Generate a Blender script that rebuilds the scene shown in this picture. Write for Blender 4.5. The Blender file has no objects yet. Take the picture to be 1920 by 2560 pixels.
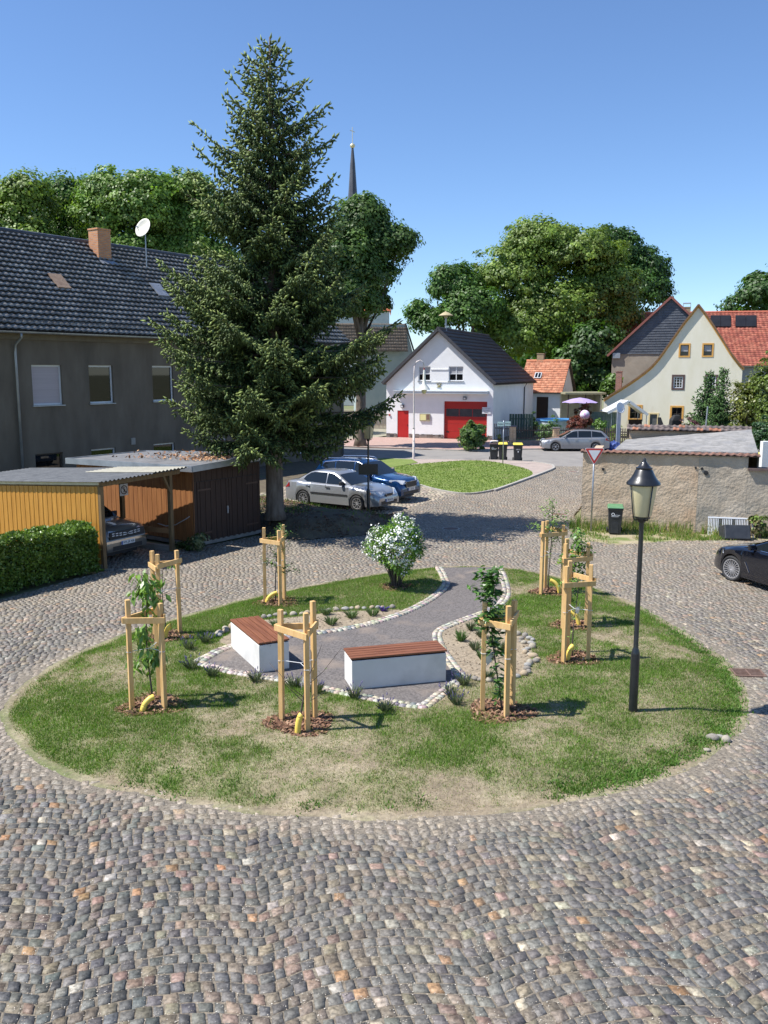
import bpy, bmesh, math, random
import numpy as np
from mathutils import Vector, Matrix
R = math.radians
random.seed(7); rng = np.random.default_rng(11)
sc = bpy.context.scene
# ------------------------------------------------------------------ camera
F, HZ, EYE = 2200.0, 930.0, 5.37           # focal length (photo px), horizon row, eye height (m)
PITCH = math.atan((1280 - HZ) / F)
cam_d = bpy.data.cameras.new('camera'); cam = bpy.data.objects.new('camera', cam_d)
sc.collection.objects.link(cam); sc.camera = cam
cam.location = (0, 0, EYE); cam.rotation_euler = (R(90) - PITCH, 0, 0)
cam_d.sensor_fit = 'VERTICAL'; cam_d.sensor_height = 36; cam_d.lens = 36 * F / 2560
cam_d.clip_start = 0.1; cam_d.clip_end = 4000
# ------------------------------------------------------------------ light
SH_AZ, SUN_EL = 8.0, 56.5                 # direction shadows point to (deg from +X), sun height
sx, sy = -math.cos(R(SH_AZ)), -math.sin(R(SH_AZ))
w = bpy.data.worlds.new('World'); sc.world = w; w.use_nodes = True
nt = w.node_tree; bg = nt.nodes['Background']
sky = nt.nodes.new('ShaderNodeTexSky'); sky.sky_type = 'NISHITA'; sky.sun_disc = False
sky.sun_elevation = R(SUN_EL); sky.sun_rotation = math.atan2(sx, sy)
sky.altitude = 900; sky.air_density = 1.0; sky.dust_density = 0.0; sky.ozone_density = 5.0
tn = nt.nodes.new('ShaderNodeMix'); tn.data_type = 'RGBA'; tn.blend_type = 'MULTIPLY'; tn.inputs[0].default_value = 1; tn.inputs[7].default_value = (0.93, 1.0, 1.10, 1)
nt.links.new(sky.outputs[0], tn.inputs[6]); nt.links.new(tn.outputs[2], bg.inputs[0]); bg.inputs[1].default_value = 0.112
sd = bpy.data.lights.new('sun', 'SUN'); sd.energy = 5.0; sd.angle = R(0.5); sd.color = (1, 0.965, 0.915)
so = bpy.data.objects.new('sun', sd); sc.collection.objects.link(so)
sv = Vector((sx * math.cos(R(SUN_EL)), sy * math.cos(R(SUN_EL)), math.sin(R(SUN_EL))))
so.rotation_euler = sv.to_track_quat('Z', 'Y').to_euler(); so.location = (-20, -5, 30)
sc.view_settings.view_transform = 'Standard'; sc.view_settings.look = 'None'
sc.view_settings.exposure = 0.54; sc.view_settings.gamma = 1
sc.render.engine = 'CYCLES'; sc.cycles.max_bounces = 6; sc.cycles.transparent_max_bounces = 6

# ------------------------------------------------------------------ survey helpers: photo sight lines -> places on the ground
def ray(x, y):
    d = ((x - 960) / F, 1.0, -(y - 1280) / F); c, s = math.cos(PITCH), math.sin(PITCH)
    return Vector((d[0], d[1] * c + d[2] * s, -d[1] * s + d[2] * c))
def W(x, y, z=0.0):
    r = ray(x, y); t = (z - EYE) / r.z; return Vector((r.x * t, r.y * t, z))
def V(x, y, Y):
    r = ray(x, y); t = Y / r.y; return Vector((r.x * t, Y, EYE + r.z * t))
def W2(pts, z=0.0): return [tuple(W(x, y, z))[:2] for x, y in pts]
# ------------------------------------------------------------------ scene graph helpers
C = sc.collection
def tag(o, label=None, cat=None, group=None, kind=None):
    if label: o['label'] = label
    if cat: o['category'] = cat
    if group: o['group'] = group
    if kind: o['kind'] = kind
    return o
def thing(name, label, cat, loc=(0, 0, 0), rz=0.0, group=None):
    o = bpy.data.objects.new(name, None); C.objects.link(o); o.empty_display_size = .2
    o.location = loc; o.rotation_euler = (0, 0, rz)
    return tag(o, label, cat, group)
def copy_tree(o, parent=None):
    c = o.copy(); C.objects.link(c); c.parent = parent
    for ch in o.children: copy_tree(ch, c)
    return c
# ------------------------------------------------------------------ mesh builder
class M:
    def __init__(s): s.v = []; s.f = []; s.fc = []
    def add(s, vs, fs, col=None):
        n = len(s.v); s.v += [tuple(p) for p in vs]; s.f += [tuple(i + n for i in f) for f in fs]
        s.fc += [col] * len(fs); return s
    def box(s, a, b, col=None, mat=None, taper=0):
        x0, y0, z0 = a; x1, y1, z1 = b
        vs = [(x0, y0, z0), (x1, y0, z0), (x1, y1, z0), (x0, y1, z0), (x0, y0, z1), (x1, y0, z1), (x1, y1, z1), (x0, y1, z1)]
        if taper:
            cx, cy = (x0 + x1) / 2, (y0 + y1) / 2
            vs = vs[:4] + [(cx + (p[0] - cx) * (1 + taper), cy + (p[1] - cy) * (1 + taper), p[2]) for p in vs[4:]]
        if mat: vs = [mat @ Vector(p) for p in vs]
        return s.add(vs, [(3, 2, 1, 0), (4, 5, 6, 7), (0, 1, 5, 4), (1, 2, 6, 5), (2, 3, 7, 6), (3, 0, 4, 7)], col)
    def beam(s, p, q, w_, h_, up=(0, 0, 1), col=None):
        p, q = Vector(p), Vector(q); d = (q - p).normalized(); u = Vector(up)
        if abs(d.dot(u)) > .98: u = Vector((0, 1, 0))
        a = d.cross(u).normalized(); b = a.cross(d).normalized()
        vs = []
        for e in (p, q):
            for i, j in ((-1, -1), (1, -1), (1, 1), (-1, 1)): vs.append(e + a * i * w_ / 2 + b * j * h_ / 2)
        return s.add(vs, [(3, 2, 1, 0), (4, 5, 6, 7), (0, 1, 5, 4), (1, 2, 6, 5), (2, 3, 7, 6), (3, 0, 4, 7)], col)
    def tube(s, pts, r, n=8, col=None, cap=True):
        pts = [Vector(p) for p in pts]; rs = r if isinstance(r, (list, tuple)) else [r] * len(pts)
        rings = []
        for i, p in enumerate(pts):
            d = (pts[min(i + 1, len(pts) - 1)] - pts[max(i - 1, 0)]).normalized()
            u = Vector((0, 0, 1)) if abs(d.z) < .9 else Vector((1, 0, 0))
            a = d.cross(u).normalized(); b = d.cross(a).normalized()
            rings.append([p + (a * math.cos(2 * math.pi * k / n) + b * math.sin(2 * math.pi * k / n)) * rs[i] for k in range(n)])
        vs = [q for rg in rings for q in rg]; fs = []
        for i in range(len(pts) - 1):
            for k in range(n): fs.append((i * n + k, i * n + (k + 1) % n, (i + 1) * n + (k + 1) % n, (i + 1) * n + k))
        if cap: fs += [tuple(reversed(range(n))), tuple(range((len(pts) - 1) * n, len(pts) * n))]
        return s.add(vs, fs, col)
    def lathe(s, prof, n=20, c=(0, 0, 0), axis='Z', col=None):
        vs = []; fs = []; m = len(prof)
        for k in range(n):
            a = 2 * math.pi * k / n
            for r, z in prof:
                if axis == 'Z': vs.append((c[0] + r * math.cos(a), c[1] + r * math.sin(a), c[2] + z))
                elif axis == 'Y': vs.append((c[0] + r * math.cos(a), c[1] + z, c[2] + r * math.sin(a)))
                else: vs.append((c[0] + z, c[1] + r * math.cos(a), c[2] + r * math.sin(a)))
        for k in range(n):
            for i in range(m - 1):
                fs.append((k * m + i, ((k + 1) % n) * m + i, ((k + 1) % n) * m + i + 1, k * m + i + 1))
        return s.add(vs, fs, col)
    def grid(s, P, nu, nv, col=None):           # P(i,j) -> point
        vs = [P(i, j) for j in range(nv) for i in range(nu)]
        fs = [(j * nu + i, j * nu + i + 1, (j + 1) * nu + i + 1, (j + 1) * nu + i) for j in range(nv - 1) for i in range(nu - 1)]
        return s.add(vs, fs, col)
    def prism(s, poly, z0, z1, col=None):       # poly (x,y) extruded in z
        n = len(poly)
        return s.add([(x, y, z0) for x, y in poly] + [(x, y, z1) for x, y in poly],
                     [tuple(reversed(range(n))), tuple(range(n, 2 * n))] + [(i, (i + 1) % n, n + (i + 1) % n, n + i) for i in range(n)], col)
    def build(s, name, mat, parent=None, smooth=False, bevel=0, loc=None, solid=0):
        me = bpy.data.meshes.new(name); me.from_pydata(s.v, [], s.f); me.update()
        bm = bmesh.new(); bm.from_mesh(me); bmesh.ops.recalc_face_normals(bm, faces=bm.faces); bm.to_mesh(me); bm.free()
        if any(c is not None for c in s.fc):
            at = me.color_attributes.new('Col', 'FLOAT_COLOR', 'CORNER'); buf = []
            for p, c in zip(me.polygons, s.fc): buf += list((c or (.5, .5, .5)) + (1,)) * p.loop_total
            at.data.foreach_set('color', buf)
        return fin(me, name, mat, parent, smooth, bevel, loc, solid)
def fin(me, name, mat, parent=None, smooth=False, bevel=0, loc=None, solid=0):
    if mat: me.materials.append(mat)
    if smooth:
        me.polygons.foreach_set('use_smooth', [True] * len(me.polygons))
    o = bpy.data.objects.new(name, me); C.objects.link(o)
    if parent: o.parent = parent
    if loc: o.location = loc
    if smooth == 'auto':
        me.polygons.foreach_set('use_smooth', [False] * len(me.polygons))
        bm = bmesh.new(); bm.from_mesh(me)
        for f in bm.faces: f.smooth = True
        for e in bm.edges:
            if len(e.link_faces) == 2 and e.calc_face_angle(0) > R(38): e.smooth = False
        bm.to_mesh(me); bm.free()
    if bevel:
        b = o.modifiers.new('bevel', 'BEVEL'); b.width = bevel; b.segments = 2; b.limit_method = 'ANGLE'; b.angle_limit = R(35)
    if solid:
        b = o.modifiers.new('solid', 'SOLIDIFY'); b.thickness = solid; b.offset = 0
    return o
def npmesh(name, verts, faces, mat, cols=None, parent=None, smooth=False, attr='face'):
    """verts (N,3), faces (K,m) of equal size m, cols (K,3) per face or (N,3) per vertex"""
    me = bpy.data.meshes.new(name); K, m = faces.shape
    me.vertices.add(len(verts)); me.vertices.foreach_set('co', np.ascontiguousarray(verts, dtype=np.float32).ravel())
    me.loops.add(K * m); me.loops.foreach_set('vertex_index', faces.astype(np.int32).ravel())
    me.polygons.add(K); me.polygons.foreach_set('loop_start', (np.arange(K) * m).astype(np.int32))
    me.update(calc_edges=True)
    if cols is not None:
        at = me.color_attributes.new('Col', 'FLOAT_COLOR', 'POINT' if attr == 'point' else 'CORNER')
        c4 = np.ones((len(cols), 4), np.float32); c4[:, :3] = cols
        if attr != 'point': c4 = np.repeat(c4, m, axis=0)
        at.data.foreach_set('color', c4.ravel())
    return fin(me, name, mat, parent, smooth)
def carve(o, boxes):                            # cut openings (baked into the mesh at once)
    m = M()
    for a, b in boxes: m.box(a, b)
    c = m.build('cutter', None); c.parent = o.parent
    c.matrix_world = o.matrix_world
    bpy.context.view_layer.update()
    md = o.modifiers.new('cut', 'BOOLEAN'); md.object = c; md.operation = 'DIFFERENCE'; md.solver = 'EXACT'
    dg = bpy.context.evaluated_depsgraph_get(); dg.update()
    me = bpy.data.meshes.new_from_object(o.evaluated_get(dg)); o.modifiers.clear(); o.data = me
    bpy.data.objects.remove(c)
def hsh(ix, iy, s):
    h = (ix * 374761393 + iy * 668265263 + s * 974634533) & 0xffffffff
    h = ((h ^ (h >> 13)) * 1274126177) & 0xffffffff
    return ((h ^ (h >> 16)) & 0xffff) / 65535.0
def vn(x, y, sc_, s=0):                         # value noise 0..1
    x = np.asarray(x, float) / sc_ + 500; y = np.asarray(y, float) / sc_ + 500
    ix = np.floor(x).astype(np.int64); iy = np.floor(y).astype(np.int64); fx = x - ix; fy = y - iy
    fx = fx * fx * (3 - 2 * fx); fy = fy * fy * (3 - 2 * fy)
    a = hsh(ix, iy, s); b = hsh(ix + 1, iy, s); c = hsh(ix, iy + 1, s); d = hsh(ix + 1, iy + 1, s)
    return (a * (1 - fx) + b * fx) * (1 - fy) + (c * (1 - fx) + d * fx) * fy
def fbm(x, y, sc_, s=0): return .5 * vn(x, y, sc_, s) + .3 * vn(x, y, sc_ / 2.1, s + 1) + .2 * vn(x, y, sc_ / 4.3, s + 2)
def inside(poly, x, y):
    x = np.asarray(x); y = np.asarray(y); r = np.zeros(x.shape, bool); n = len(poly)
    for i in range(n):
        x0, y0 = poly[i]; x1, y1 = poly[(i + 1) % n]
        if y0 == y1: continue
        c = ((y0 > y) != (y1 > y)) & (x < (x1 - x0) * (y - y0) / (y1 - y0) + x0); r ^= c
    return r
def dist(poly, x, y, closed=True):
    x = np.asarray(x, float); y = np.asarray(y, float); d = np.full(x.shape, 1e9); n = len(poly)
    for i in range(n if closed else n - 1):
        x0, y0 = poly[i]; x1, y1 = poly[(i + 1) % n]; dx, dy = x1 - x0, y1 - y0; L = dx * dx + dy * dy + 1e-12
        t = np.clip(((x - x0) * dx + (y - y0) * dy) / L, 0, 1)
        d = np.minimum(d, np.hypot(x - x0 - t * dx, y - y0 - t * dy))
    return d
def spline(pts, n=6, closed=False):
    P = [np.array(p, float) for p in pts]; out = []; N = len(P)
    rngi = range(N) if closed else range(N - 1)
    for i in rngi:
        a = P[(i - 1) % N] if closed or i > 0 else P[i]; b = P[i]; c = P[(i + 1) % N]; d = P[(i + 2) % N] if closed or i + 2 < N else c
        for k in range(n):
            t = k / n
            out.append(tuple(.5 * ((2 * b) + (c - a) * t + (2 * a - 5 * b + 4 * c - d) * t * t + (3 * b - a - 3 * c + d) * t ** 3)))
    if not closed: out.append(tuple(P[-1]))
    return out
# ------------------------------------------------------------------ materials
def srgb(r, g, b): return tuple(((c / 255) / 12.92 if c / 255 < .04045 else ((c / 255 + .055) / 1.055) ** 2.4) for c in (r, g, b))
def newmat(name):
    m = bpy.data.materials.new(name); m.use_nodes = True
    return m, m.node_tree, m.node_tree.nodes['Principled BSDF']
def PM(name, c1, c2=None, rough=.8, scale=3, bump=0, bscale=None, metal=0, spec=.5, detail=6, lo=.35, hi=.65, stretch=None, coat=0, c3=None, s3=.6, w3=(.55, .7)):
    """two-tone noise material in object space, optional third blotch colour"""
    m, t, b = newmat(name); L = t.links; b.inputs['Roughness'].default_value = rough; b.inputs['Metallic'].default_value = metal
    b.inputs['Specular IOR Level'].default_value = spec; b.inputs['Coat Weight'].default_value = coat
    b.inputs['Base Color'].default_value = (*c1, 1)
    tc = t.nodes.new('ShaderNodeTexCoord'); mp = t.nodes.new('ShaderNodeMapping'); L.new(tc.outputs['Object'], mp.inputs[0])
    if stretch: mp.inputs['Scale'].default_value = stretch
    if c2:
        nz = t.nodes.new('ShaderNodeTexNoise'); nz.inputs['Scale'].default_value = scale; nz.inputs['Detail'].default_value = detail
        nz.inputs['Roughness'].default_value = .62
        L.new(mp.outputs[0], nz.inputs[0]); cr = t.nodes.new('ShaderNodeValToRGB'); L.new(nz.outputs[0], cr.inputs[0])
        cr.color_ramp.elements[0].position = lo; cr.color_ramp.elements[1].position = hi
        cr.color_ramp.elements[0].color = (*c1, 1); cr.color_ramp.elements[1].color = (*c2, 1); out = cr.outputs[0]
        if c3:
            n3 = t.nodes.new('ShaderNodeTexNoise'); n3.inputs['Scale'].default_value = s3; n3.inputs['Detail'].default_value = 8
            L.new(mp.outputs[0], n3.inputs[0]); r3 = t.nodes.new('ShaderNodeMapRange'); r3.inputs[1].default_value, r3.inputs[2].default_value = w3
            L.new(n3.outputs[0], r3.inputs[0]); mx = t.nodes.new('ShaderNodeMix'); mx.data_type = 'RGBA'
            L.new(r3.outputs[0], mx.inputs[0]); L.new(out, mx.inputs[6]); mx.inputs[7].default_value = (*c3, 1); out = mx.outputs[2]
        L.new(out, b.inputs['Base Color'])
    if bump:
        n2 = t.nodes.new('ShaderNodeTexNoise'); n2.inputs['Scale'].default_value = bscale or scale * 4; n2.inputs['Detail'].default_value = 6
        L.new(mp.outputs[0], n2.inputs[0]); bp = t.nodes.new('ShaderNodeBump'); bp.inputs['Strength'].default_value = 1
        bp.inputs['Distance'].default_value = bump; L.new(n2.outputs[0], bp.inputs['Height']); L.new(bp.outputs[0], b.inputs['Normal'])
    return m
def AM(name, rough=.7, var=.25, scale=20, bump=0, bscale=60, trans=0, spec=.4, tint=(1, 1, 1)):
    """colour from the Col attribute, broken up with noise; trans = leaf translucency"""
    m, t, b = newmat(name); L = t.links; b.inputs['Roughness'].default_value = rough; b.inputs['Specular IOR Level'].default_value = spec
    at = t.nodes.new('ShaderNodeAttribute'); at.attribute_name = 'Col'
    tc = t.nodes.new('ShaderNodeTexCoord'); nz = t.nodes.new('ShaderNodeTexNoise'); nz.inputs['Scale'].default_value = scale; nz.inputs['Detail'].default_value = 5
    L.new(tc.outputs['Object'], nz.inputs[0]); mr = t.nodes.new('ShaderNodeMapRange'); mr.inputs[1].default_value = .3; mr.inputs[2].default_value = .7
    mr.inputs[3].default_value = 1 - var; mr.inputs[4].default_value = 1 + var; L.new(nz.outputs[0], mr.inputs[0])
    vm = t.nodes.new('ShaderNodeVectorMath'); vm.operation = 'SCALE'; L.new(at.outputs['Color'], vm.inputs[0]); L.new(mr.outputs[0], vm.inputs['Scale'])
    L.new(vm.outputs[0], b.inputs['Base Color'])
    if bump:
        n2 = t.nodes.new('ShaderNodeTexNoise'); n2.inputs['Scale'].default_value = bscale; n2.inputs['Detail'].default_value = 5
        L.new(tc.outputs['Object'], n2.inputs[0]); bp = t.nodes.new('ShaderNodeBump'); bp.inputs['Strength'].default_value = 1
        bp.inputs['Distance'].default_value = bump; L.new(n2.outputs[0], bp.inputs['Height']); L.new(bp.outputs[0], b.inputs['Normal'])
    if trans:
        tr = t.nodes.new('ShaderNodeBsdfTranslucent'); mx = t.nodes.new('ShaderNodeMixShader'); mx.inputs[0].default_value = trans
        v2 = t.nodes.new('ShaderNodeVectorMath'); v2.operation = 'MULTIPLY'; v2.inputs[1].default_value = (1.25, 1.35, .5)
        L.new(vm.outputs[0], v2.inputs[0]); L.new(v2.outputs[0], tr.inputs[0])
        L.new(b.outputs[0], mx.inputs[1]); L.new(tr.outputs[0], mx.inputs[2]); L.new(mx.outputs[0], t.nodes['Material Output'].inputs[0])
    return m
def glassm(name, c=(.02, .025, .03), rough=.04):
    m, t, b = newmat(name); b.inputs['Base Color'].default_value = (*c, 1); b.inputs['Roughness'].default_value = rough
    b.inputs['Specular IOR Level'].default_value = .55
    return m
m_stone = AM('granite setts', rough=.55, var=.50, scale=30, bump=.005, bscale=50, spec=.4)
m_joint = PM('sandy joints', (.10, .085, .065), (.27, .23, .175), rough=.95, scale=22, bump=.006, bscale=60)
m_grass = AM('grass blades', rough=.6, var=.15, scale=2, trans=.3)
m_leaf = AM('leaves', rough=.5, var=.22, scale=.5, trans=.38, spec=.5)
m_leafs = AM('leaves small', rough=.4, var=.2, scale=6, trans=.25, spec=.5)
m_needle = AM('needles', rough=.6, var=.22, scale=1.2, trans=.1, spec=.35)
m_bark = PM('bark', (.10, .075, .055), (.20, .165, .13), rough=.95, scale=6, bump=.03, bscale=14, stretch=(1, 1, .25))
m_twig = PM('young bark', (.07, .055, .045), (.13, .10, .08), rough=.8, scale=20)
m_paint = AM('plain coloured', rough=.6, var=.08, scale=8)
m_white = PM('white plastic', (.74, .75, .76), (.68, .69, .70), rough=.35, scale=4)
m_black = PM('black metal paint', (.012, .013, .015), (.02, .021, .024), rough=.35, scale=10, coat=.3)
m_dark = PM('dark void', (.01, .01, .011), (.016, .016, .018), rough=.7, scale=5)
m_zinc = PM('zinc sheet', (.30, .32, .34), (.42, .44, .46), rough=.45, scale=2, metal=.6)
m_steel = PM('galvanised steel', (.36, .38, .40), (.46, .48, .5), rough=.4, scale=15, metal=.7)
m_glass = glassm('window glass', (.006, .007, .008), .02)
m_curt = PM('net curtain', (.45, .45, .46), (.30, .31, .33), rough=.9, scale=30, stretch=(8, 8, .5))
m_rub = PM('rubber', (.015, .015, .016), (.03, .03, .03), rough=.8, scale=12)
m_binp = PM('bin plastic', (.018, .02, .023), (.03, .032, .035), rough=.5, scale=10)
# ================================================================== GROUND
D2 = lambda L: [(x * 1.1573, y * 1.1573) for x, y in L]
isl_px = D2([(18, 1548), (52, 1487), (150, 1424), (290, 1366), (430, 1325), (560, 1290), (700, 1262), (830, 1240), (945, 1227), (1075, 1226),
             (1200, 1247), (1310, 1282), (1410, 1331), (1490, 1382), (1560, 1432), (1603, 1500), (1592, 1562), (1532, 1622), (1440, 1668),
             (1340, 1699), (1200, 1731), (1050, 1751), (850, 1760), (700, 1757), (500, 1742), (320, 1711), (180, 1676), (75, 1625)])
ISL = spline(W2(isl_px), 5, True)
pathL = spline(W2(D2([(425, 1432), (500, 1396), (600, 1378), (700, 1366), (790, 1350), (870, 1325), (930, 1295), (962, 1266), (958, 1245), (948, 1226)]), .12), 6)
pathR = spline(W2(D2([(1076, 1225), (1088, 1250), (1094, 1285), (1075, 1310), (1035, 1328), (975, 1350), (947, 1366), (946, 1385), (958, 1410), (978, 1438), (1000, 1466)]), .12), 6)
pathB = W2(D2([(1000, 1466), (915, 1528)]), .12) + spline(W2(D2([(915, 1528), (850, 1519), (740, 1497), (620, 1472), (500, 1452), (425, 1432)]), .12), 5)[1:]
PATH = pathL + pathR + pathB[1:-1]
bedL = W2(D2([(570, 1340), (640, 1333), (720, 1324), (800, 1319), (862, 1318), (880, 1324), (790, 1350), (700, 1366), (600, 1378), (560, 1382), (500, 1396), (470, 1388), (500, 1365)]), .12)
bedR = W2(D2([(950, 1368), (975, 1352), (1035, 1330), (1062, 1338), (1075, 1362), (1112, 1366), (1150, 1390), (1148, 1425), (1140, 1455), (1090, 1470), (1060, 1475), (1003, 1466), (980, 1438), (955, 1405)]), .12)
def zisl(x, y):
    x = np.asarray(x, float); y = np.asarray(y, float)
    d = dist(ISL, x, y) * np.where(inside(ISL, x, y), 1, -1)
    t = np.clip((d + .02) / .85, 0, 1); return .12 * t * t * (3 - 2 * t) + np.where(d > 0, .025 * (fbm(x, y, .6, 3) - .5) * np.clip(d / .4, 0, 1), 0)
mulch_c = []           # (x, y, r) of the mulch discs, filled in below
def sheet(name, poly, z, mat, kind='structure', lab=None):
    m = M(); n = len(poly); m.add([(x, y, z) for x, y in poly], [tuple(range(n))]); o = m.build(name, mat); me = o.data
    bm = bmesh.new(); bm.from_mesh(me); bmesh.ops.triangulate(bm, faces=bm.faces)
    for f in bm.faces:
        if f.normal.z < 0: f.normal_flip()
    bm.to_mesh(me); bm.free(); return tag(o, kind=kind)
m_earth = PM('field and yard ground', (.13, .16, .06), (.24, .21, .13), rough=1, scale=.25, detail=9, bump=.03, bscale=3)
sheet('ground', [(-1500, -300), (1500, -300), (1500, 2500), (-1500, 2500)], -.06, m_earth)
m_mulch0 = AM('grit', rough=.9, var=.1, scale=20)
# --- cobbled street: stones laid one by one in shallow arcs on a sandy bed
hedge_l = tuple(W(0, 1499))[:2]; hedge_r = tuple(W(262, 1428))[:2]
COB = [(-18, 2.5), (18, 2.5), (18, 27.2), tuple(W(1900, 1350))[:2], tuple(W(1680, 1352))[:2], tuple(W(1540, 1362))[:2], tuple(W(1450, 1350))[:2], tuple(W(1422, 1325))[:2], (6.75, 30.4), (7.2, 33), (13.2, 50.2), tuple(W(1385, 1166))[:2],
       tuple(W(1368, 1180))[:2], tuple(W(1300, 1207))[:2], tuple(W(1235, 1229))[:2], tuple(W(1160, 1232))[:2], tuple(W(1050, 1262))[:2], tuple(W(985, 1283))[:2], tuple(W(960, 1318))[:2], tuple(W(910, 1340))[:2],
       tuple(W(745, 1352))[:2], tuple(W(645, 1340))[:2], (-5.4, 27.2), (-6.2, 26.3), (-11.5, 29.6), (-12.5, 26.5), (-7.8, 23.8), hedge_r, hedge_l, (-18, 14.5)]
sheet('cobble_bed', COB, .001, m_joint)
def stones(poly, cw, ch, arc_w, arc_h, ang, seed, palette, weights, gap=.004, h=.020, extra=None):
    xs = [p[0] for p in poly]; ys = [p[1] for p in poly]; cx, cy = (min(xs) + max(xs)) / 2, (min(ys) + max(ys)) / 2
    rad = math.hypot(max(xs) - min(xs), max(ys) - min(ys)) / 2 + 1; g = np.random.default_rng(seed)
    nr, ncl = int(2 * rad / ch), int(2 * rad / cw)
    r, c = np.meshgrid(np.arange(nr), np.arange(ncl), indexing='ij')
    wj = g.uniform(-.15, .15, (nr, ncl + 1))
    ro_ = np.cumsum(g.choice([0.0, .0, .35, -.3, .5], nr))[:, None] % 1; u0 = (c + wj[:, :-1] + ro_) * cw - rad; u1 = (c + 1 + wj[:, 1:] + ro_) * cw - rad
    v0 = r * ch - rad; um = (u0 + u1) / 2; vm = v0 + ch / 2
    def warp(u, v):
        ph = (u / arc_w) % 1 - .5; vv = v + arc_h * (1 - 4 * ph * ph) + .08 * (vn(u, v, 2.2, seed) - .5) + .5 * (vn(u, v, 9, seed + 4) - .5)
        uu = u + .10 * (vn(u, v, 1.7, seed + 7) - .5)
        a = R(ang); return cx + uu * math.cos(a) - vv * math.sin(a), cy + uu * math.sin(a) + vv * math.cos(a)
    X, Y = warp(um, vm); ok = inside(poly, X, Y)
    if extra is not None: ok &= extra(X, Y)
    # skip what the camera (or one a few steps to the side) could never see
    ok &= (Y > 4.6) & (np.abs(X) < Y * .52 + 3.2)
    u0, u1, v0 = u0[ok], u1[ok], v0[ok]; n = len(u0); X, Y = X[ok], Y[ok]
    gp = gap * (1 + .5 * g.random(n)); ja = lambda: g.normal(0, cw * .05, n)
    co = []
    for (a, b) in ((0, 0), (1, 0), (1, 1), (0, 1)):
        uu = np.where(a, u1 - gp, u0 + gp) + ja(); vv = np.where(b, v0 + ch - gp, v0 + gp) + ja()
        co.append(np.stack(warp(uu, vv), 1))
    co = np.stack(co, 1); ctr = co.mean(1, keepdims=True); top = ctr + (co - ctr) * .945
    zt = (g.normal(0, .0035, n))[:, None] + np.zeros((n, 4)) + g.normal(0, .003, (n, 4))
    mid = ctr + (co - ctr) * .995
    # a ring of 8 points (corners pulled in) reads rounder than 4
    def oct_(q, k):
        e = (q + np.roll(q, -1, 1)) / 2; o = np.empty((n, 8, 2)); cc = ctr + (q - ctr) * k; o[:, 0::2] = cc; o[:, 1::2] = e; return o
    far = Y > 30
    lo8 = oct_(mid, 1.0); tp8 = oct_(top, 1.0)
    tp8[:, 1::2] = ctr + (tp8[:, 1::2] - ctr) * g.uniform(.88, .99, (n, 4, 1)); tp8[:, 0::2] = ctr + (tp8[:, 0::2] - ctr) * g.uniform(.93, 1.02, (n, 4, 1))
    V3 = np.zeros((n, 17, 3)); V3[:, :8, :2] = lo8; V3[:, 8:16, :2] = tp8; V3[:, 16, :2] = ctr[:, 0]
    V3[:, :8, 2] = -.012; zz = np.repeat(zt, 2, axis=1); V3[:, 8:16, 2] = h * .56 + zz; V3[:, 16, 2] = h * .63 + zt.mean(1)
    fs = [(i, (i + 1) % 8, 8 + (i + 1) % 8, 8 + i) for i in range(8)] + [(8 + i, 8 + (i + 1) % 8, 8 + (i + 2) % 8, 16) for i in (0, 2, 4, 6)]
    fs = np.array(fs); F_ = (np.arange(n) * 17)[:, None, None] + fs[None]
    pi = g.choice(len(palette), n, p=np.array(weights) / sum(weights)); col = np.array(palette)[pi] * g.uniform(.74, 1.28, (n, 1)) * np.array([1.08, 1.02, .93])
    col *= 1 + g.normal(0, .03, (n, 3))
    return V3, F_, col, X, Y, zt
pal = [(.092, .094, .094), (.120, .121, .118), (.066, .068, .072), (.15, .150, .144), (.145, .122, .100), (.20, .145, .120), (.27, .165, .09), (.27, .26, .235), (.38, .35, .275), (.175, .155, .115)]
wt = [30, 26, 8, 9, 12, 7, 1.8, 2.2, .8, 7]
V3, F_, col, X, Y, zt = stones(COB, .126, .130, 1.9, .20, 14, 3, pal, wt, extra=lambda X, Y: ~(inside(ISL, X, Y) & (dist(ISL, X, Y) > .12)))
din = dist(ISL, X, Y)
sandy = np.clip(1.05 - din / (.30 + .9 * fbm(X, Y, 1.6, 9)), 0, 1)
yard = np.clip((fbm(X, Y, 1.5, 21) - .47) * 6, 0, 1) * np.clip((X - 4) / 2, 0, 1) * np.clip((Y - 22) / 2.5, 0, 1) * np.clip((30.5 - Y) / 1, 0, 1)
dust = np.clip(.02 + .45 * (fbm(X, Y, 3.5, 5) - .4), 0, .4) + np.clip((Y - 11) / 12, 0, 1) * .42
s_ = np.maximum(np.maximum(sandy * .92, yard * .85), dust)[:, None]
tan = np.array([(.34, .285, .215)]); col = col * (1 - s_) + tan * s_
sink = np.maximum(sandy, yard * .9); V3[:, 8:, 2] -= (sink * .012)[:, None]
cc = np.repeat(col[:, None], 12, 1); g_ = np.random.default_rng(5)
o = npmesh('cobbled_road', V3.reshape(-1, 3), F_.reshape(-1, 4), m_stone, cc.reshape(-1, 3)); tag(o, kind='structure')
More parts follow.
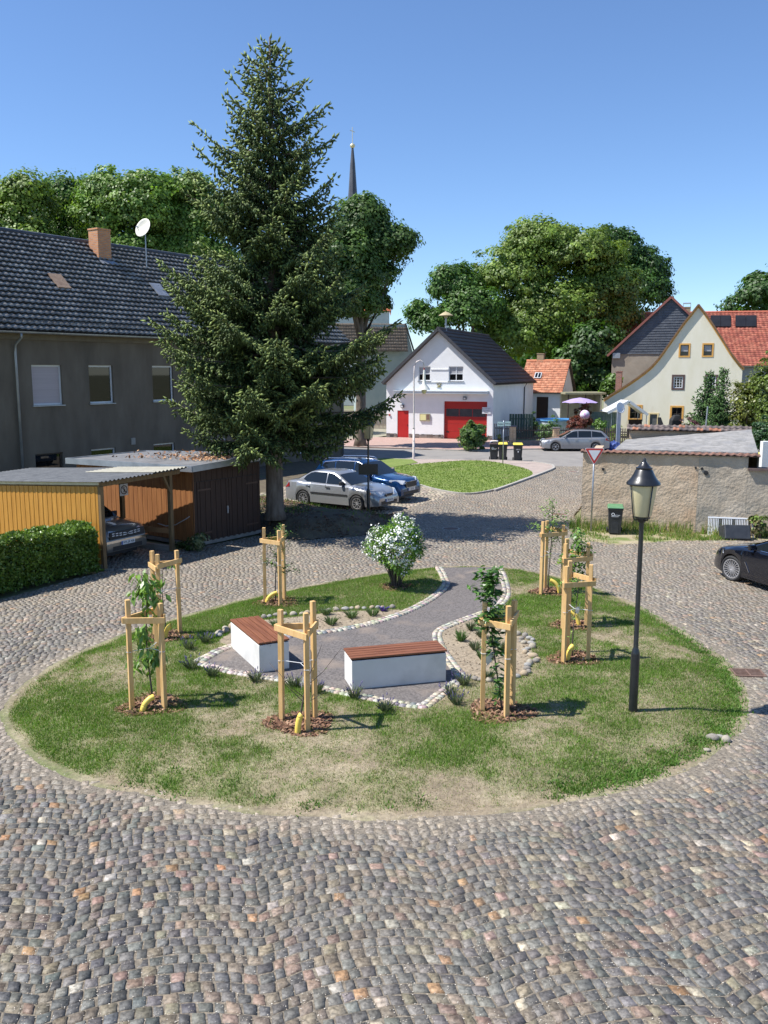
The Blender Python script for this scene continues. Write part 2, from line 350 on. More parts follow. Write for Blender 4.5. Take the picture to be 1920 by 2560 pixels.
# --- paler small setts of the parking bays
PARK = [tuple(W(1235, 1229))[:2], tuple(W(1160, 1232))[:2], tuple(W(1050, 1262))[:2], tuple(W(985, 1283))[:2], tuple(W(880, 1292))[:2], tuple(W(720, 1262))[:2], (-6.0, 37.5), (-4.6, 41.5), (1.2, 43.5), tuple(W(1085, 1213))[:2]]
sheet('parking_bed', PARK, -.002, m_joint)
Vp, Fp, cp, Xp, Yp, _ = stones(PARK, .20, .14, 40, 0, -33, 8, [(.30, .27, .22), (.24, .22, .19), (.36, .32, .26)], [3, 2, 2], gap=.012, h=.02)
o = npmesh('parking_paving', Vp.reshape(-1, 3), Fp.reshape(-1, 4), m_stone, np.repeat(cp[:, None], 12, 1).reshape(-1, 3)); tag(o, kind='structure')
# --- island ground with a dry, sandy, patchy surface
m_soil = AM('lawn soil', rough=1, var=.28, scale=16, bump=.012, bscale=45)
xs = np.arange(-6.7, 6.9, .09); ys = np.arange(9.3, 24.8, .09); GX, GY = np.meshgrid(xs, ys); sh = GX.shape
Z = zisl(GX.ravel(), GY.ravel()).reshape(sh); dd = (dist(ISL, GX.ravel(), GY.ravel()) * np.where(inside(ISL, GX.ravel(), GY.ravel()), 1, -1)).reshape(sh)
pin = inside(PATH, GX, GY); Z = np.where(pin, .098, Z)
Z = np.where(dd < 0, -.007 + .024 * np.clip(1 + dd / (.05 + .24 * fbm(GX, GY, .8, 14)), 0, 1), Z + .006)
idx = np.arange(GX.size).reshape(sh); fa = np.stack([idx[:-1, :-1], idx[:-1, 1:], idx[1:, 1:], idx[1:, :-1]], -1).reshape(-1, 4)
dc = dd.ravel()[fa].mean(1); fa = fa[dc > -.62]
def green(x, y):                                # how well the young grass has taken (0 bare .. 1 lush)
    d = dist(ISL, x, y); f = fbm(x, y, 1.15, 31) * .50 + fbm(x, y, .36, 35) * .28 + fbm(x, y, .13, 37) * .22
    g = np.clip((f - .325) * 3.6, 0, 1)
    far_left = np.maximum(np.clip((y - 15.5) / 2.0, 0, 1) * np.clip((2.0 - x) / 1.5, 0, 1), np.clip((x - 3.6) / 1.2, 0, 1) * np.clip((15.5 - y) / 1.5, 0, 1) * .9); g = np.maximum(g, .85 * far_left * np.clip((f - .16) * 5, 0, 1))
    ring = np.clip((d + .14 - .20 * fbm(x, y, .7, 41)) / .18, 0, 1); front = np.clip((11.6 - y) / 1.2, 0, 1) * .22
    return np.clip(g * ring - front * (f < .6), 0, 1)
vx, vy = GX.ravel(), GY.ravel(); gr = green(vx, vy)[:, None]
base = np.array([(.25, .20, .135)]) * (0.85 + .4 * fbm(vx, vy, .25, 51)[:, None]); gcol = np.array([(.085, .14, .025)])
straw = np.array([(.42, .36, .24)]); sm = np.clip((fbm(vx, vy, .5, 61) - .45) * 4, 0, 1)[:, None] * .45
vc = base * (1 - sm) + straw * sm; vc = vc * (1 - .75 * gr) + gcol * .75 * gr
inb = (inside(bedL, vx, vy) | inside(bedR, vx, vy))[:, None]
vc = np.where(inb, np.array([(.29, .235, .165)]) * (.8 + .45 * fbm(vx, vy, .2, 71)[:, None]), vc)
Zr = Z.ravel() + np.where(inb[:, 0], .03 * (fbm(vx, vy, .16, 75) - .4), 0)
o = npmesh('island_ground', np.stack([vx, vy, Zr], 1), fa, m_soil, vc, smooth=True, attr='point'); tag(o, kind='structure')
# --- dark gravel path with its double row of pale setts
m_grav = PM('path chippings', (.080, .071, .067), (.20, .178, .165), rough=.95, scale=28, detail=8, bump=.006, bscale=90, c3=(.25, .20, .16), s3=1.2, w3=(.56, .72))
ins = sheet('gravel_path', PATH, .122, m_grav)
def edging():
    g = np.random.default_rng(4); bv = []; bf = []; bc = []; n = 0
    base_f = [(i, (i + 1) % 4, 4 + (i + 1) % 4, 4 + i) for i in range(4)] + [(4, 5, 6, 7)]
    for line, side in ((pathL, 1), (pathR, 1), (pathB, 1)):
        P = np.array(line); seg = np.hypot(*np.diff(P, axis=0).T); s = np.r_[0, np.cumsum(seg)]; t = .05
        for row in (0, 1):
            t = .05 * row
            while t < s[-1] - .03:
                a, b = t, t + g.uniform(.085, .12); t = b + .006
                q = []
                for tt in (a, b):
                    p = np.array([np.interp(tt, s, P[:, 0]), np.interp(tt, s, P[:, 1])]); e = np.array([np.interp(tt + .05, s, P[:, 0]) - np.interp(tt - .05, s, P[:, 0]), np.interp(tt + .05, s, P[:, 1]) - np.interp(tt - .05, s, P[:, 1])]); e /= np.linalg.norm(e) + 1e-9
                    q.append((p, np.array([-e[1], e[0]]) * -1 if True else None))
                o0, o1 = -.10 + row * .102, -.10 + row * .102 + .098
                cs = [q[0][0] - q[0][1] * o0, q[1][0] - q[1][1] * o0, q[1][0] - q[1][1] * o1, q[0][0] - q[0][1] * o1]; ct = sum(cs) / 4
                z = .150 + g.normal(0, .003)
                for k, c in enumerate(cs): bv.append((*(c + g.normal(0, .004, 2)), .09))
                for k, c in enumerate(cs): bv.append((*(ct + (c - ct) * .9 + g.normal(0, .003, 2)), z + g.normal(0, .002)))
                bf += [[n + i for i in f] for f in base_f]; n += 8
                c0 = [(.42, .38, .30), (.50, .455, .37), (.34, .31, .26), (.22, .22, .22)][g.choice(4, p=[.42, .3, .18, .10])]
                bc += [tuple(v * g.uniform(.85, 1.1) for v in c0)] * 5
    return npmesh('path_edging', np.array(bv), np.array(bf), m_stone, np.array(bc))
tag(edging(), kind='structure')
# --- grass of the island
def blades(name, X, Y, Z, hgt, wid, cols, kindlab=None, lean=.5, seed=1):
    g = np.random.default_rng(seed); n = len(X); a = g.uniform(0, 2 * np.pi, n); ln = g.normal(0, lean, n) * hgt; la = g.uniform(0, 2 * np.pi, n)
    dx, dy = np.cos(a) * wid / 2, np.sin(a) * wid / 2; tx, ty = X + np.cos(la) * ln, Y + np.sin(la) * ln
    v = np.empty((n, 3, 3)); v[:, 0] = np.stack([X - dx, Y - dy, Z], 1); v[:, 1] = np.stack([X + dx, Y + dy, Z], 1); v[:, 2] = np.stack([tx, ty, Z + hgt], 1)
    o = npmesh(name, v.reshape(-1, 3), np.arange(n * 3).reshape(-1, 3), m_grass, cols); return o
g = np.random.default_rng(21); N = 900000
X = g.uniform(-6.3, 6.3, N); Y = g.uniform(9.8, 24.2, N)
k = inside(ISL, X, Y) & ~inside(PATH, X, Y) & ~inside(bedL, X, Y) & ~inside(bedR, X, Y); X, Y = X[k], Y[k]
k = (dist(pathL, X, Y, False) > .13) & (dist(pathR, X, Y, False) > .13) & (dist(pathB, X, Y, False) > .13); X, Y = X[k], Y[k]
gr = green(X, Y); k = g.random(len(X)) < (.55 + .45 * gr); X, Y, gr = X[k], Y[k], gr[k]
Z = zisl(X, Y); hh = g.uniform(.025, .06, len(X)) * (.55 + .6 * gr); 
pl = np.array([(.125, .245, .025), (.17, .30, .04), (.09, .175, .018), (.24, .31, .075)])[g.choice(4, len(X), p=[.4, .25, .2, .15])]
dry = (g.random(len(X)) > (.12 + .70 * gr))[:, None]; st = np.array([(.40, .33, .20), (.30, .24, .145), (.50, .42, .27)])[g.integers(0, 3, len(X))] * g.uniform(.7, 1.15, (len(X), 1))
pl = np.where(dry, st, pl * (.75 + .5 * fbm(X, Y, .9, 77)[:, None])); hh = np.where(dry[:, 0], hh * .75, hh)
tag(blades('lawn_grass', X, Y, Z, hh, g.uniform(.008, .014, len(X)), pl), 'young patchy lawn grass with dry straw-coloured spots on the round island', 'grass', kind='stuff')
# broad-leaved weeds along the island's rim
g = np.random.default_rng(22); P = np.array(ISL); wx = []; wy = []
for i in range(len(P)):
    x, y = P[i]
    dens = 1.0 if (x > 2.2 and y < 20) else .10 if y > 20 else .10
    for _ in range(g.poisson(7 * dens)):
        t = g.random(); q = P[i] * (1 - t) + P[(i + 1) % len(P)] * t; c = np.array([0.0, 16.2]); dr = (c - q) / np.linalg.norm(c - q); q = q + dr * abs(g.normal(.12, .16)); 
        m_ = g.integers(12, 40); wx += list(q[0] + g.normal(0, .07, m_)); wy += list(q[1] + g.normal(0, .06, m_))
wx, wy = np.array(wx), np.array(wy); wz = zisl(wx, wy)
cw_ = np.array([(.07, .17, .02), (.11, .22, .03), (.16, .26, .06)])[g.choice(3, len(wx))]
tag(blades('rim_weeds', wx, wy, wz, g.uniform(.02, .07, len(wx)), g.uniform(.015, .03, len(wx)), cw_, lean=.9), 'green weeds creeping over the edge of the round island', 'weeds', kind='stuff')
# --- main street, pavements, kerbs and lawns in front of the fire station
m_asph = PM('asphalt', (.22, .205, .19), (.27, .25, .225), rough=.9, scale=.9, detail=9, bump=.004, bscale=60, c3=(.16, .15, .14), s3=.5, w3=(.60, .75))
m_redp = PM('red block paving', (.38, .245, .20), (.45, .30, .25), rough=.9, scale=3, detail=9, bump=.004, bscale=30, c3=(.36, .28, .22), s3=.4, w3=(.5, .8))
m_pinkp = PM('worn pavement', (.33, .27, .235), (.42, .34, .29), rough=.9, scale=1.8, detail=9, bump=.005, bscale=30)
m_kerb = PM('kerb stone', (.33, .31, .28), (.44, .41, .36), rough=.85, scale=6, bump=.004, bscale=30)
m_lawn = PM('mown lawn', (.13, .19, .035), (.20, .25, .06), rough=1, scale=1.6, detail=10, bump=.02, bscale=25, c3=(.26, .23, .11), s3=.55, w3=(.58, .74))
far_k = W2([(-400, 1106), (300, 1112), (900, 1118), (1147, 1127), (1310, 1124), (1560, 1123), (2600, 1121)])
near_k = W2([(2600, 1160), (1600, 1166), (1450, 1168), (1380, 1162), (1240, 1152), (1030, 1149), (860, 1147), (300, 1138), (-400, 1128)])
sheet('road', far_k + near_k, 0.0, m_asph)
sheet('crossing_apron', [tuple(W(1385, 1169))[:2], tuple(W(1380, 1160))[:2], tuple(W(1600, 1160))[:2], tuple(W(1620, 1175))[:2], tuple(W(1440, 1188))[:2]], .004, m_asph)
fk = far_k; sheet('fire_station_forecourt', W2([(870, 1118), (1147, 1127), (1310, 1124), (1310, 1108), (1225, 1100), (940, 1094), (790, 1104), (780, 1116)]), .05, m_redp)
sheet('far_pavement', W2([(1310, 1124), (1560, 1123), (2600, 1121), (2600, 1112), (1560, 1113), (1310, 1112)]), .052, m_redp)
sheet('yard', W2([(600, 1112), (790, 1104), (940, 1094), (966, 1090), (966, 1046), (700, 1046)]), .03, PM('gravel yard', (.33, .29, .22), (.24, .23, .15), rough=1, scale=.8, detail=9, bump=.02))
def kerb(name, pts, z0=-.02, z1=.10, wd=.14):
    m = M()
    for a, b in zip(pts[:-1], pts[1:]): m.beam((a[0], a[1], (z0 + z1) / 2), (b[0], b[1], (z0 + z1) / 2), wd, z1 - z0)
    return tag(m.build(name, m_kerb), kind='structure')
kerb('kerb', spline(far_k[1:6], 6), z1=.08)
tri = spline(W2([(985, 1172), (1080, 1160), (1180, 1154), (1250, 1160), (1310, 1174), (1332, 1186), (1315, 1198), (1260, 1220), (1200, 1234), (1150, 1236), (1085, 1225), (1010, 1203)]), 5, True)
pav = W2([(870, 1149), (1030, 1150), (1240, 1153), (1330, 1157), (1372, 1163), (1383, 1169), (1376, 1177), (1300, 1206), (1235, 1229), (1150, 1236), (1085, 1225), (990, 1195), (930, 1180)])
sheet('corner_pavement', spline(pav[3:9], 4) + pav[9:] + pav[:3], .075, m_pinkp)
kerb('kerb', spline(pav[3:9], 6)); kerb('kerb', W2([(870, 1149), (1030, 1150), (1240, 1153), (1330, 1157)]), z1=.09)
sheet('triangle_lawn', tri, .078, m_lawn)
sheet('verge_lawn', W2([(900, 1152), (960, 1149), (1030, 1152), (1045, 1160), (960, 1176), (900, 1180)]), .095, m_lawn)
kerb('kerb', spline([tri[k] for k in range(0, len(tri), 5)][6:12], 4), z0=-.02, z1=.085, wd=.12)
g = np.random.default_rng(31); N = 26000; X = g.uniform(0, 8.5, N); Y = g.uniform(36, 55, N); k = inside(tri, X, Y); X, Y = X[k], Y[k]
pl = np.array([(.19, .28, .045), (.25, .33, .07), (.13, .21, .035)])[g.choice(3, len(X))] * (.7 + .6 * fbm(X, Y, 1.2, 5)[:, None])
tag(blades('lawn_blades', X, Y, np.full(len(X), .078), g.uniform(.015, .06, len(X)), g.uniform(.03, .06, len(X)), pl), 'mown grass of the small triangular lawn by the road', 'grass', kind='stuff')
# strip of dark brown soil under the spruce and beside the shed
m_verge_soil = PM('verge soil', (.085, .065, .045), (.14, .115, .07), rough=1, scale=2.5, detail=9, bump=.02, bscale=20, c3=(.09, .12, .03), s3=.8, w3=(.56, .72))
VERGE = [(-4.25, 29.1), tuple(W(745, 1352))[:2], tuple(W(910, 1340))[:2], tuple(W(965, 1318))[:2], tuple(W(985, 1288))[:2], tuple(W(880, 1294))[:2], tuple(W(720, 1264))[:2], (-5.9, 37.5), (-6.8, 33.0)]
def zver(x, y):
    x = np.asarray(x, float); y = np.asarray(y, float); t = np.clip(dist(VERGE, x, y) / 1.3, 0, 1); t = t * t * (3 - 2 * t); return .02 + .48 * t + .05 * (fbm(x, y, .5, 12) - .5) * t
gx_, gy_ = np.meshgrid(np.arange(-7.2, 1.4, .16), np.arange(27.2, 38, .16)); sh_ = gx_.shape; ix_ = np.arange(gx_.size).reshape(sh_); q_ = np.stack([ix_[:-1, :-1], ix_[:-1, 1:], ix_[1:, 1:], ix_[1:, :-1]], -1).reshape(-1, 4)
zq = np.where(inside(VERGE, gx_.ravel(), gy_.ravel()), zver(gx_.ravel(), gy_.ravel()), -.03); mid_ = inside(VERGE, gx_.ravel()[q_].mean(1), gy_.ravel()[q_].mean(1)); q_ = q_[mid_]
tag(npmesh('verge', np.stack([gx_.ravel(), gy_.ravel(), zq], 1), q_, m_verge_soil, None, smooth=True), kind='structure')
sheet('house_strip', [(-5.9, 37.5), (-6.8, 33), (-17, 36), (-2.5, 57), (.4, 52), (-1.8, 43.5), (-4.6, 41.5)], -.02, m_verge_soil)
g = np.random.default_rng(32); N = 16000; X = g.uniform(-7, 1, N); Y = g.uniform(28, 38, N); k = inside(VERGE, X, Y) & (g.random(N) < np.clip((fbm(X, Y, 1.1, 6) - .42) * 4, 0, 1) * np.clip((Y - 29.6) / 2.5, .12, 1)); X, Y = X[k], Y[k]
tag(blades('verge_grass', X, Y, zver(X, Y), g.uniform(.05, .18, len(X)), g.uniform(.02, .035, len(X)), np.array([(.12, .20, .03)]) * g.uniform(.6, 1.3, (len(X), 1))), 'rough grass growing in the shade under the spruce', 'grass', kind='stuff')
# weed strip along the old wall
m_strip = PM('dry strip', (.30, .25, .15), (.40, .34, .22), rough=1, scale=2, detail=9, bump=.02, bscale=20, c3=(.15, .19, .05), s3=1.3, w3=(.48, .62))
STRIP = [tuple(W(1422, 1325))[:2], tuple(W(1450, 1352))[:2], tuple(W(1540, 1364))[:2], tuple(W(1680, 1354))[:2], tuple(W(1900, 1352))[:2], (18, 27.4), (18, 28.6), (10.6, 30.1), (6.75, 31.2)]
sheet('weed_strip', STRIP, .008, m_strip)
g = np.random.default_rng(33); N = 70000; X = g.uniform(5.5, 18, N); Y = g.uniform(26.5, 31, N)
k = inside(STRIP, X, Y); X, Y = X[k], Y[k]; back = 30.2 - (X - 6.8) * .305 - Y
p_ = np.clip((fbm(X, Y, .7, 16) - .36) * 4, 0, 1) * np.clip(1.5 - back / 1.5, .16, 1); k = (g.random(len(X)) < p_); X, Y, back = X[k], Y[k], back[k]
hh = g.uniform(.05, .15, len(X)) + np.clip(.55 - back, 0, .5) * g.uniform(.2, .9, len(X)) * (fbm(X, Y, .5, 18) > .45)
cl = np.array([(.12, .22, .03), (.18, .27, .05), (.42, .36, .18)])[g.choice(3, len(X), p=[.40, .28, .32])]
tag(blades('wall_weeds', X, Y, np.zeros(len(X)), hh, g.uniform(.02, .035, len(X)), cl, lean=.35), 'tall weeds and dry grass along the foot of the old plastered wall', 'weeds', kind='stuff')
# drain and manholes
m_iron = PM('rusty cast iron', (.14, .08, .055), (.20, .13, .10), rough=.8, scale=14, bump=.002)
def drain(x, y, lab):
    c = W(x, y); r = thing('storm_drain', lab, 'drain', (c.x, c.y, .0), R(-6)); m = M()
    m.box((-.27, -.2, .0), (.27, -.17, .028)); m.box((-.27, .17, .0), (.27, .2, .028)); m.box((-.27, -.17, .0), (-.24, .17, .028)); m.box((.24, -.17, .0), (.27, .17, .028)); m.box((-.012, -.17, .002), (.012, .17, .026))
    m.build('frame', m_iron, r); q = M(); q.box((-.24, -.17, .0), (.24, .17, .006)); q.build('pit', m_dark, r)
    b = M()
    for i in range(7): yy = -.15 + i * .05; b.box((-.24, yy - .011, .006), (-.012, yy + .011, .024)); b.box((.012, yy - .011, .006), (.24, yy + .011, .024))
    b.build('grate', m_iron, r)
drain(1870, 1684, 'rusty iron gully grate sunk in the cobbles by the island edge')
def manhole(x, y, lab, r_=.31):
    c = W(x, y); r = thing('manhole_cover', lab, 'manhole cover', (c.x, c.y, 0)); m = M(); m.lathe([(r_, .0), (r_, .024), (r_ - .045, .026), (r_ - .05, .018)], 32)
    m.build('ring', m_kerb, r); q = M(); q.lathe([(r_ - .052, .0), (r_ - .055, .022), (0.001, .024)], 32); q.build('lid', m_iron, r)
manhole(1127, 1323, 'round manhole cover in the spruce shadow on the cobbled street'); manhole(1397, 1287, 'round rusty manhole cover behind the furthest staked sapling', .36); manhole(1432, 1180, 'round pale manhole cover where the cobbles meet the main road')

# pale grit lying in the joints and on the dusty stones
g = np.random.default_rng(61); n = 60000; Y = 5.0 + 13 * g.random(n) ** 1.4; X = g.uniform(-1, 1, n) * (Y * .5 + 2.5); k = ~inside(ISL, X, Y) & inside(COB, X, Y); X, Y = X[k], Y[k]; n = len(X)
on = g.random(n) < .10; z = np.where(on, .0165, .0065) + g.uniform(0, .004, n); th = g.uniform(0, 6.28, n); r_ = g.uniform(.0025, .0065, n) * np.where(on, .8, 1.2)
c = np.stack([X, Y, z], 1); v = np.stack([c + np.stack([np.cos(th + a) * r_, np.sin(th + a) * r_ * .8, np.full(n, zz)], 1) for a, zz in ((0, 0), (1.6, .004), (3.1, .002), (4.7, .005))], 1)
tag(npmesh('joint_grit', v.reshape(-1, 3), np.arange(4 * n).reshape(-1, 4), m_mulch0, np.array([(.50, .44, .36), (.36, .31, .25), (.62, .58, .50)])[g.integers(0, 3, n)]), 'pale grit scattered in the joints between the cobbles', 'grit', kind='stuff')
# ================================================================== THINGS ON THE ISLAND
def ZI(x, y): return float(zisl([x], [y])[0])
m_slat = PM('oiled slats', (.155, .054, .026), (.26, .100, .048), rough=.55, scale=3, stretch=(.6, 8, 8), detail=8, bump=.0015, bscale=12)
m_conc = PM('pale concrete', (.66, .64, .595), (.72, .70, .655), rough=.9, scale=2.2, detail=9, bump=.0015, bscale=50, c3=(.46, .445, .40), s3=1.3, w3=(.54, .78))
m_stake = PM('new larch', (.60, .36, .13), (.74, .48, .215), rough=.7, scale=5, stretch=(3, 3, .5), detail=8, bump=.001, bscale=20, c3=(.42, .22, .08), s3=2.5, w3=(.64, .78))
m_stake_end = m_stake
def bench(cx, cy, ang, lab):
    L, Wd, H = 1.66, .56, .50; r = thing('bench', lab, 'bench', (cx, cy, .122), R(ang), 'concrete benches with wooden seats')
    m = M(); m.box((-L / 2, -Wd / 2, 0), (L / 2, Wd / 2, H)); m.build('base', m_conc, r, bevel=.008)
    for xa in (-L / 2 + .03, -.03, L / 2 - .09): s = M(); s.box((xa, -Wd / 2 + .03, H), (xa + .06, Wd / 2 - .03, H + .022)); s.build('batten', m_dark, r)
    s = M(); s.box((-L / 2 + .01, -Wd / 2 + .012, H + .0005), (L / 2 - .01, Wd / 2 - .012, H + .006)); s.build('gap_shade_plate', m_dark, r); n = 5; wd = (Wd + .03) / n  # dark plate added on the base so the slat gaps look shaded
    for i in range(n):
        y0 = -Wd / 2 - .015 + i * wd; m = M(); m.box((-L / 2 - .015, y0 + .008, H + .024), (L / 2 + .015, y0 + wd - .010, H + .056)); m.build('slat', m_slat, r, bevel=.004)
    for y in (-.07, .11): b = M(); b.lathe([(.0, 0), (.011, .001), (.011, .004), (.0, .006)], 8, (L / 2, y, H - .03), 'X'); b.build('bolt', m_steel, r)
a = (W(884, 1725, .12), W(1111, 1703, .12)); c = (a[0] + a[1]) / 2 + Vector((-math.sin(R(15.3)), math.cos(R(15.3)), 0)) * .28
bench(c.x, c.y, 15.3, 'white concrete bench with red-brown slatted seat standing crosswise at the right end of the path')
a = W(649, 1683, .12); dl = Vector((math.cos(R(-63)), math.sin(R(-63)), 0)); nl = Vector((-dl.y, dl.x, 0)); c = a - dl * .83 + nl * .28
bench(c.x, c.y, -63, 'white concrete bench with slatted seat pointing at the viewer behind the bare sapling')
# ---- field stones
g = np.random.default_rng(77)
def fieldstone(x, y, s, lab, grp, name='fieldstone', flat=.62):
    bm = bmesh.new(); bmesh.ops.create_icosphere(bm, subdivisions=2, radius=1); k = g.uniform(0, 9, 3)
    for v in bm.verts:
        n_ = 1 + .13 * math.sin(v.co.x * 2.3 + k[0]) + .10 * math.sin(v.co.y * 3.1 + k[1]) + .06 * math.sin(v.co.z * 4 + k[2]); v.co *= n_
    me = bpy.data.meshes.new(name); bm.to_mesh(me); bm.free(); me.materials.append(m_field[int(g.integers(0, 4))])
    me.polygons.foreach_set('use_smooth', [True] * len(me.polygons))
    o = bpy.data.objects.new(name, me); C.objects.link(o); o.scale = (s * g.uniform(.7, 1.05), s * g.uniform(.6, .85), s * flat * g.uniform(.8, 1.1)); o.rotation_euler = (g.uniform(-.15, .15), g.uniform(-.15, .15), g.uniform(-.5, .5))
    o.location = (x, y, ZI(x, y) + s * flat * .55); return tag(o, lab, 'stone', grp)
m_field = [PM('field stone %d' % i, a_, b_, rough=.85, scale=7, bump=.01, bscale=9) for i, (a_, b_) in enumerate([((.32, .28, .21), (.44, .40, .32)), ((.20, .18, .15), (.31, .28, .24)), ((.36, .28, .18), (.45, .36, .25)), ((.27, .26, .24), (.38, .37, .34))])]
def rowst(px, step, s, lab, grp, jit=.02):
    P = spline(W2(px, .12), 6); Pn = np.array(P); sg = np.hypot(*np.diff(Pn, axis=0).T); ss = np.r_[0, np.cumsum(sg)]; t = 0
    while t < ss[-1]:
        q = s * g.uniform(.75, 1.2); fieldstone(np.interp(t, ss, Pn[:, 0]) + g.normal(0, jit), np.interp(t, ss, Pn[:, 1]) + g.normal(0, jit), q, lab, grp); t += step * q / s
lA = 'rounded fieldstone in the single row behind the left flower bed'; gA = 'fieldstones behind the left flower bed'
rowst([(662, 1548), (690, 1541), (740, 1538), (790, 1532), (850, 1527), (905, 1522), (960, 1521), (990, 1522)], .165, .085, lA, gA)
rowst([(548, 1592), (556, 1584), (568, 1574), (578, 1566)], .12, .11, 'pale fieldstone in the heap at the far end of the left bench', 'fieldstones heaped by the left bench', .06)
lB = 'pale flat fieldstone in the curved rim of the right flower bed'; gB = 'fieldstones around the right flower bed'
rowst([(1232, 1573), (1262, 1583), (1300, 1590), (1328, 1604), (1326, 1620), (1308, 1632), (1325, 1640), (1340, 1652), (1318, 1664), (1318, 1680), (1300, 1690), (1262, 1700), (1230, 1704), (1198, 1702), (1172, 1698)], .15, .085, lB, gB)
rowst([(1300, 1600), (1312, 1615)], .14, .07, lB, gB)
for x, y, s, lb in ((1780, 1834, .10, 'larger pale stone lying loose on the right island edge'), (1802, 1830, .07, 'small ochre stone standing on edge at the right island rim'), (1815, 1838, .09, 'flat grey stone lying behind the ochre one at the right island rim'), (1768, 1862, .06, 'small stone half sunk in the weeds at the right island rim')):
    q = W(x, y, .1); fieldstone(q.x, q.y, s, lb, 'loose stones on the right island rim')
gc = np.random.default_rng(91); n = 9000; X = gc.uniform(-3.3, 3.3, n); Y = gc.uniform(13, 22, n); k = inside(bedL, X, Y) | inside(bedR, X, Y); X, Y = X[k], Y[k]; n = len(X); Z = zisl(X, Y) + gc.uniform(.004, .022, n); th = gc.uniform(0, 6.28, n); r_ = gc.uniform(.006, .024, n); c = np.stack([X, Y, Z], 1)
v = np.stack([c + np.stack([np.cos(th + a) * r_, np.sin(th + a) * r_ * .8, zz * r_], 1) for a, zz in ((0, -.3), (1.6, .8), (3.1, .2), (4.7, -.2))], 1)
tag(npmesh('soil_crumbs', v.reshape(-1, 3), np.arange(4 * n).reshape(-1, 4), m_mulch0, np.array([(.26, .20, .14), (.17, .13, .09), (.36, .29, .21), (.12, .09, .06)])[gc.integers(0, 4, n)]), 'crumbly soil and small clods of the two flower beds', 'soil', kind='stuff')
# ---- herbs
m_herb = AM('herb', rough=.7, var=.15, scale=6, trans=.15)
def tuft(x, y, h, r_, n, cols, name, lab, cat, grp=None, tip=None, lean=.6, z=None, wid=.012):
    gg = np.random.default_rng(int(abs(x * 1000) + abs(y * 100))); z = ZI(x, y) if z is None else z
    ro = thing(name, lab, cat, (x, y, z), 0, grp); a = gg.uniform(0, 2 * np.pi, n); rr = r_ * .35 * np.sqrt(gg.random(n)); hh = h * gg.uniform(.5, 1.05, n); le = r_ * gg.uniform(.2, 1, n)
    bx, by = np.cos(a) * rr, np.sin(a) * rr; tx, ty = bx + np.cos(a) * le, by + np.sin(a) * le; b2 = gg.uniform(0, 6.28, n); wx_, wy_ = np.cos(b2) * wid / 2, np.sin(b2) * wid / 2
    mx_, my_ = (bx + tx) / 2 - np.cos(a) * le * .12, (by + ty) / 2 - np.sin(a) * le * .12
    v = np.empty((n, 5, 3)); v[:, 0] = np.stack([bx - wx_ * .6, by - wy_ * .6, 0 * a], 1); v[:, 1] = np.stack([bx + wx_ * .6, by + wy_ * .6, 0 * a], 1)
    v[:, 2] = np.stack([mx_ + wx_, my_ + wy_, hh * .6], 1); v[:, 3] = np.stack([tx, ty, hh], 1); v[:, 4] = np.stack([mx_ - wx_, my_ - wy_, hh * .6], 1)
    cl = np.array(cols)[gg.integers(0, len(cols), n)] * gg.uniform(.7, 1.25, (n, 1))
    npmesh('leaves', v.reshape(-1, 3), np.arange(n * 5).reshape(-1, 5), m_herb, cl, ro)
    if tip:
        k = max(4, n // 12); m = M()
        for i in range(k):
            p = Vector((tx[i], ty[i], hh[i])); d = Vector((tx[i] - bx[i], ty[i] - by[i], hh[i])).normalized() * .05
            m.tube([p - d * .2, p + d * .3, p + d], [.004, .010, .002], 5, tip)
        m.build('flower_spikes', m_herb, ro)['kind'] = 'stuff'
    return ro
GRN = [(.15, .19, .10), (.20, .235, .14), (.12, .16, .075)]
lav = [(478, 1668, 'lavender tuft at the pointed left tip of the path edging'), (532, 1686, 'purple-tipped lavender tuft next along from the left tip of the path'), (638, 1698, 'lavender tuft in front of the near end of the left bench'), (735, 1712, 'lavender tuft seen between the legs of the middle stakes'), (790, 1728, 'lavender tuft just right of the middle stakes'),
 (886, 1740, 'lavender tuft in front of the left corner of the crosswise bench'), (964, 1772, 'lavender tuft at the front edging below the crosswise bench'), (1127, 1735, 'lavender tuft outside the right front corner of the path edging'), (1160, 1706, 'lavender tuft between path corner and right fieldstone rim'), (472, 1618, 'lavender tuft behind the front left stakes'), (513, 1602, 'lavender tuft left of the fieldstone heap'), (1142, 1756, 'small lavender tuft lowest in front of the path corner')]
for x, y, lb_ in lav:
    q = W(x, y + 6, .12); tuft(q.x, q.y, .21, .16, 170, GRN, 'lavender', lb_, 'lavender', 'lavender tufts along the path edging', tip=(.13, .11, .24), wid=.007)
for x, y, lb in ((694, 1560, 'grey-green herb in the left bed nearest the left bench'), (828, 1552, 'bushy herb in the middle of the left flower bed'), (880, 1536, 'dark green herb close behind the middle one in the left bed'), (932, 1530, 'small green herb beside the purple bellflower'), (815, 1528, 'low herb right behind the fieldstone row of the left bed')):
    q = W(x, y + 10, .12); tuft(q.x, q.y, .20, .18, 120, [(.12, .19, .07), (.17, .25, .10)], 'herb', lb, 'herb')
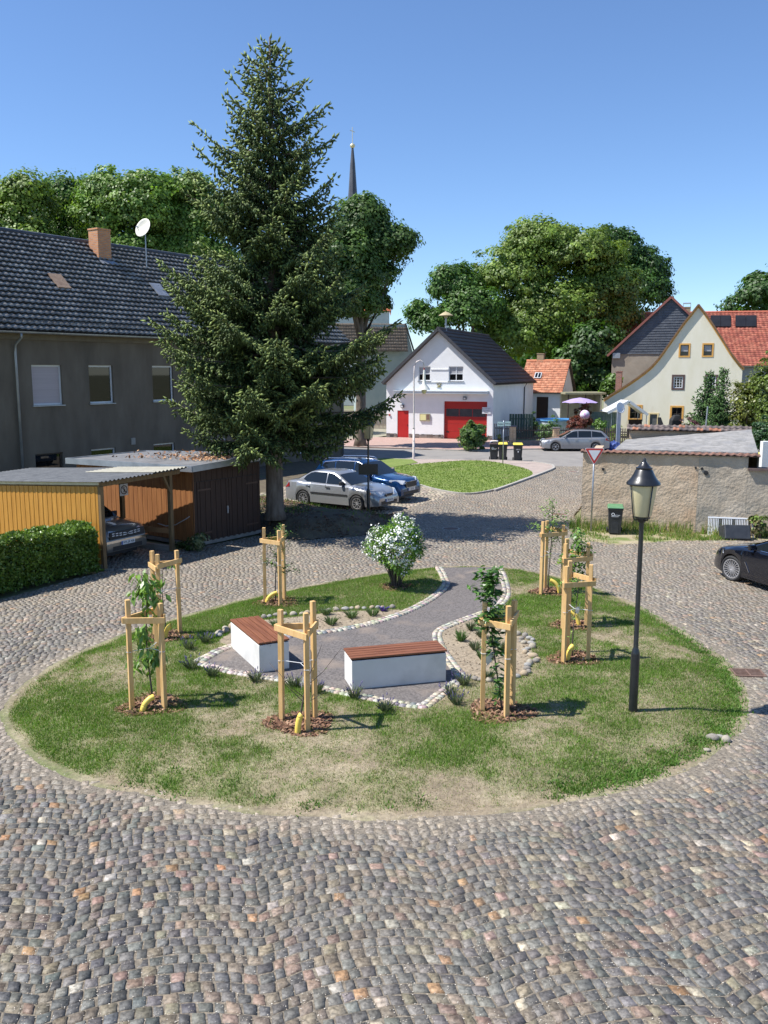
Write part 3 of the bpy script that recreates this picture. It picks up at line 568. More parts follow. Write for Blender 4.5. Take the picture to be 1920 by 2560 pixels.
for x, y, lb in ((1152, 1600, 'bright green tufty herb at the front corner of the right bed'), (1178, 1572, 'small dark herb at the path side of the right bed'), (1200, 1560, 'green herb by the violet flower in the right bed'), (1205, 1590, 'slim upright herb beside the left stake in the right bed'), (1232, 1610, 'grey herb between the stakes of the right bed'), (1252, 1622, 'leafy herb right behind the white plant tag'), (1208, 1645, 'wiry grey herb in the middle of the right bed'), (1222, 1695, 'small herb at the fieldstones in the front of the right bed'), (1187, 1622, 'sparse sprig beside a flat stone in the right bed')):
    q = W(x, y + 4, .12); tuft(q.x, q.y, .20 if 'bright' not in lb else .26, .15, 110, [(.10, .20, .05), (.15, .26, .07)] if 'gre' in lb else GRN, 'herb', lb, 'herb')
for x, y, lb in ((958, 1524, 'purple bellflower cushion between the fieldstones of the left bed'), (1214, 1562, 'violet flower cushion in the right bed behind the stake')):
    q = W(x, y + 4, .12); tuft(q.x, q.y, .12, .13, 60, [(.10, .05, .42), (.16, .10, .55), (.08, .14, .05)], 'bellflower', lb, 'flower', wid=.03)
# ---- mulch discs
m_mulch = AM('bark mulch', rough=.9, var=.3, scale=20)
def mulch(x, y, r_, lab, n=900):
    gg = np.random.default_rng(int(abs(x * 997 + y * 31))); a = gg.uniform(0, 6.283, n); rr = r_ * np.sqrt(gg.random(n)) * (1 + .15 * np.sin(a * 3 + x)); X, Y = x + rr * np.cos(a), y + rr * np.sin(a) * .92
    Z = zisl(X, Y) + .012 + .05 * np.clip(1 - rr / r_, 0, 1) * gg.random(n); th = gg.uniform(0, 3.14, n); L = gg.uniform(.02, .055, n); w_ = gg.uniform(.008, .02, n); tl = gg.normal(0, .35, n)
    ex = np.stack([np.cos(th) * L, np.sin(th) * L, tl * L], 1); ey = np.stack([-np.sin(th) * w_, np.cos(th) * w_, gg.normal(0, .3, n) * w_], 1); c = np.stack([X, Y, Z], 1)
    v = np.stack([c - ex - ey, c + ex - ey, c + ex + ey, c - ex + ey], 1).reshape(-1, 3)
    cl = np.array([(.17, .085, .05), (.27, .15, .09), (.08, .042, .028), (.38, .24, .15)])[gg.choice(4, n, p=[.4, .28, .2, .12])]
    tag(npmesh('bark_mulch', v, np.arange(n * 4).reshape(-1, 4), m_mulch, cl), lab, 'mulch', kind='stuff')
# ---- leaf clouds (vectorised)
def leafquads(P, D, L, Wd, gg, fold=.25, up=None):
    """leaves at P pointing along D (unit), length L, width Wd: one diamond of 4 points each"""
    n = len(P); rnd = gg.normal(0, 1, (n, 3)) if up is None else up + gg.normal(0, .35, (n, 3))
    S = np.cross(D, rnd); S /= np.linalg.norm(S, axis=1, keepdims=True) + 1e-9
    U = np.cross(S, D); v = np.empty((n, 4, 3)); L = L[:, None]; Wd = Wd[:, None]
    v[:, 0] = P; v[:, 1] = P + D * L * .45 + S * Wd * .5 - U * Wd * fold * .3; v[:, 2] = P + D * L - U * L * .12; v[:, 3] = P + D * L * .45 - S * Wd * .5 - U * Wd * fold * .3
    return v.reshape(-1, 3), np.arange(n * 4).reshape(-1, 4)
def sapling(x, y, h, name, lab, spec, lean=(0, 0)):
    gg = np.random.default_rng(int(h * 1000 + x * 77)); z = ZI(x, y); ro = thing(name, lab, 'sapling', (x, y, z), 0, 'young fruit trees staked on the island')
    pts = [Vector((lean[0] * t + .03 * math.sin(t * 5 + x), lean[1] * t + .02 * math.sin(t * 7 + y), h * t)) for t in np.linspace(0, 1, 9)]
    m = M(); m.tube(pts, [.016 - .0105 * i / 8 for i in range(9)], 7); brs = []
    for t, az, ln, rise in spec['br']:
        i = t * 8; k = min(int(i), 7); p = pts[k].lerp(pts[k + 1], i - k); a = R(az); d = Vector((math.cos(a), math.sin(a), 0))
        q = [p, p + d * ln * .5 + Vector((0, 0, rise * .4)), p + d * ln + Vector((0, 0, rise))]; m.tube(q, [.007, .005, .003], 5); brs.append(q)
    m.build('trunk', m_twig, ro, smooth=True)
    if spec['n']:
        n = spec['n']; P = np.empty((n, 3)); 
        for i in range(n):
            if brs and gg.random() < spec.get('bf', .7):
                q = brs[gg.integers(0, len(brs))]; t = gg.uniform(.15, 1); p = q[0].lerp(q[1], t * 2) if t < .5 else q[1].lerp(q[2], t * 2 - 1)
            else:
                t = gg.uniform(*spec['t']); k = min(int(t * 8), 7); p = pts[k].lerp(pts[k + 1], t * 8 - k)
            P[i] = p
        P += gg.normal(0, spec.get('sp', .04), (n, 3)); a = gg.uniform(0, 6.283, n); dz = gg.normal(spec['droop'], .35, n)
        D = np.stack([np.cos(a), np.sin(a), dz], 1); D /= np.linalg.norm(D, axis=1, keepdims=True)
        L = spec['L'] * gg.uniform(.7, 1.2, n); v, f = leafquads(P, D, L, L * spec.get('ar', .45), gg, up=np.array([0, 0, 1.0]))
        cl = np.array(spec['cols'])[gg.integers(0, len(spec['cols']), n)] * 1.25 * gg.uniform(.75, 1.25, (n, 1)); npmesh('foliage', v, f, m_leafs, cl, ro)
    return ro
YG = [(.16, .26, .05), (.24, .36, .08), (.10, .19, .03)]; DG = [(.045, .11, .018), (.07, .15, .03), (.10, .19, .05)]
def stakes(pts3, hs, lab, rail=1.46, tie=.95, stem=(0, 0)):
    """three square stakes with three nailed rails and a cord; pts3 = ground points"""
    c = sum((Vector(p) for p in pts3), Vector((0, 0, 0))) / 3; z = ZI(c.x, c.y); ro = thing('tree_stakes', lab, 'tree stakes', (c.x, c.y, z), 0, 'wooden three-legged stakes around the young trees')
    L = [Vector((p[0] - c.x, p[1] - c.y, 0)) for p in pts3]; tops = []
    for p, h in zip(L, hs):
        out = p.normalized() * .0; m = M(); q = p + Vector((0, 0, h - .06)) - p * .03; m.beam(p + Vector((0, 0, -.05)), q, .070, .070, up=(p.y, -p.x, 0)); m.build('stake', m_stake, ro, bevel=.004); tops.append(q)
    for i in range(3):
        a, b = L[i], L[(i + 1) % 3]; d = (b - a).normalized(); n = Vector((d.y, -d.x, 0)); mid = (a + b) / 2
        if n.dot(mid) < 0: n = -n
        zz = rail + (.0, .052, -.0)[i]; m = M(); m.beam(a + n * .048 - d * .07 + Vector((0, 0, zz)), b + n * .048 + d * .07 + Vector((0, 0, zz)), .032, .095); m.build('rail', m_stake, ro, bevel=.003)
    if tie:
        m = M(); s0 = Vector((stem[0] - c.x, stem[1] - c.y, tie))
        for p in L:
            q = p + Vector((0, 0, tie)); m.tube([q, s0], .005, 5); e = .036
            m.tube([q + Vector((e, e, 0)), q + Vector((e, -e, 0)), q + Vector((-e, -e, 0)), q + Vector((-e, e, 0)), q + Vector((e, e, 0))], .005, 5)
        m.build('cord', m_white, ro)
    return ro
m_ypipe = PM('yellow drain pipe', (.80, .58, .10), (.86, .64, .14), rough=.45, scale=6)
def ypipe(x, y, dx, dy, h, lab):
    z = ZI(x, y); m = M(); n = 12; pts = []; rs = []
    for i in range(n * 3):
        t = i / (n * 3 - 1); pts.append(Vector((dx * t * t, dy * t * t, h * math.sin(t * 1.35) / math.sin(1.35)))); rs.append(.042 + (.003 if i % 2 else 0))
    m.tube(pts, rs, 10, cap=False); o = m.build('watering_pipe', m_ypipe, smooth=True, loc=(x, y, z - .02), solid=.004); tag(o, lab, 'watering pipe', 'yellow watering pipes in the mulch')
def wp(x, y, z=.12): q = W(x, y, z); return (q.x, q.y, 0)
# S-pixel ground points of the three stakes, heights, stem
sets = [
 ('front left', [(332, 1789), (415, 1786), (396, 1757)], (1.84, 1.78, 1.80), (378, 1764), 'three-legged larch stakes at the front left of the island', (-.02, .0)),
 ('centre', [(708, 1814), (770, 1848), (780, 1818)], (1.80, 1.86, 1.92), (724, 1800), 'three-legged larch stakes around the bare sapling in front of the left bench', (.05, 0)),
 ('front right', [(1208, 1790), (1262, 1809), (1281, 1776)], (1.83, 1.83, 1.80), (1262, 1775), 'three-legged larch stakes standing beside the right flower bed', (-.1, 0)),
 ('right near', [(1411, 1668), (1461, 1662), (1419, 1640)], (1.86, 1.86, 1.84), (1430, 1655), 'nearest of the three right-hand stake frames close to the lamp post', (.03, 0)),
 ('right middle', [(1403, 1581), (1454, 1572), (1417, 1556)], (1.86, 1.84, 1.84), (1431, 1567), 'middle one of the three right-hand stake frames', (0, 0)),
 ('right far', [(1350, 1496), (1372, 1488), (1404, 1490)], (1.84, 1.72, 1.76), (1381, 1492), 'farthest of the three right-hand stake frames nearest the street', (.02, 0)),
 ('left far', [(660, 1519), (698, 1523), (694, 1508)], (1.82, 1.80, 1.84), (690, 1510), 'three-legged larch stakes at the back of the island in front of the spruce', (0, 0)),
 ('left behind', [(390, 1606), (402, 1618), (428, 1593)], (1.80, 1.80, 1.78), (408, 1600), 'three-legged larch stakes on the street side behind the front left ones', (0, 0))]
stem = {}
for nm, pp, hs, st, lb, ln in sets:
    P3 = [wp(*p) for p in pp]
    if nm == 'left behind': P3 = [(-4.62, 17.15, 0), (-4.42, 16.80, 0), (-4.15, 17.3, 0)]
    if nm == 'left far': P3 = [(-2.74, 19.7, 0), (-2.36, 19.45, 0), (-2.33, 20.0, 0)]
    if nm == 'front left': P3 = [(-3.97, 13.2, 0), (-3.46, 13.22, 0), (-3.66, 13.72, 0)]
    if nm == 'right near': P3 = [(3.28, 15.45, 0), (3.76, 15.58, 0), (3.46, 16.02, 0)]
    if nm == 'right middle': P3 = [(3.70, 17.6, 0), (4.22, 17.78, 0), (3.86, 18.25, 0)]
    if nm == 'right far': P3 = [(3.74, 20.4, 0), (4.28, 20.62, 0), (3.95, 21.0, 0)]
    if nm == 'centre': P3 = [(-1.56, 12.78, 0), (-1.13, 12.36, 0), (-1.06, 12.82, 0)]
    if nm == 'front right': P3 = [(1.54, 13.12, 0), (1.88, 12.86, 0), (2.04, 13.34, 0)]
    cx = sum(p[0] for p in P3) / 3; cy = sum(p[1] for p in P3) / 3
    stem[nm] = (cx, cy); stakes(P3, hs, lb, stem=(cx, cy))
    if nm not in (): mulch(cx, cy, .52 if nm[0] != 'r' else .46, {'front left': 'bark mulch around the front left sapling', 'centre': 'bark mulch around the bare sapling in the middle', 'front right': 'bark mulch around the glossy sapling at the right bed', 'right near': 'bark mulch around the nearest right-hand sapling', 'right middle': 'bark mulch around the middle right-hand sapling', 'right far': 'bark mulch around the farthest right-hand sapling', 'left far': 'bark mulch around the back left sapling', 'left behind': 'bark mulch around the sapling on the street side'}[nm])
s = stem['front left']; sapling(*s, 2.15, 'cherry_sapling', 'young cherry with large drooping bright leaves inside the front left stakes', dict(n=330, L=.165, ar=.42, t=(.28, 1), droop=-1.2, sp=.05, bf=.72, cols=YG + [(.12, .22, .04)], br=[(.55, 200, .18, .05), (.42, 20, .2, .02), (.33, 190, .22, .05), (.36, 350, .25, .0), (.85, 180, .22, .10), (.9, 30, .2, .05), (.95, 210, .15, .12), (.8, 10, .22, .05), (.88, 100, .2, .05), (.92, 270, .2, .0)]), (-.04, .04))
s = stem['centre']; sapling(*s, 1.35, 'bare_sapling', 'thin leafless sapling inside the middle front stakes', dict(n=10, L=.05, t=(.3, .5), droop=0, cols=YG, br=[(.25, 160, .55, .55), (.22, 10, .35, .18), (.42, 5, .55, .60), (.30, 200, .42, .5), (.5, 40, .3, .5)], bf=.5), (.10, .0))
s = stem['front right']; sapling(*s, 2.25, 'laurel_sapling', 'tall sapling with dark glossy leaves inside the stakes by the right bed', dict(n=620, L=.135, ar=.45, t=(.10, 1), droop=-.1, sp=.05, bf=.62, cols=DG, br=[(.96, 40, .18, .06), (.95, 160, .16, .08), (.93, 280, .16, .05), (.86, 190, .28, .06), (.84, 0, .16, .05), (.80, 120, .18, .05), (.74, 300, .16, .02), (.68, 200, .20, .02), (.66, 30, .15, .05), (.6, 150, .12, .0), (.9, 90, .18, .05)]), (-.22, .05))
s = stem['right near']; sapling(*s, 1.55, 'thin_sapling', 'thin curved sapling with few leaves inside the nearest right-hand stakes', dict(n=60, L=.09, t=(.3, 1), droop=-.3, cols=YG, br=[(.9, 200, .12, .1)]), (.03, 0))
s = stem['right middle']; sapling(*s, 2.0, 'pear_sapling', 'densely leaved young pear inside the middle right-hand stakes', dict(n=620, L=.095, ar=.6, t=(.25, 1), droop=-.5, sp=.06, bf=.75, cols=YG + DG, br=[(.75, 200, .38, -.05), (.8, 0, .28, .05), (.9, 60, .2, .2), (.62, 30, .25, .1), (.66, 160, .25, .0), (.5, 350, .22, .1), (.42, 190, .2, .1), (.85, 300, .2, .1)]), (.02, 0))
s = stem['right far']; sapling(*s, 2.25, 'apple_sapling', 'airy young apple tree with small leaves inside the farthest right-hand stakes', dict(n=700, L=.075, ar=.5, t=(.4, 1), droop=-.1, sp=.05, bf=.8, cols=[(.15, .24, .06), (.09, .16, .04), (.22, .32, .08)], br=[(.7, 185, .55, .10), (.6, 200, .35, .25), (.66, 10, .38, .30), (.55, 20, .3, .25), (.8, 170, .25, .3), (.78, 350, .35, .25), (.9, 90, .2, .2), (.7, 270, .3, .3)]), (0, 0))
s = stem['left far']; sapling(*s, 1.75, 'plum_sapling', 'small-leaved young plum inside the stakes at the back of the island', dict(n=460, L=.07, ar=.5, t=(.4, 1), droop=.0, sp=.04, bf=.85, cols=DG + [(.14, .22, .05)], br=[(.45, 5, .42, .15), (.42, 0, .55, .02), (.5, 180, .3, .2), (.6, 150, .2, .3), (.62, 20, .3, .35), (.8, 180, .2, .2), (.85, 30, .3, .15), (.95, 60, .2, .1)]), (.02, 0))
s = stem['left behind']; sapling(*s, 1.45, 'leafless_sapling', 'thin leafless stem inside the stakes on the street side', dict(n=14, L=.10, t=(.7, 1), droop=-.8, cols=YG, br=[(.95, 30, .2, .08)]), (0, 0))
for nm, dx, dy, hh, ox, oy, lb in (('front left', .16, .10, .24, -.08, -.28, 'short yellow pipe bent towards the front left sapling'), ('centre', .06, .03, .30, -.02, -.38, 'yellow pipe standing up in front of the bare sapling'),
    ('right near', .1, .05, .30, -.13, -.15, 'yellow pipe beside the nearest right-hand sapling'), ('right middle', -.18, .08, .32, .15, -.05, 'yellow pipe leaning towards the middle right-hand sapling'),
    ('right far', -.22, .05, .34, .22, -.12, 'curved yellow pipe beside the farthest right-hand sapling'), ('left far', .24, .05, .26, -.22, -.05, 'yellow pipe curving up at the back left sapling'), ('left behind', .12, .0, .30, .05, -.2, 'yellow pipe half hidden behind the front left stakes')):
    s = stem[nm]; ypipe(s[0] + ox, s[1] + oy, dx, dy, hh, lb)
# plant tags
def ptag(x, y, z, lab, s=1, rz=.3):
    m = M(); m.add([(-.05 * s, 0, .08 * s), (.05 * s, .01, .08 * s), (.055 * s, .012, -.05 * s), (.0, .0, -.11 * s), (-.055 * s, -.008, -.03 * s)], [(0, 1, 2, 3, 4)]); m.tube([(0, 0, .08 * s), (.03, .02, .17 * s)], .002, 4)
    o = m.build('plant_tag', m_white, solid=.002, loc=(x, y, z)); o.rotation_euler = (.2, .1, rz); tag(o, lab, 'plant tag')
s = stem['front right']; ptag(s[0] - .19, s[1] + .02, .98, 'white paper tag hanging on the glossy sapling', 1.1)
s = stem['right near']; ptag(s[0] + .06, s[1], 1.05, 'pale tag hanging on the nearest right-hand sapling', .8)
s = stem['centre']; ptag(s[0] + .02, s[1], .72, 'long narrow white tag on the bare sapling', .7, 1.2)
# ---- flowering shrub
def shrub_fl():
    q = W(990, 1468, .12); ro = thing('mock_orange', 'rounded shrub covered in white blossoms beside the gravel path', 'shrub', (q.x, q.y, .12)); gg = np.random.default_rng(3); m = M(); tips = []
    for i in range(26):
        a = gg.uniform(0, 6.28); r_ = gg.uniform(.35, .78); h = gg.uniform(.95, 1.75) * (1 - .15 * r_); p0 = Vector((math.cos(a) * .13 * gg.random(), math.sin(a) * .13 * gg.random(), 0)); p1 = Vector((math.cos(a) * r_ * .35, math.sin(a) * r_ * .35, h * .4)); p2 = Vector((math.cos(a) * r_, math.sin(a) * r_, h)); m.tube([p0, p1, p1.lerp(p2, .5) + Vector((0, 0, .05)), p2], [.014, .011, .007, .003], 5); tips.append((p1, p2))
    m.build('stems', m_twig, ro); n = 5200; P = np.empty((n, 3)); k = 0
    while k < n:
        d = gg.normal(0, 1, 3); d /= np.linalg.norm(d); rr = gg.uniform(.45, 1) ** .5 * (1 + .13 * math.sin(d[0] * 5 + 1) + .10 * math.sin(d[1] * 6) + .08 * math.sin(d[2] * 7 + d[0] * 4)); p = np.array([d[0] * .70, d[1] * .68, d[2] * .62]) * rr + np.array([0.02, 0, 1.02])
        if p[2] < .33 or (p[2] < .75 and math.hypot(p[0], p[1]) > .35 + (p[2] - .3) * .8): continue
        P[k] = p; k += 1
    D = P - np.array([0, 0, .6]); D /= np.linalg.norm(D, axis=1, keepdims=True); D += gg.normal(0, .5, (n, 3)); D[:, 2] -= .25; D /= np.linalg.norm(D, axis=1, keepdims=True); L = gg.uniform(.06, .11, n)
    v, f = leafquads(P, D, L, L * .5, gg, up=np.array([0, 0, 1.0])); cl = np.array([(.16, .30, .05), (.24, .38, .07), (.10, .20, .03)])[gg.integers(0, 3, n)] * gg.uniform(.8, 1.2, (n, 1)); npmesh('foliage', v, f, m_leafs, cl, ro)
    # blossoms: little five-petalled clusters
    q_ = P[np.linalg.norm((P - np.array([0.02, 0, 1.08])) / .7, axis=1) > .78]; sel = q_[gg.random(len(q_)) < np.clip(.04 + .24 * (q_[:, 2] - .6) - .12 * (q_[:, 0] > .40), .015, .32)]; vv = []; ff = []; nn = 0
    for p in sel:
        o_ = (p - np.array([0, 0, .9])); o_ /= np.linalg.norm(o_)
        for b in range(int(gg.integers(4, 8))):
            c = p + o_ * .04 + gg.normal(0, .032, 3); ax = o_ + gg.normal(0, .45, 3); ax /= np.linalg.norm(ax); s1 = np.cross(ax, [0.3, .2, 1]); s1 /= np.linalg.norm(s1); s2 = np.cross(ax, s1); r_ = gg.uniform(.019, .030)
            vv.append(c + ax * .004)
            for t in range(8): a = t * math.pi / 4; rr = r_ * (1 if t % 2 else .62); vv.append(c + (s1 * math.cos(a) + s2 * math.sin(a)) * rr + ax * .008 * (t % 2))
            for t in range(4): ff.append((nn, nn + 1 + 2 * t, nn + 2 + 2 * t, nn + 1 + (2 * t + 2) % 8))
            nn += 9
    npmesh('blossom', np.array(vv), np.array(ff), PM('petals', (.80, .80, .74), (.86, .86, .82), rough=.6, scale=10), None, ro)
    mulch(q.x, q.y, .42, 'bark mulch under the white flowering shrub', 500)
shrub_fl()
# ---- lamp posts
m_opal = PM('yellowed lamp glass', (.60, .52, .30), (.68, .60, .38), rough=.25, scale=3, spec=.6)
def lamp(x, y, z, H, lab, plate=None):
    ro = thing('lamp_post', lab, 'street lamp', (x, y, z), 0, 'black lantern posts'); b = .98; s = H / 3.92
    m = M(); m.lathe([(.0, -.1), (.068, -.1), (.068, b - .04), (.063, b), (.044, b + .06), (.038, b + .08), (.035, 3.08 * s), (.0, 3.08 * s)], 20); m.build('pole', m_black, ro, smooth='auto')
    z0 = 3.06 * s; m = M(); m.lathe([(0, 0), (.045, 0), (.06, .02), (.06, .06), (.10, .065), (.10, .10), (0, .10)], 20, (0, 0, z0)); m.build('bracket', m_black, ro, smooth='auto')
    m = M(); m.lathe([(.0, .10), (.128, .10), (.138, .115), (.205, .58), (0, .58)], 24, (0, 0, z0)); m.build('lantern_glass', m_opal, ro, smooth='auto')
    m = M()
    for k in range(4):
        a = R(20 + 90 * k); c, s_ = math.cos(a), math.sin(a); m.tube([(c * .07, s_ * .07, z0 + .045), (c * .135, s_ * .135, z0 + .05), (c * .155, s_ * .155, z0 + .10), (c * .228, s_ * .228, z0 + .60)], .010, 6)
    m.build('lantern_frame', m_black, ro, smooth=True)
    m = M(); m.lathe([(.20, .585), (.242, .575), (.252, .59), (.246, .612), (.20, .66), (.162, .72), (.130, .79), (.115, .81), (.122, .82), (.122, .835), (.10, .84), (.068, .875), (.040, .91), (.026, .93), (.026, .96), (.012, .975), (0, .98)], 28, (0, 0, z0)); m.build('lantern_cap', m_black, ro, smooth='auto')
    if plate: m = M(); m.box((-.36, -.075, 1.58), (.36, -.062, 1.98)); m.build('sign_plate', m_black, ro, bevel=.03); m = M(); m.box((-.07, -.065, 1.66), (.07, .06, 1.70)); m.box((-.07, -.065, 1.86), (.07, .06, 1.90)); m.build('clamp', m_steel, ro)
    return ro
q = W(1582, 1779, .12); lamp(q.x, q.y, .11, 3.86, 'tall black lantern post standing on the right of the round lawn')
q = W(921, 1290); lamp(q.x, q.y, .0, 3.62, 'black lantern post with a dark sign plate beside the parked silver saloon', True)
# ================================================================== BUILDINGS
class Plane3:
    """a wall plane through p0 (ground), running along angle a (deg from +X); u along wall, n towards the viewer"""
    def __init__(s, p0, a):
        s.p = Vector((p0[0], p0[1], 0)); s.u = Vector((math.cos(R(a)), math.sin(R(a)), 0)); s.n = Vector((s.u.y, -s.u.x, 0)); s.a = a
    def uz(s, x, y, off=0.0):
        r = ray(x, y); o = Vector((0, 0, EYE)); t = ((s.p + s.n * off) - o).dot(s.n) / r.dot(s.n); q = o + r * t; return ((q - s.p).dot(s.u), q.z)
    def rect(s, x0, y0, x1, y1, off=0.0):
        a = s.uz(x0, y0, off); b = s.uz(x1, y1, off); return (min(a[0], b[0]), min(a[1], b[1]), max(a[0], b[0]), max(a[1], b[1]))
def rendered(name, c1, c2, c3=None, bump=.008, bscale=9, w3=(.58, .75), **k): return PM(name, c1, c2, rough=.95, scale=1.1, detail=9, bump=bump, bscale=bscale, c3=c3, s3=.8, w3=w3, **k)
def wallbody(name, prof, depth, mat, parent, holes=()):
    """prof = [(u,z)...] front outline; local frame: x=u, y=depth (into house), z up; holes=(u0,z0,u1,z1[,d])"""
    m = M(); n = len(prof); m.add([(u, 0, z) for u, z in prof] + [(u, depth, z) for u, z in prof], [tuple(range(n)), tuple(reversed(range(n, 2 * n)))] + [(i, (i + 1) % n, n + (i + 1) % n, n + i) for i in range(n)])
    o = m.build(name, mat, parent)
    if holes: carve(o, [((h[0], -.3, h[1]), (h[2], h[4] if len(h) > 4 else .16, h[3])) for h in holes])
    return o
def window(par, r, fm, d=.12, cols=2, rows=1, gl=None, fr=.055, sill=None, name='window', bars=.025, y0=0.0, surround=None, curtain=0):
    """framed window in the opening r=(u0,z0,u1,z1) set back by d; y grows into the house"""
    u0, z0, u1, z1 = r; m = M(); a, b = y0 + d - .05, y0 + d
    m.box((u0, a, z0), (u1, b, z0 + fr)); m.box((u0, a, z1 - fr), (u1, b, z1)); m.box((u0, a, z0 + fr), (u0 + fr, b, z1 - fr)); m.box((u1 - fr, a, z0 + fr), (u1, b, z1 - fr))
    for i in range(1, cols): c = u0 + (u1 - u0) * i / cols; m.box((c - bars, a - .004, z0 + fr), (c + bars, b, z1 - fr))
    for i in range(1, rows): c = z0 + (z1 - z0) * i / rows; m.box((u0 + fr, a - .002, c - bars * .7), (u1 - fr, b - .004, c + bars * .7))
    o = m.build(name, fm, par); g_ = M(); g_.box((u0 + fr, b - .012, z0 + fr), (u1 - fr, b - .002, z1 - fr)); g_.build('pane', gl or m_glass, o)
    if curtain:
        c_ = M(); c_.box((u0 + fr + .01, b - .0175, z1 - fr - (z1 - z0) * curtain), (u1 - fr - .01, b - .0125, z1 - fr)); c_.build('curtain', m_curt, o)
    if sill: s_ = M(); s_.box((u0 - .06, y0 - .07, z0 - .05), (u1 + .06, y0 + d - .055, z0 - .004)); s_.build('sill', sill, o)
    if surround:
        sm, sw = surround; q = M(); q.box((u0 - sw, y0 - .03, z1), (u1 + sw, y0 + .05, z1 + sw)); q.box((u0 - sw, y0 - .03, z0 - sw), (u1 + sw, y0 + .05, z0)); q.box((u0 - sw, y0 - .03, z0), (u0, y0 + .05, z1)); q.box((u1, y0 - .03, z0), (u1 + sw, y0 + .05, z1)); q.build('surround', sm, o)
    return o
def tileroof(name, A, B, Cc, D, cw, ch, mat, parent, wave=.035, step=.04, jit=.006, thick=.10, seed=1, cols=None, sub=5, sd=.9):
    """A,B eave corners (left,right), D,Cc ridge corners (left,right); real courses that overlap and roll"""
    A, B, Cc, D = map(Vector, (A, B, Cc, D)); wd = (B - A).length; ln = ((D - A).length + (Cc - B).length) / 2; nc = max(2, int(wd / cw)); nr = max(2, int(ln / ch)); n = (B - A).cross(D - A).normalized()
    if n.z < 0: n = -n
    g_ = np.random.default_rng(seed); ns = nc * sub + 1; A_, B_, C_, D_, N_ = map(np.array, (A, B, Cc, D, n)); s = np.linspace(0, 1, ns)[:, None]; vs = []; fs = []; cl = []
    ph = (np.arange(ns) % sub) / sub; prof = wave * (np.sin(ph * 2 * np.pi) * .5 + .5) ** 1.3
    cj = g_.normal(0, jit, (nr, nc + 1)); base = 0
    for r in range(nr):
        t0, t1 = r / nr, min(1, (r + 1) / nr + .01); lo = A_ + (B_ - A_) * s; hi = D_ + (C_ - D_) * s; p0 = lo + (hi - lo) * t0; p1 = lo + (hi - lo) * t1
        jt = cj[r][np.minimum(np.arange(ns) // sub, nc)][:, None]; h = (prof[:, None] + jt)
        vs += [p0 + N_ * (h + step), p1 + N_ * (h + 0), p0 + N_ * (h - .015)]
        i = np.arange(ns - 1); fs += [np.stack([base + i, base + i + 1, base + ns + i + 1, base + ns + i], 1), np.stack([base + 2 * ns + i, base + 2 * ns + i + 1, base + i + 1, base + i], 1)]; base += 3 * ns
        if cols is not None:
            cc_ = np.array(cols)[g_.integers(0, len(cols), nc + 1)] * g_.uniform(.85, 1.15, (nc + 1, 1)); q = cc_[np.minimum(i // sub, nc)]; cl += [q, q * sd]  # lower edge of each course painted darker by sd, imitating shade between rows
    o = npmesh(name, np.concatenate(vs), np.concatenate(fs), mat, np.concatenate(cl) if cols is not None else None, parent)
    m = M(); k = n * thick; m.add([A - k, B - k, Cc - k, D - k, A - n * .012, B - n * .012, Cc - n * .012, D - n * .012], [(0, 1, 2, 3), (4, 5, 6, 7), (0, 1, 5, 4), (1, 2, 6, 5), (2, 3, 7, 6), (3, 0, 4, 7)]); m.build('roof_edge', m_rafter, parent); return o
m_rafter = PM('stained roof boards', (.06, .045, .035), (.09, .07, .055), rough=.8, scale=4)
def gutter(p, q, mat, par, r_=.07):
    m = M(); p, q = Vector(p), Vector(q); d = (q - p).normalized(); n = Vector((0, 0, 1)).cross(d); vs = []
    for e in (p, q):
        for k in range(7): a = math.pi * k / 6; vs.append(e + n * math.cos(a) * r_ - Vector((0, 0, 1)) * math.sin(a) * r_)
    m.add(vs, [(k, k + 1, 8 + k, 7 + k) for k in range(6)]); m.build('gutter', mat, par, solid=.006)
def ridge(p, q, mat, par, r_=.11, seg=.38):
    m = M(); p, q = Vector(p), Vector(q); L = (q - p).length; n = int(L / seg); d = (q - p) / n
    for i in range(n): m.tube([p + d * i, p + d * (i + 1.06)], [r_ * 1.05, r_ * .93], 8)
    m.build('ridge_tiles', mat, par)
def chimney(par, x0, y0, z0, x1, y1, z1, mat, cap=None, name='chimney'):
    m = M(); m.box((x0, y0, z0), (x1, y1, z1 - .08)); m.box((x0 - .03, y0 - .03, z1 - .08), (x1 + .03, y1 + .03, z1)); o = m.build(name, mat, par)
    f = M(); f.box((x0 + .12, y0 + .12, z1), (x1 - .12, y1 - .12, z1 + .01)); f.build('flue', m_dark, o); return o
def brick(name, c1, c2, mo=(.35, .30, .25), sc_=1.0):
    m, t, b = newmat(name); L = t.links; tc = t.nodes.new('ShaderNodeTexCoord'); br = t.nodes.new('ShaderNodeTexBrick'); sp = t.nodes.new('ShaderNodeSeparateXYZ'); cb = t.nodes.new('ShaderNodeCombineXYZ'); ad = t.nodes.new('ShaderNodeMath')
    L.new(tc.outputs['Object'], sp.inputs[0]); L.new(sp.outputs[0], ad.inputs[0]); L.new(sp.outputs[1], ad.inputs[1]); L.new(ad.outputs[0], cb.inputs[0]); L.new(sp.outputs[2], cb.inputs[1]); L.new(cb.outputs[0], br.inputs[0])
    br.inputs['Scale'].default_value = sc_; br.inputs['Color1'].default_value = (*c1, 1); br.inputs['Color2'].default_value = (*c2, 1); br.inputs['Mortar'].default_value = (*mo, 1); br.inputs['Mortar Size'].default_value = .012; br.inputs['Brick Width'].default_value = .26; br.inputs['Row Height'].default_value = .085
    L.new(br.outputs[0], b.inputs['Base Color']); b.inputs['Roughness'].default_value = .9; return m
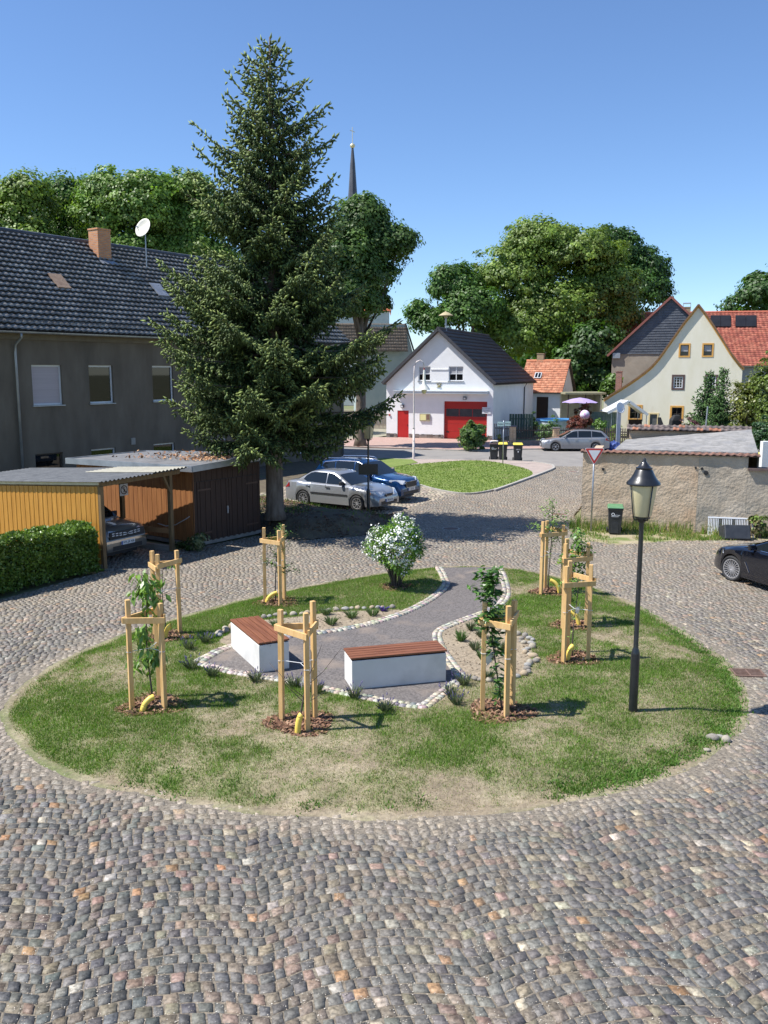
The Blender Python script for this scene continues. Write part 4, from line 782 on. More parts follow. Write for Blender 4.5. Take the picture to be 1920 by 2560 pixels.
m_tblack = AM('glazed black tiles', rough=.5, var=.2, scale=1, spec=.3); TB = [(.27, .25, .225), (.31, .29, .26), (.23, .21, .19)]; m_tblack2 = PM('glazed ridge tiles', (.05, .05, .055), (.09, .09, .095), rough=.35, scale=2)
m_tgrey = PM('matt anthracite tiles', (.045, .045, .052), (.065, .064, .072), rough=.6, scale=2)
m_tgreyc = AM('anthracite roof tiles', rough=.6, var=.1, scale=2); m_torange = AM('orange clay tiles', rough=.8, var=.2, scale=3); OR_ = [(.52, .21, .115), (.60, .27, .155), (.46, .18, .10)]; RD_ = [(.38, .11, .07), (.44, .15, .095), (.33, .095, .065)]
m_gr = rendered('dark grey roughcast', (.125, .103, .077), (.18, .152, .117), c3=(.095, .082, .064), stretch=(1, 1, .3), bump=.012, bscale=7)
m_cornice = PM('ochre grey cornice', (.15, .125, .09), (.20, .17, .12), rough=.9, scale=2, detail=8)
m_whitew = rendered('white render', (.78, .78, .775), (.84, .84, .835), bump=.003, bscale=40)
m_cream = rendered('cream render', (.73, .68, .52), (.79, .74, .60), c3=(.58, .50, .34), bump=.003, bscale=30, w3=(.66, .85), stretch=(1, 1, .35))
m_brickc = brick('orange chimney brick', (.66, .28, .10), (.50, .20, .08)); m_bricky = brick('yellow chimney brick', (.42, .30, .13), (.30, .20, .10)); m_brickr = brick('red chimney brick', (.36, .14, .09), (.26, .10, .07))
# ------------------------------------------------------------------ left apartment house
def left_house():
    far = W(858, 1140); A = 56.0; p = Vector((far.x, far.y, 0)); u = Vector((math.cos(R(A)), math.sin(R(A)), 0)); L = 30.0; o = p - u * L; pl = Plane3((o.x, o.y), A)
    ro = thing('apartment_house', 'long dark grey roughcast house with a black tiled roof on the left', 'house', (o.x, o.y, 0), R(A))
    eave = 7.15; dp = 9.8; rz = 11.9
    wins = []; top = [(78, 912, 137, 1012), (221, 912, 270, 1004), (380, 914, 420, 1000)]
    for x0, y0, x1, y1 in top: wins.append(list(pl.rect(x0, y0, x1, y1)))
    w0 = wins[0]; 
    for i, a_ in enumerate(wins): a_[1], a_[3] = w0[1], w0[3]; a_[2] = a_[0] + 1.35
    wins[0][2] = wins[0][0] + 1.5
    d_ = wins[2][0] - wins[1][0]
    more = [[wins[2][0] + d_ * k, w0[1], wins[2][0] + d_ * k + 1.3, w0[3]] for k in (1, 2, 3, 4) if wins[2][0] + d_ * k + 1.3 < L - .8]
    pre = [[wins[0][0] - 3.2, w0[1], wins[0][0] - 1.9, w0[3]]] if wins[0][0] > 4 else []
    low = []
    for x0, y0, x1, y1 in [(88, 1137, 140, 1230), (228, 1123, 275, 1200), (384, 1108, 420, 1190)]: r_ = list(pl.rect(x0, y0, x1, y1)); low.append([r_[0], r_[3] - 1.3, r_[0] + 1.4, r_[3]])
    zt = (low[0][3] + low[1][3]) / 2
    for l_ in low: l_[3] = zt; l_[1] = zt - 1.35
    low += [[m_[0], zt - 1.35, m_[2], zt] for m_ in more]
    allw = wins + more + pre + low
    wallbody('wall', [(0, 0), (L, 0), (L, eave), (0, eave)], dp, m_gr, ro, [tuple(a_) for a_ in allw])
    g_ = M()
    for uu in (0, L): g_.add([(uu, 0, eave), (uu, dp, eave), (uu, dp / 2, rz - .15)], [(0, 1, 2)])
    g_.build('gable', m_gr, ro)
    m = M(); m.box((-.02, -.10, eave - .42), (L + .02, -.002, eave - .02)); m.box((-.02, -.16, eave - .06), (L + .02, -.102, eave - .01)); m.build('cornice', m_cornice, ro)
    ov = .55; sl = (rz - eave) / (dp / 2); E = eave + .12 - sl * .0
    e0 = eave + .08 - sl * ov * .35
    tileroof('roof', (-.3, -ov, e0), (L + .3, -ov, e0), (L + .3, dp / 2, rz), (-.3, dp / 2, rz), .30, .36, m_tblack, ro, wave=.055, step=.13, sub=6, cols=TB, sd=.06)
    tileroof('roof', (L + .3, dp + ov, e0), (-.3, dp + ov, e0), (-.3, dp / 2, rz), (L + .3, dp / 2, rz), .6, .36, m_tblack, ro, wave=.03, step=.03, sub=2, cols=TB)
    ridge((-.3, dp / 2, rz + .04), (L + .3, dp / 2, rz + .04), m_tblack2, ro, .15, .42)
    gutter((-.3, -ov - .07, e0 + .0), (L + .3, -ov - .07, e0 + .0), m_zinc, ro, .085)
    # snow guards
    def RP(u_, t): return Vector((u_, -ov + (dp / 2 + ov) * t, e0 + (rz - e0) * t))
    nrm = Vector((0, -(rz - e0), dp / 2 + ov)).normalized()
    m = M()
    for k in range(60): uu = .2 + k * .5; m.beam(RP(uu, .075), RP(uu, .075) + nrm * .22, .02, .02)
    for h in (.07, .13, .19): m.beam(RP(0, .075) + nrm * h, RP(L, .075) + nrm * h, .014, .014)
    m.build('snow_guard', m_tblack2, ro)
    for i, (r_) in enumerate(wins + more + pre):
        sh = i == 0
        gl = PM('lowered grey blind', (.42, .36, .37), (.48, .42, .43), rough=.6, scale=2, stretch=(.1, .1, 14)) if sh else m_glass
        window(ro, r_, m_white, d=.15, cols=1, gl=gl, fr=.075, sill=m_zinc)
    for r_ in low: window(ro, r_, m_white if r_ in low[1:] else m_rafter, d=.15, cols=1, fr=.07, sill=m_rafter)
    # rooflight, chimney
    r_ = (pl.uz(122, 700)[0])
    def roofpt(x, y):
        o_ = Vector((0, 0, EYE)); P0 = ro.matrix_world @ RP(0, 0) if False else o + u * 0; rr = ray(x, y)
        nw = (Vector((math.cos(R(A)) * 0 + math.sin(R(A)) * 1, -math.cos(R(A)), 0)) * (rz - e0) + Vector((0, 0, dp / 2 + ov))).normalized(); n2 = Vector((math.sin(R(A)), -math.cos(R(A)), 0)); pe = o + n2 * ov + Vector((0, 0, e0)); t = (pe - o_).dot(nw) / rr.dot(nw); q = o_ + rr * t; l = q - o; return l.dot(u), -l.dot(n2), q.z
    a_ = roofpt(146, 709); b_ = roofpt(395, 730)
    for (cx, cy, cz), mt in ((a_, PM('weathered wood hatch', (.20, .13, .09), (.28, .20, .14), rough=.8, scale=4)), (b_, m_zinc)):
        q = M(); tv = Vector((0, dp / 2 + ov, rz - e0)).normalized(); c = Vector((cx, cy, cz)); vs = []
        for h in (.0, .18):
            for s_, t_ in ((-.35, -.5), (.35, -.5), (.35, .5), (-.35, .5)): vs.append(c + Vector((s_, 0, 0)) + tv * t_ + nrm * h)
        q.add(vs, [(0, 1, 2, 3), (4, 5, 6, 7), (0, 1, 5, 4), (1, 2, 6, 5), (2, 3, 7, 6), (3, 0, 4, 7)]); q.build('roof_hatch', mt, ro)
    c = roofpt(262, 650); zt_ = EYE + (930 - 572) * (o.y + c[0] * u.y) / F
    zc = V(262, 572, (o + u * c[0] + Vector((-math.sin(R(A)), math.cos(R(A)), 0)) * c[1]).y).z
    chimney(ro, c[0] - .45, c[1] - .1, c[2] - .6, c[0] + .35, c[1] + .62, zc, m_brickc)
    m = M(); m.add([Vector((c[0] - .55, c[1] - .16, c[2] - .05)) + nrm * .03, Vector((c[0] + .45, c[1] - .16, c[2] - .05)) + nrm * .03, Vector((c[0] + .45, c[1] - .45, c[2] - .30)) + nrm * .06, Vector((c[0] - .55, c[1] - .45, c[2] - .30)) + nrm * .06], [(0, 1, 2, 3)]); m.build('flashing', m_zinc, ro, solid=.02)
    # downpipe
    uu = pl.uz(42, 1000)[0]; m = M(); m.tube([(uu, -ov - .07, e0 - .08), (uu, -ov - .05, e0 - .25), (uu, -.14, eave - .65), (uu, -.12, eave - 1.0), (uu, -.12, .1)], .055, 10); m.build('downpipe', m_zinc, ro, smooth=True)
    m = M(); m.tube([(L - .15, -ov - .07, e0 - .08), (L - .15, -.14, eave - .6), (L - .15, -.12, .1)], .055, 8); m.build('downpipe', m_zinc, ro, smooth=True)
    # vent box on the wall
    v_ = pl.uz(332, 1103); m = M(); m.box((v_[0] - .12, -.06, v_[1] - .16), (v_[0] + .12, -.002, v_[1] + .16)); m.build('vent_cover', PM('vent', (.30, .28, .25), (.36, .34, .3), scale=5), ro)
    return ro, pl, o, u
LH, LHpl, LHo, LHu = left_house()
# satellite dishes (top-level: they hang on something else)
m_dish = PM('ivory dish', (.72, .68, .56), (.78, .74, .63), rough=.5, scale=5); m_dishg = PM('pale dish', (.55, .60, .66), (.62, .66, .7), rough=.5, scale=5)
def dish(loc, r_, az, el, lab, mast, mat=None):
    ro = thing('satellite_dish', lab, 'satellite dish', loc, 0); m = M(); rot = Matrix.Rotation(az, 4, 'Z') @ Matrix.Rotation(el, 4, 'X')
    prof = [(0.001, 0)] + [(r_ * k / 7, .28 * r_ * (k / 7) ** 2) for k in range(1, 8)]; q = M(); q.lathe(prof, 28, (0, 0, 0), 'Y'); q.v = [rot @ Vector((p[0], -p[1] + .0, p[2] * 1.08)) for p in q.v]; q.build('reflector', mat or m_dish, ro, smooth=True, solid=.02)
    a = M(); tip = rot @ Vector((0, -r_ * 1.0, -r_ * .35)); a.tube([rot @ Vector((0, -.05 * r_, -r_ * 1.02)), tip + Vector((0, 0, -.04))], .014, 6); a.tube([tip - (rot @ Vector((0, .08, .03))), tip + (rot @ Vector((0, .06, .02)))], .035, 8); a.build('feed_arm', m_steel, ro)
    b = M(); b.tube([(0, .12, 0), (0, .14, -mast)], .028, 8); b.tube([(0, .0, 0), (0, .13, -.02)], .04, 8); b.build('mast', m_steel, ro); return ro
dl = V(361, 572, 47.0); dish(dl, .47, R(-28), R(-22), 'ivory satellite dish on a mast above the ridge of the left house', 1.9)
# ------------------------------------------------------------------ shed with double door
m_brown = PM('dark brown boards', (.034, .016, .009), (.052, .025, .014), rough=.7, scale=3, stretch=(7, 7, .6), detail=8)
m_redbr = PM('red-brown boards', (.24, .088, .024), (.36, .15, .045), rough=.75, scale=2, stretch=(9, 9, .5), detail=8, bump=.002, bscale=14)
m_yel = PM('honey boards', (.42, .185, .020), (.56, .27, .038), rough=.6, scale=2.2, stretch=(7, 7, .45), detail=8, c3=(.36, .17, .03), s3=2, w3=(.6, .8), bump=.002, bscale=10)
m_felt = PM('roofing felt', (.12, .12, .125), (.20, .20, .20), rough=.9, scale=2.5, detail=9, bump=.005, bscale=30)
m_plinth = PM('plinth concrete', (.20, .18, .155), (.30, .27, .235), rough=.95, scale=3, detail=8, bump=.006, bscale=20)
def boards(m, x0, x1, z0, z1, y, pitch=.115, prof=.014, side=-1):
    """vertical boards along x on plane y, raised towards side"""
    n = max(1, round((x1 - x0) / pitch)); p = (x1 - x0) / n
    for i in range(n): a = x0 + i * p; m.box((a + .004, min(y, y + side * prof * (1 + (i % 2) * .5)), z0), (a + p - .004, max(y, y + side * prof * (1 + (i % 2) * .5)), z1))
AX = 34.0; ud = Vector((math.cos(R(AX)), math.sin(R(AX)), 0))
def shed():
    # local frame: x runs along the door front (towards far right), y runs back-left; origin = near corner
    ro = thing('shed', 'dark brown timber shed with a double door and flat felt roof', 'shed', (-5.88, 26.85, 0), R(54)); Lx, Ly, H = 2.95, 5.9, 2.42
    m = M(); m.box((.03, .03, .12), (Lx - .03, Ly, H - .2)); m.build('wall', m_dark, ro)
    m = M(); m.box((0, 0, 0), (Lx, Ly, .12)); m.build('plinth', m_plinth, ro)
    m = M(); boards(m, 0, Lx, 2.02, H, .03); boards(m, 0, .16, .12, 2.02, .03); boards(m, Lx - .12, Lx, .12, 2.02, .03); m.build('front_boards', m_brown, ro)
    for a, b in ((.17, 1.5), (1.52, Lx - .13)):
        m = M(); boards(m, a, b, .10, 2.0, .03, prof=.022); o_ = m.build('door', m_brown, ro)
        s0 = a if a < 1 else b - .55; hm = PM('painted iron', (.07, .035, .02), (.09, .045, .03), rough=.5, scale=5)
        for zh in (.35, 1.72): q = M(); q.box((s0, -.012, zh), (s0 + .55, .005, zh + .05)); q.build('hinge', hm, o_)
    q = M(); q.box((1.40, -.03, .88), (1.45, .0, 1.12)); q.tube([(1.425, -.06, 1.04), (1.36, -.06, 1.03)], .012, 6); q.box((1.41, -.06, 1.025), (1.44, -.02, 1.055)); q.build('door_handle', m_steel, ro)
    # left flank faces the carport
    fl = M()
    n = int(Ly / .115)
    for i in range(n): a = i * Ly / n; k = .014 * (1 + (i % 2) * .5); fl.box((.03 - k, a + .004, .14), (.03, a + Ly / n - .004, H - .02 - a * .022))
    fl.build('flank_boards', m_redbr, ro)
    m = M()
    pts = [(-.25, -.28, H - .02), (Lx + .22, -.28, H + .13), (Lx + .22, Ly + .2, H - .12), (-.25, Ly + .2, H - .14)]
    m.add(pts + [(x, y, z + .13) for x, y, z in pts], [(3, 2, 1, 0), (4, 5, 6, 7), (0, 1, 5, 4), (1, 2, 6, 5), (2, 3, 7, 6), (3, 0, 4, 7)]); m.build('roof', m_felt, ro)
    m = M()
    for i in range(4):
        a, b = Vector(pts[i]), Vector(pts[(i + 1) % 4]); m.beam(a + Vector((0, 0, .07)), b + Vector((0, 0, .07)), .05, .19)
    m.build('roof_trim', m_zinc, ro)
    h = M(); h.tube([(-.04, .15, .95), (-.05, .3, .86), (-.06, .8, .62), (-.10, 1.2, .55), (-.13, 1.55, .60)], .014, 6); h.build('hose', PM('pale hose', (.45, .46, .46), (.55, .56, .56), rough=.5, scale=8), ro, smooth=True)
    n = 620; gg = np.random.default_rng(8); X = gg.uniform(.2, Lx + .1, n); Y = np.abs(gg.normal(0, 2.2, n)) + .1; k = (Y < Ly) & (X > .9); X, Y = X[k], Y[k]; n = len(X); z = H + .135 + (X + .25) * .045 - (Y + .28) * .030 + gg.uniform(0, .035, n); th = gg.uniform(0, 6, n); L_ = gg.uniform(.03, .085, n); wd = gg.uniform(.015, .04, n)
    c = np.stack([X, Y, z], 1); ex = np.stack([np.cos(th) * L_, np.sin(th) * L_, gg.normal(0, .02, n)], 1); ey = np.stack([-np.sin(th) * wd, np.cos(th) * wd, gg.normal(0, .02, n)], 1)
    cl = np.array([(.26, .12, .055), (.40, .21, .10), (.15, .075, .04), (.50, .30, .16)])[gg.integers(0, 4, n)]
    o_ = npmesh('fallen_leaves', np.stack([c - ex, c - ey, c + ex, c + ey], 1).reshape(-1, 3), np.arange(4 * n).reshape(-1, 4), m_mulch, cl); o_.location = ro.location; o_.rotation_euler = ro.rotation_euler; tag(o_, 'dry brown leaves and cones lying on the flat shed roof', 'leaves', kind='stuff')
shed()
# ------------------------------------------------------------------ carport
def carport():
    ro = thing('carport', 'open carport with honey coloured board wall and corrugated roof', 'carport', (-7.70, 23.68, 0), R(60.5)); Lx, Ly = 2.78, 6.6   # x along open front, y back-left
    zr = lambda x, y: 2.40 - y * .055 + .02 * x
    m = M(); n = int(Ly / .096)
    for i in range(n): a = .06 + i * (Ly - .06) / n; k = .016 * (1 + (i % 2) * .6); m.box((-.03 - k, a + .003, .14), (-.03, a + (Ly - .06) / n - .003, zr(0, a) - .10))
    m.build('board_wall', m_yel, ro)
    m = M(); m.box((-.028, .06, .10), (.0, Ly, 1.95)); m.build('board_backing', m_dark, ro)
    m = M(); m.box((-.05, 0, 0), (.10, Ly, .14)); m.build('plinth', m_plinth, ro)
    pm = PM('weathered post', (.13, .085, .04), (.22, .14, .06), rough=.8, scale=4, stretch=(4, 4, .6), detail=8)
    for x, y in ((.02, .02), (Lx, .10), (Lx, 2.1), (Lx, 5.9), (.02, 5.9)): m = M(); m.box((x - .06, y - .06, 0), (x + .06, y + .06, zr(x, y) - .10)); m.build('post', pm, ro, bevel=.006)
    m = M(); m.beam((-.05, .02, zr(0, 0) - .04), (Lx + .35, .02, zr(Lx, 0) - .04), .06, .15); m.beam((0, .02, zr(0, 0) - .03), (0, Ly, zr(0, Ly) - .03), .05, .14); m.beam((Lx, .02, zr(Lx, 0) - .05), (Lx, Ly, zr(Lx, Ly) - .05), .06, .12); m.beam((Lx, .06, 1.75), (Lx, .40, zr(Lx, .4) - .08), .05, .07); m.beam((Lx, .06, 1.75), (Lx - .35, .02, zr(Lx, .02) - .1), .05, .07); m.build('beam', pm, ro)
    m = M(); m.beam((Lx, .16, .62), (Lx, 2.1, .60), .03, .16); m.build('rail', PM('rough rail', (.28, .15, .06), (.36, .20, .09), rough=.8, scale=4, detail=8), ro)
    # corrugated roof, ridges running along y
    P = []; nx = 150; x0, x1 = -.18, Lx + .42
    m = M(); m.grid(lambda i, j: (x0 + (x1 - x0) * i / (nx - 1), (-.22, Ly + .2)[j], zr(x0 + (x1 - x0) * i / (nx - 1), (-.22, Ly + .2)[j]) + .045 + .02 * math.sin(i * .95)), nx, 2); m.build('roof_sheet', PM('corrugated sheet', (.07, .075, .082), (.12, .125, .13), rough=.75, scale=3, spec=.3), ro, solid=.006)
    m = M(); m.grid(lambda i, j: (Lx - .95 + 1.40 * i / 59, (-.24, 2.6)[j], zr(Lx - .95 + 1.40 * i / 59, (-.24, 2.6)[j]) + .075 + .02 * math.sin(i * .95)), 60, 2); m.build('roof_sheet', PM('pale translucent sheet', (.27, .255, .20), (.36, .34, .27), rough=.7, scale=3), ro, solid=.005)
    m = M(); m.box((-.10, -.06, zr(0, 0) - .10), (-.05, Ly, zr(0, 0) - .02)); 
    m = M(); m.beam((-.075, -.02, zr(0, 0) - .0), (-.075, Ly, zr(0, Ly) - .0), .03, .10); m.build('roof_trim', PM('pale trim', (.50, .44, .30), (.60, .54, .38), rough=.7, scale=4), ro)
    # sign with a crossed walking figure on the post
    s_ = M(); s_.box((Lx - .17, 2.00, 1.58), (Lx + .17, 2.015, 1.94)); sg = s_.build('no_entry_sign', m_whitew, ro); sg.name = 'sign_plate'
    q = M(); q.lathe([(.115, 0), (.14, 0), (.14, -.006), (.115, -.006)], 28, (Lx, 1.998, 1.76), 'Y'); q.beam((Lx - .085, 1.992, 1.845), (Lx + .085, 1.992, 1.675), .004, .022); q.build('ring', m_black, sg)
    q = M(); q.lathe([(0, 0), (.02, 0), (.02, -.004), (0, -.004)], 12, (Lx, 1.997, 1.835), 'Y'); q.beam((Lx, 1.994, 1.81), (Lx, 1.994, 1.75), .004, .035); q.beam((Lx, 1.994, 1.75), (Lx - .03, 1.994, 1.68), .004, .016); q.beam((Lx, 1.994, 1.75), (Lx + .03, 1.994, 1.68), .004, .016); q.beam((Lx, 1.994, 1.80), (Lx + .04, 1.994, 1.75), .004, .012); q.build('figure', m_black, sg)
    t = M(); t.tube([(2.2, 3.1, .02), (2.35, 3.6, 1.75)], .022, 6); t.tube([(2.35, 3.6, 1.75), (2.55, 3.2, .02)], .018, 6); t.build('leaning_poles', m_steel, None); o_ = bpy.data.objects['leaning_poles']; o_.location = ro.location; o_.rotation_euler = ro.rotation_euler; tag(o_, 'two thin poles leaning together against the red-brown boards inside the carport', 'poles')
    m = M(); m.box((Lx - .02, .2, 0), (Lx + .1, 6, .16)); m.build('kerb_beam', m_plinth, ro)
    return ro
carport()
# ------------------------------------------------------------------ fire station
def text(body, size, mat, par, loc, rot, name='lettering', depth=.003, align='CENTER'):
    cu = bpy.data.curves.new(name, 'FONT'); cu.body = body; cu.size = size; cu.extrude = depth; cu.align_x = align; cu.align_y = 'CENTER'; o = bpy.data.objects.new(name, cu); C.objects.link(o)
    bpy.context.view_layer.update(); dg = bpy.context.evaluated_depsgraph_get(); me = bpy.data.meshes.new_from_object(o.evaluated_get(dg)); bpy.data.objects.remove(o); me.materials.clear(); me.materials.append(mat)
    o = bpy.data.objects.new(name, me); C.objects.link(o); o.location = loc; o.rotation_euler = rot
    if par: o.parent = par
    return o
m_red = PM('signal red', (.42, .012, .011), (.48, .02, .018), rough=.45, scale=1.5); m_red2 = PM('red door panel', (.36, .016, .013), (.42, .024, .018), rough=.4, scale=2, stretch=(.2, .2, 10))
m_ink = PM('black ink', (.02, .02, .022), (.03, .03, .03), rough=.6, scale=10)
def fire_station():
    A = -21.0; l = W(966, 1094); pl = Plane3((l.x, l.y), A); ro = thing('fire_station', 'white gabled fire station with a red door and red roller gate', 'fire station', (l.x, l.y, 0), R(A)); Wd = pl.uz(1231, 1096)[0]; dp = 15.5
    apex = pl.uz(1104, 822); ev = pl.uz(1233, 952)[1]; ua = Wd * .5; az = apex[1]; e0 = ev
    door = pl.rect(993.5, 1026, 1021.5, 1095); door = (door[0], .05, door[2], door[3]); gate = pl.rect(1110, 1003, 1216.5, 1095); gate = (gate[0], .05, gate[2], gate[3]); w1 = pl.rect(1046, 916, 1076, 952); w2 = pl.rect(1122, 916, 1158, 952.5)
    w1 = (w1[0], w2[1], w1[2], w2[3])
    wallbody('wall', [(0, 0), (Wd, 0), (Wd, e0), (ua, az - .12), (0, e0)], dp, m_whitew, ro, [door + (.12,), gate + (.22,), w1, w2])
    for r_ in (w1, w2): window(ro, r_, m_white, d=.14, cols=2, rows=2, fr=.07, bars=.03, sill=m_zinc, curtain=.5)
    m = M(); m.box((door[0], .03, door[1]), (door[2], .10, door[3])); o_ = m.build('door', m_red, ro); q = M(); q.box((door[2] - .12, .0, 1.0), (door[2] - .08, .03, 1.14)); q.build('handle', m_black, o_)
    m = M(); n = 5; hz = (gate[3] - gate[1]) / n
    o_ = None
    for i in range(n):
        if i == 3: continue
        m.box((gate[0], .16, gate[1] + i * hz + .006), (gate[2], .20, gate[1] + (i + 1) * hz - .006))
    m.box((gate[0], .165, gate[1] + 3 * hz), (gate[0] + .12, .198, gate[1] + 4 * hz)); m.box((gate[2] - .12, .165, gate[1] + 3 * hz), (gate[2], .198, gate[1] + 4 * hz)); o_ = m.build('roller_gate', m_red2, ro)
    q = M(); wz0, wz1 = gate[1] + 3 * hz, gate[1] + 4 * hz
    for k in range(3): a = gate[0] + .12 + k * (gate[2] - gate[0] - .24) / 3; q.box((a + .02, .17, wz0), (a + (gate[2] - gate[0] - .24) / 3 - .02, .19, wz1))
    q.build('pane', PM('smoked pane', (.05, .05, .055), (.08, .08, .085), rough=.2, scale=3), o_)
    for k in range(4): q = M(); a = gate[0] + .12 + k * (gate[2] - gate[0] - .24) / 3; q.box((a - .02, .165, wz0), (a + .02, .195, wz1)); q.build('mullion', m_red, o_)
    q = M(); q.box((gate[0] + .18, .14, .55), (gate[0] + .38, .158, .66)); q.build('grip', m_black, o_)
    # awning board
    a0 = pl.uz(1016, 980)[0] - .9; a1 = pl.uz(1222, 981)[0]; zt = pl.uz(1150, 978, .3)[1]
    m = M(); m.box((a0, -.52, zt - .20), (a1, -.002, zt)); m.box((a0 - .02, -.56, zt - .04), (a1 + .02, -.002, zt + .03)); m.build('awning', PM('pale grey metal', (.50, .55, .58), (.56, .61, .64), rough=.5, scale=3), ro)
    m = M()
    for y in (923.5, 955): z = pl.uz(1100, y)[1]; m.box((w1[2] + .03, -.05, z - .03), (w2[0] - .03, -.002, z + .03))
    m.build('moulding', m_whitew, ro)
    # plinth of dark field stones
    gg = np.random.default_rng(5); 
    for a, b in ((0.02, door[0] - .02), (door[2] + .02, gate[0] - .05), (gate[2] + .05, Wd - .02)):
        t = a; m = M()
        while t < b - .05:
            w_ = min(gg.uniform(.14, .34), b - t); zz = 0
            while zz < .30:
                h_ = gg.uniform(.09, .19); m.box((t + .01, -.035 - gg.uniform(0, .02), .05 + zz), (t + w_ - .012, -.002, .05 + min(zz + h_, .33) - .012), col=tuple(np.array([(.10, .09, .085), (.16, .13, .11), (.24, .21, .19), (.30, .24, .20)][gg.integers(0, 4)]))); zz += h_
            t += w_
        m.build('plinth', m_paint, ro)
    m = M(); m.box((0.0, -.030, .05), (door[0] - .02, -.001, .33)); m.box((door[2] + .02, -.030, .05), (gate[0] - .03, -.001, .33)); m.build('plinth_mortar', m_plinth, ro)
    # lamps, notice case, emblem, box, signs
    for x, y in ((1006.6, 1015.3), (1162.5, 995.3)):
        u_, z_ = pl.uz(x, y); m = M(); m.box((u_ - .13, -.14, z_ - .12), (u_ + .13, -.002, z_ + .12)); o_ = m.build('wall_lamp', m_ink, ro); q = M(); q.box((u_ - .09, -.155, z_ - .09), (u_ + .09, -.142, z_ + .05)); q.build('lens', m_white, o_)
    r_ = pl.rect(1050, 1034, 1075.5, 1052.5); m = M(); m.box((r_[0], -.10, r_[1]), (r_[2], -.002, r_[3])); o_ = m.build('notice_case', PM('bronze case', (.32, .28, .18), (.36, .32, .2), rough=.4, scale=5), ro)
    q = M(); q.box((r_[0] + .06, -.108, r_[1] + .06), (r_[0] + .06 + (r_[2] - r_[0]) * .55, -.102, r_[3] - .06)); q.build('paper', PM('yellow paper', (.70, .66, .30), (.74, .70, .36), scale=5), o_)
    q = M(); q.box((r_[0] + .08 + (r_[2] - r_[0]) * .58, -.108, r_[1] + .12), (r_[2] - .05, -.102, r_[3] - .05)); q.build('poster', PM('brown poster', (.16, .09, .07), (.22, .14, .1), scale=5), o_)
    u_, z_ = pl.uz(1098, 964); gd = PM('old gold', (.22, .20, .09), (.30, .27, .13), rough=.6, scale=8); m = M()
    m.beam((u_ - .19, -.03, z_ - .16), (u_ + .17, -.03, z_ + .15), .03, .045); m.beam((u_ + .19, -.034, z_ - .16), (u_ - .17, -.034, z_ + .15), .03, .045); m.lathe([(0, 0), (.10, .0), (.11, -.04), (.05, -.07), (0, -.075)], 10, (u_, -.01, z_ - .06), 'Y'); m.lathe([(.10, 0), (.14, .0), (.14, -.02), (.10, -.02)], 16, (u_, -.01, z_ + .10), 'Y'); m.box((u_ - .22, -.03, z_ + .10), (u_ - .09, -.005, z_ + .16)); m.box((u_ + .09, -.03, z_ + .10), (u_ + .22, -.005, z_ + .16)); m.build('emblem', gd, ro)
    u_, z_ = pl.uz(974, 1037); m = M(); m.lathe([(0, 0), (.09, 0), (.09, -.07), (.05, -.10), (0, -.1)], 12, (u_, 0, z_), 'Y'); o_ = m.build('alarm_bell', PM('red bell', (.45, .06, .05), (.5, .08, .06), rough=.4, scale=4), ro)
    # roof
    ov = .35; sl = (az - e0) / ua; zl = e0 - sl * .25
    for side in (0, 1):
        if side: A_, B_ = (Wd + .25, -ov, zl), (Wd + .25, dp + .2, zl)
        else: A_, B_ = (-.25, dp + .2, zl), (-.25, -ov, zl)
        C_, D_ = (ua, B_[1], az), (ua, A_[1], az)
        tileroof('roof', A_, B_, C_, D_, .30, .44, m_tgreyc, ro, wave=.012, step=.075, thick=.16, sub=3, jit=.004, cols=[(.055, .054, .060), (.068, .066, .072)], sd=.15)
    ridge((ua, -ov, az + .03), (ua, dp + .2, az + .03), m_tgrey, ro, .13, .4)
    m = M()
    for s_ in (-1, 1): m.beam((ua + s_ * (ua + .25), -ov - .03, zl - .02), (ua, -ov - .03, az - .02), .05, .22)
    m.build('verge_board', m_tgrey, ro)
    gutter((Wd + .30, -ov, zl - .04), (Wd + .30, dp + .2, zl - .04), m_ink, ro, .07)
    m = M(); yy = dp * .72; m.tube([(Wd + .28, yy, zl - .1), (Wd + .10, yy, zl - .45), (Wd + .08, yy, .2)], .055, 8); m.build('downpipe', PM('dark pipe', (.08, .09, .11), (.12, .13, .15), rough=.5, scale=4), ro, smooth=True)
    # parking ban sign on the gate jamb
    r_ = pl.rect(1206, 1018, 1227, 1034.5); s_ = thing('no_parking_sign', 'white sign with black lettering at the right edge of the red gate', 'sign', l + pl.u * r_[0] + Vector((0, 0, r_[1])), R(A)); wd, ht = r_[2] - r_[0], r_[3] - r_[1]
    m = M(); m.box((0, -.06, 0), (wd, -.04, ht)); m.build('plate', m_white, s_); m = M(); m.box((wd * .5 + .0, -.04, .1), (wd * .5 + .3, -.003, .14)); m.build('bracket', m_steel, s_)
    for t_, k, sz in (('Feuerwehrzufahrt', .76, .088), ('Tag und Nacht', .47, .088), ('freihalten', .20, .088)): text(t_, sz, m_ink, s_, (wd / 2, -.061, ht * k), (R(90), 0, 0))
    # siren
    q = l + pl.u * (ua + .05) + Vector((-pl.n.x, -pl.n.y, 0)) * 1.6; s_ = thing('siren', 'mushroom-shaped tan siren on the fire station ridge', 'siren', (q.x, q.y, az - .1)); m = M(); m.lathe([(0, 0), (.09, 0), (.07, .2), (.07, 1.05), (0, 1.05)], 12); m.build('post', m_steel, s_)
    m = M(); m.lathe([(0.0, 1.0), (.12, 1.0), (.14, 1.18), (.55, 1.20), (.60, 1.22), (.58, 1.25), (.42, 1.34), (.22, 1.47), (.10, 1.50), (.08, 1.57), (0, 1.58)], 24); m.build('cap', PM('weathered siren cap', (.40, .33, .19), (.48, .40, .24), rough=.6, scale=3), s_, smooth='auto')
    return ro, pl, l
FS, FSpl, FSl = fire_station()
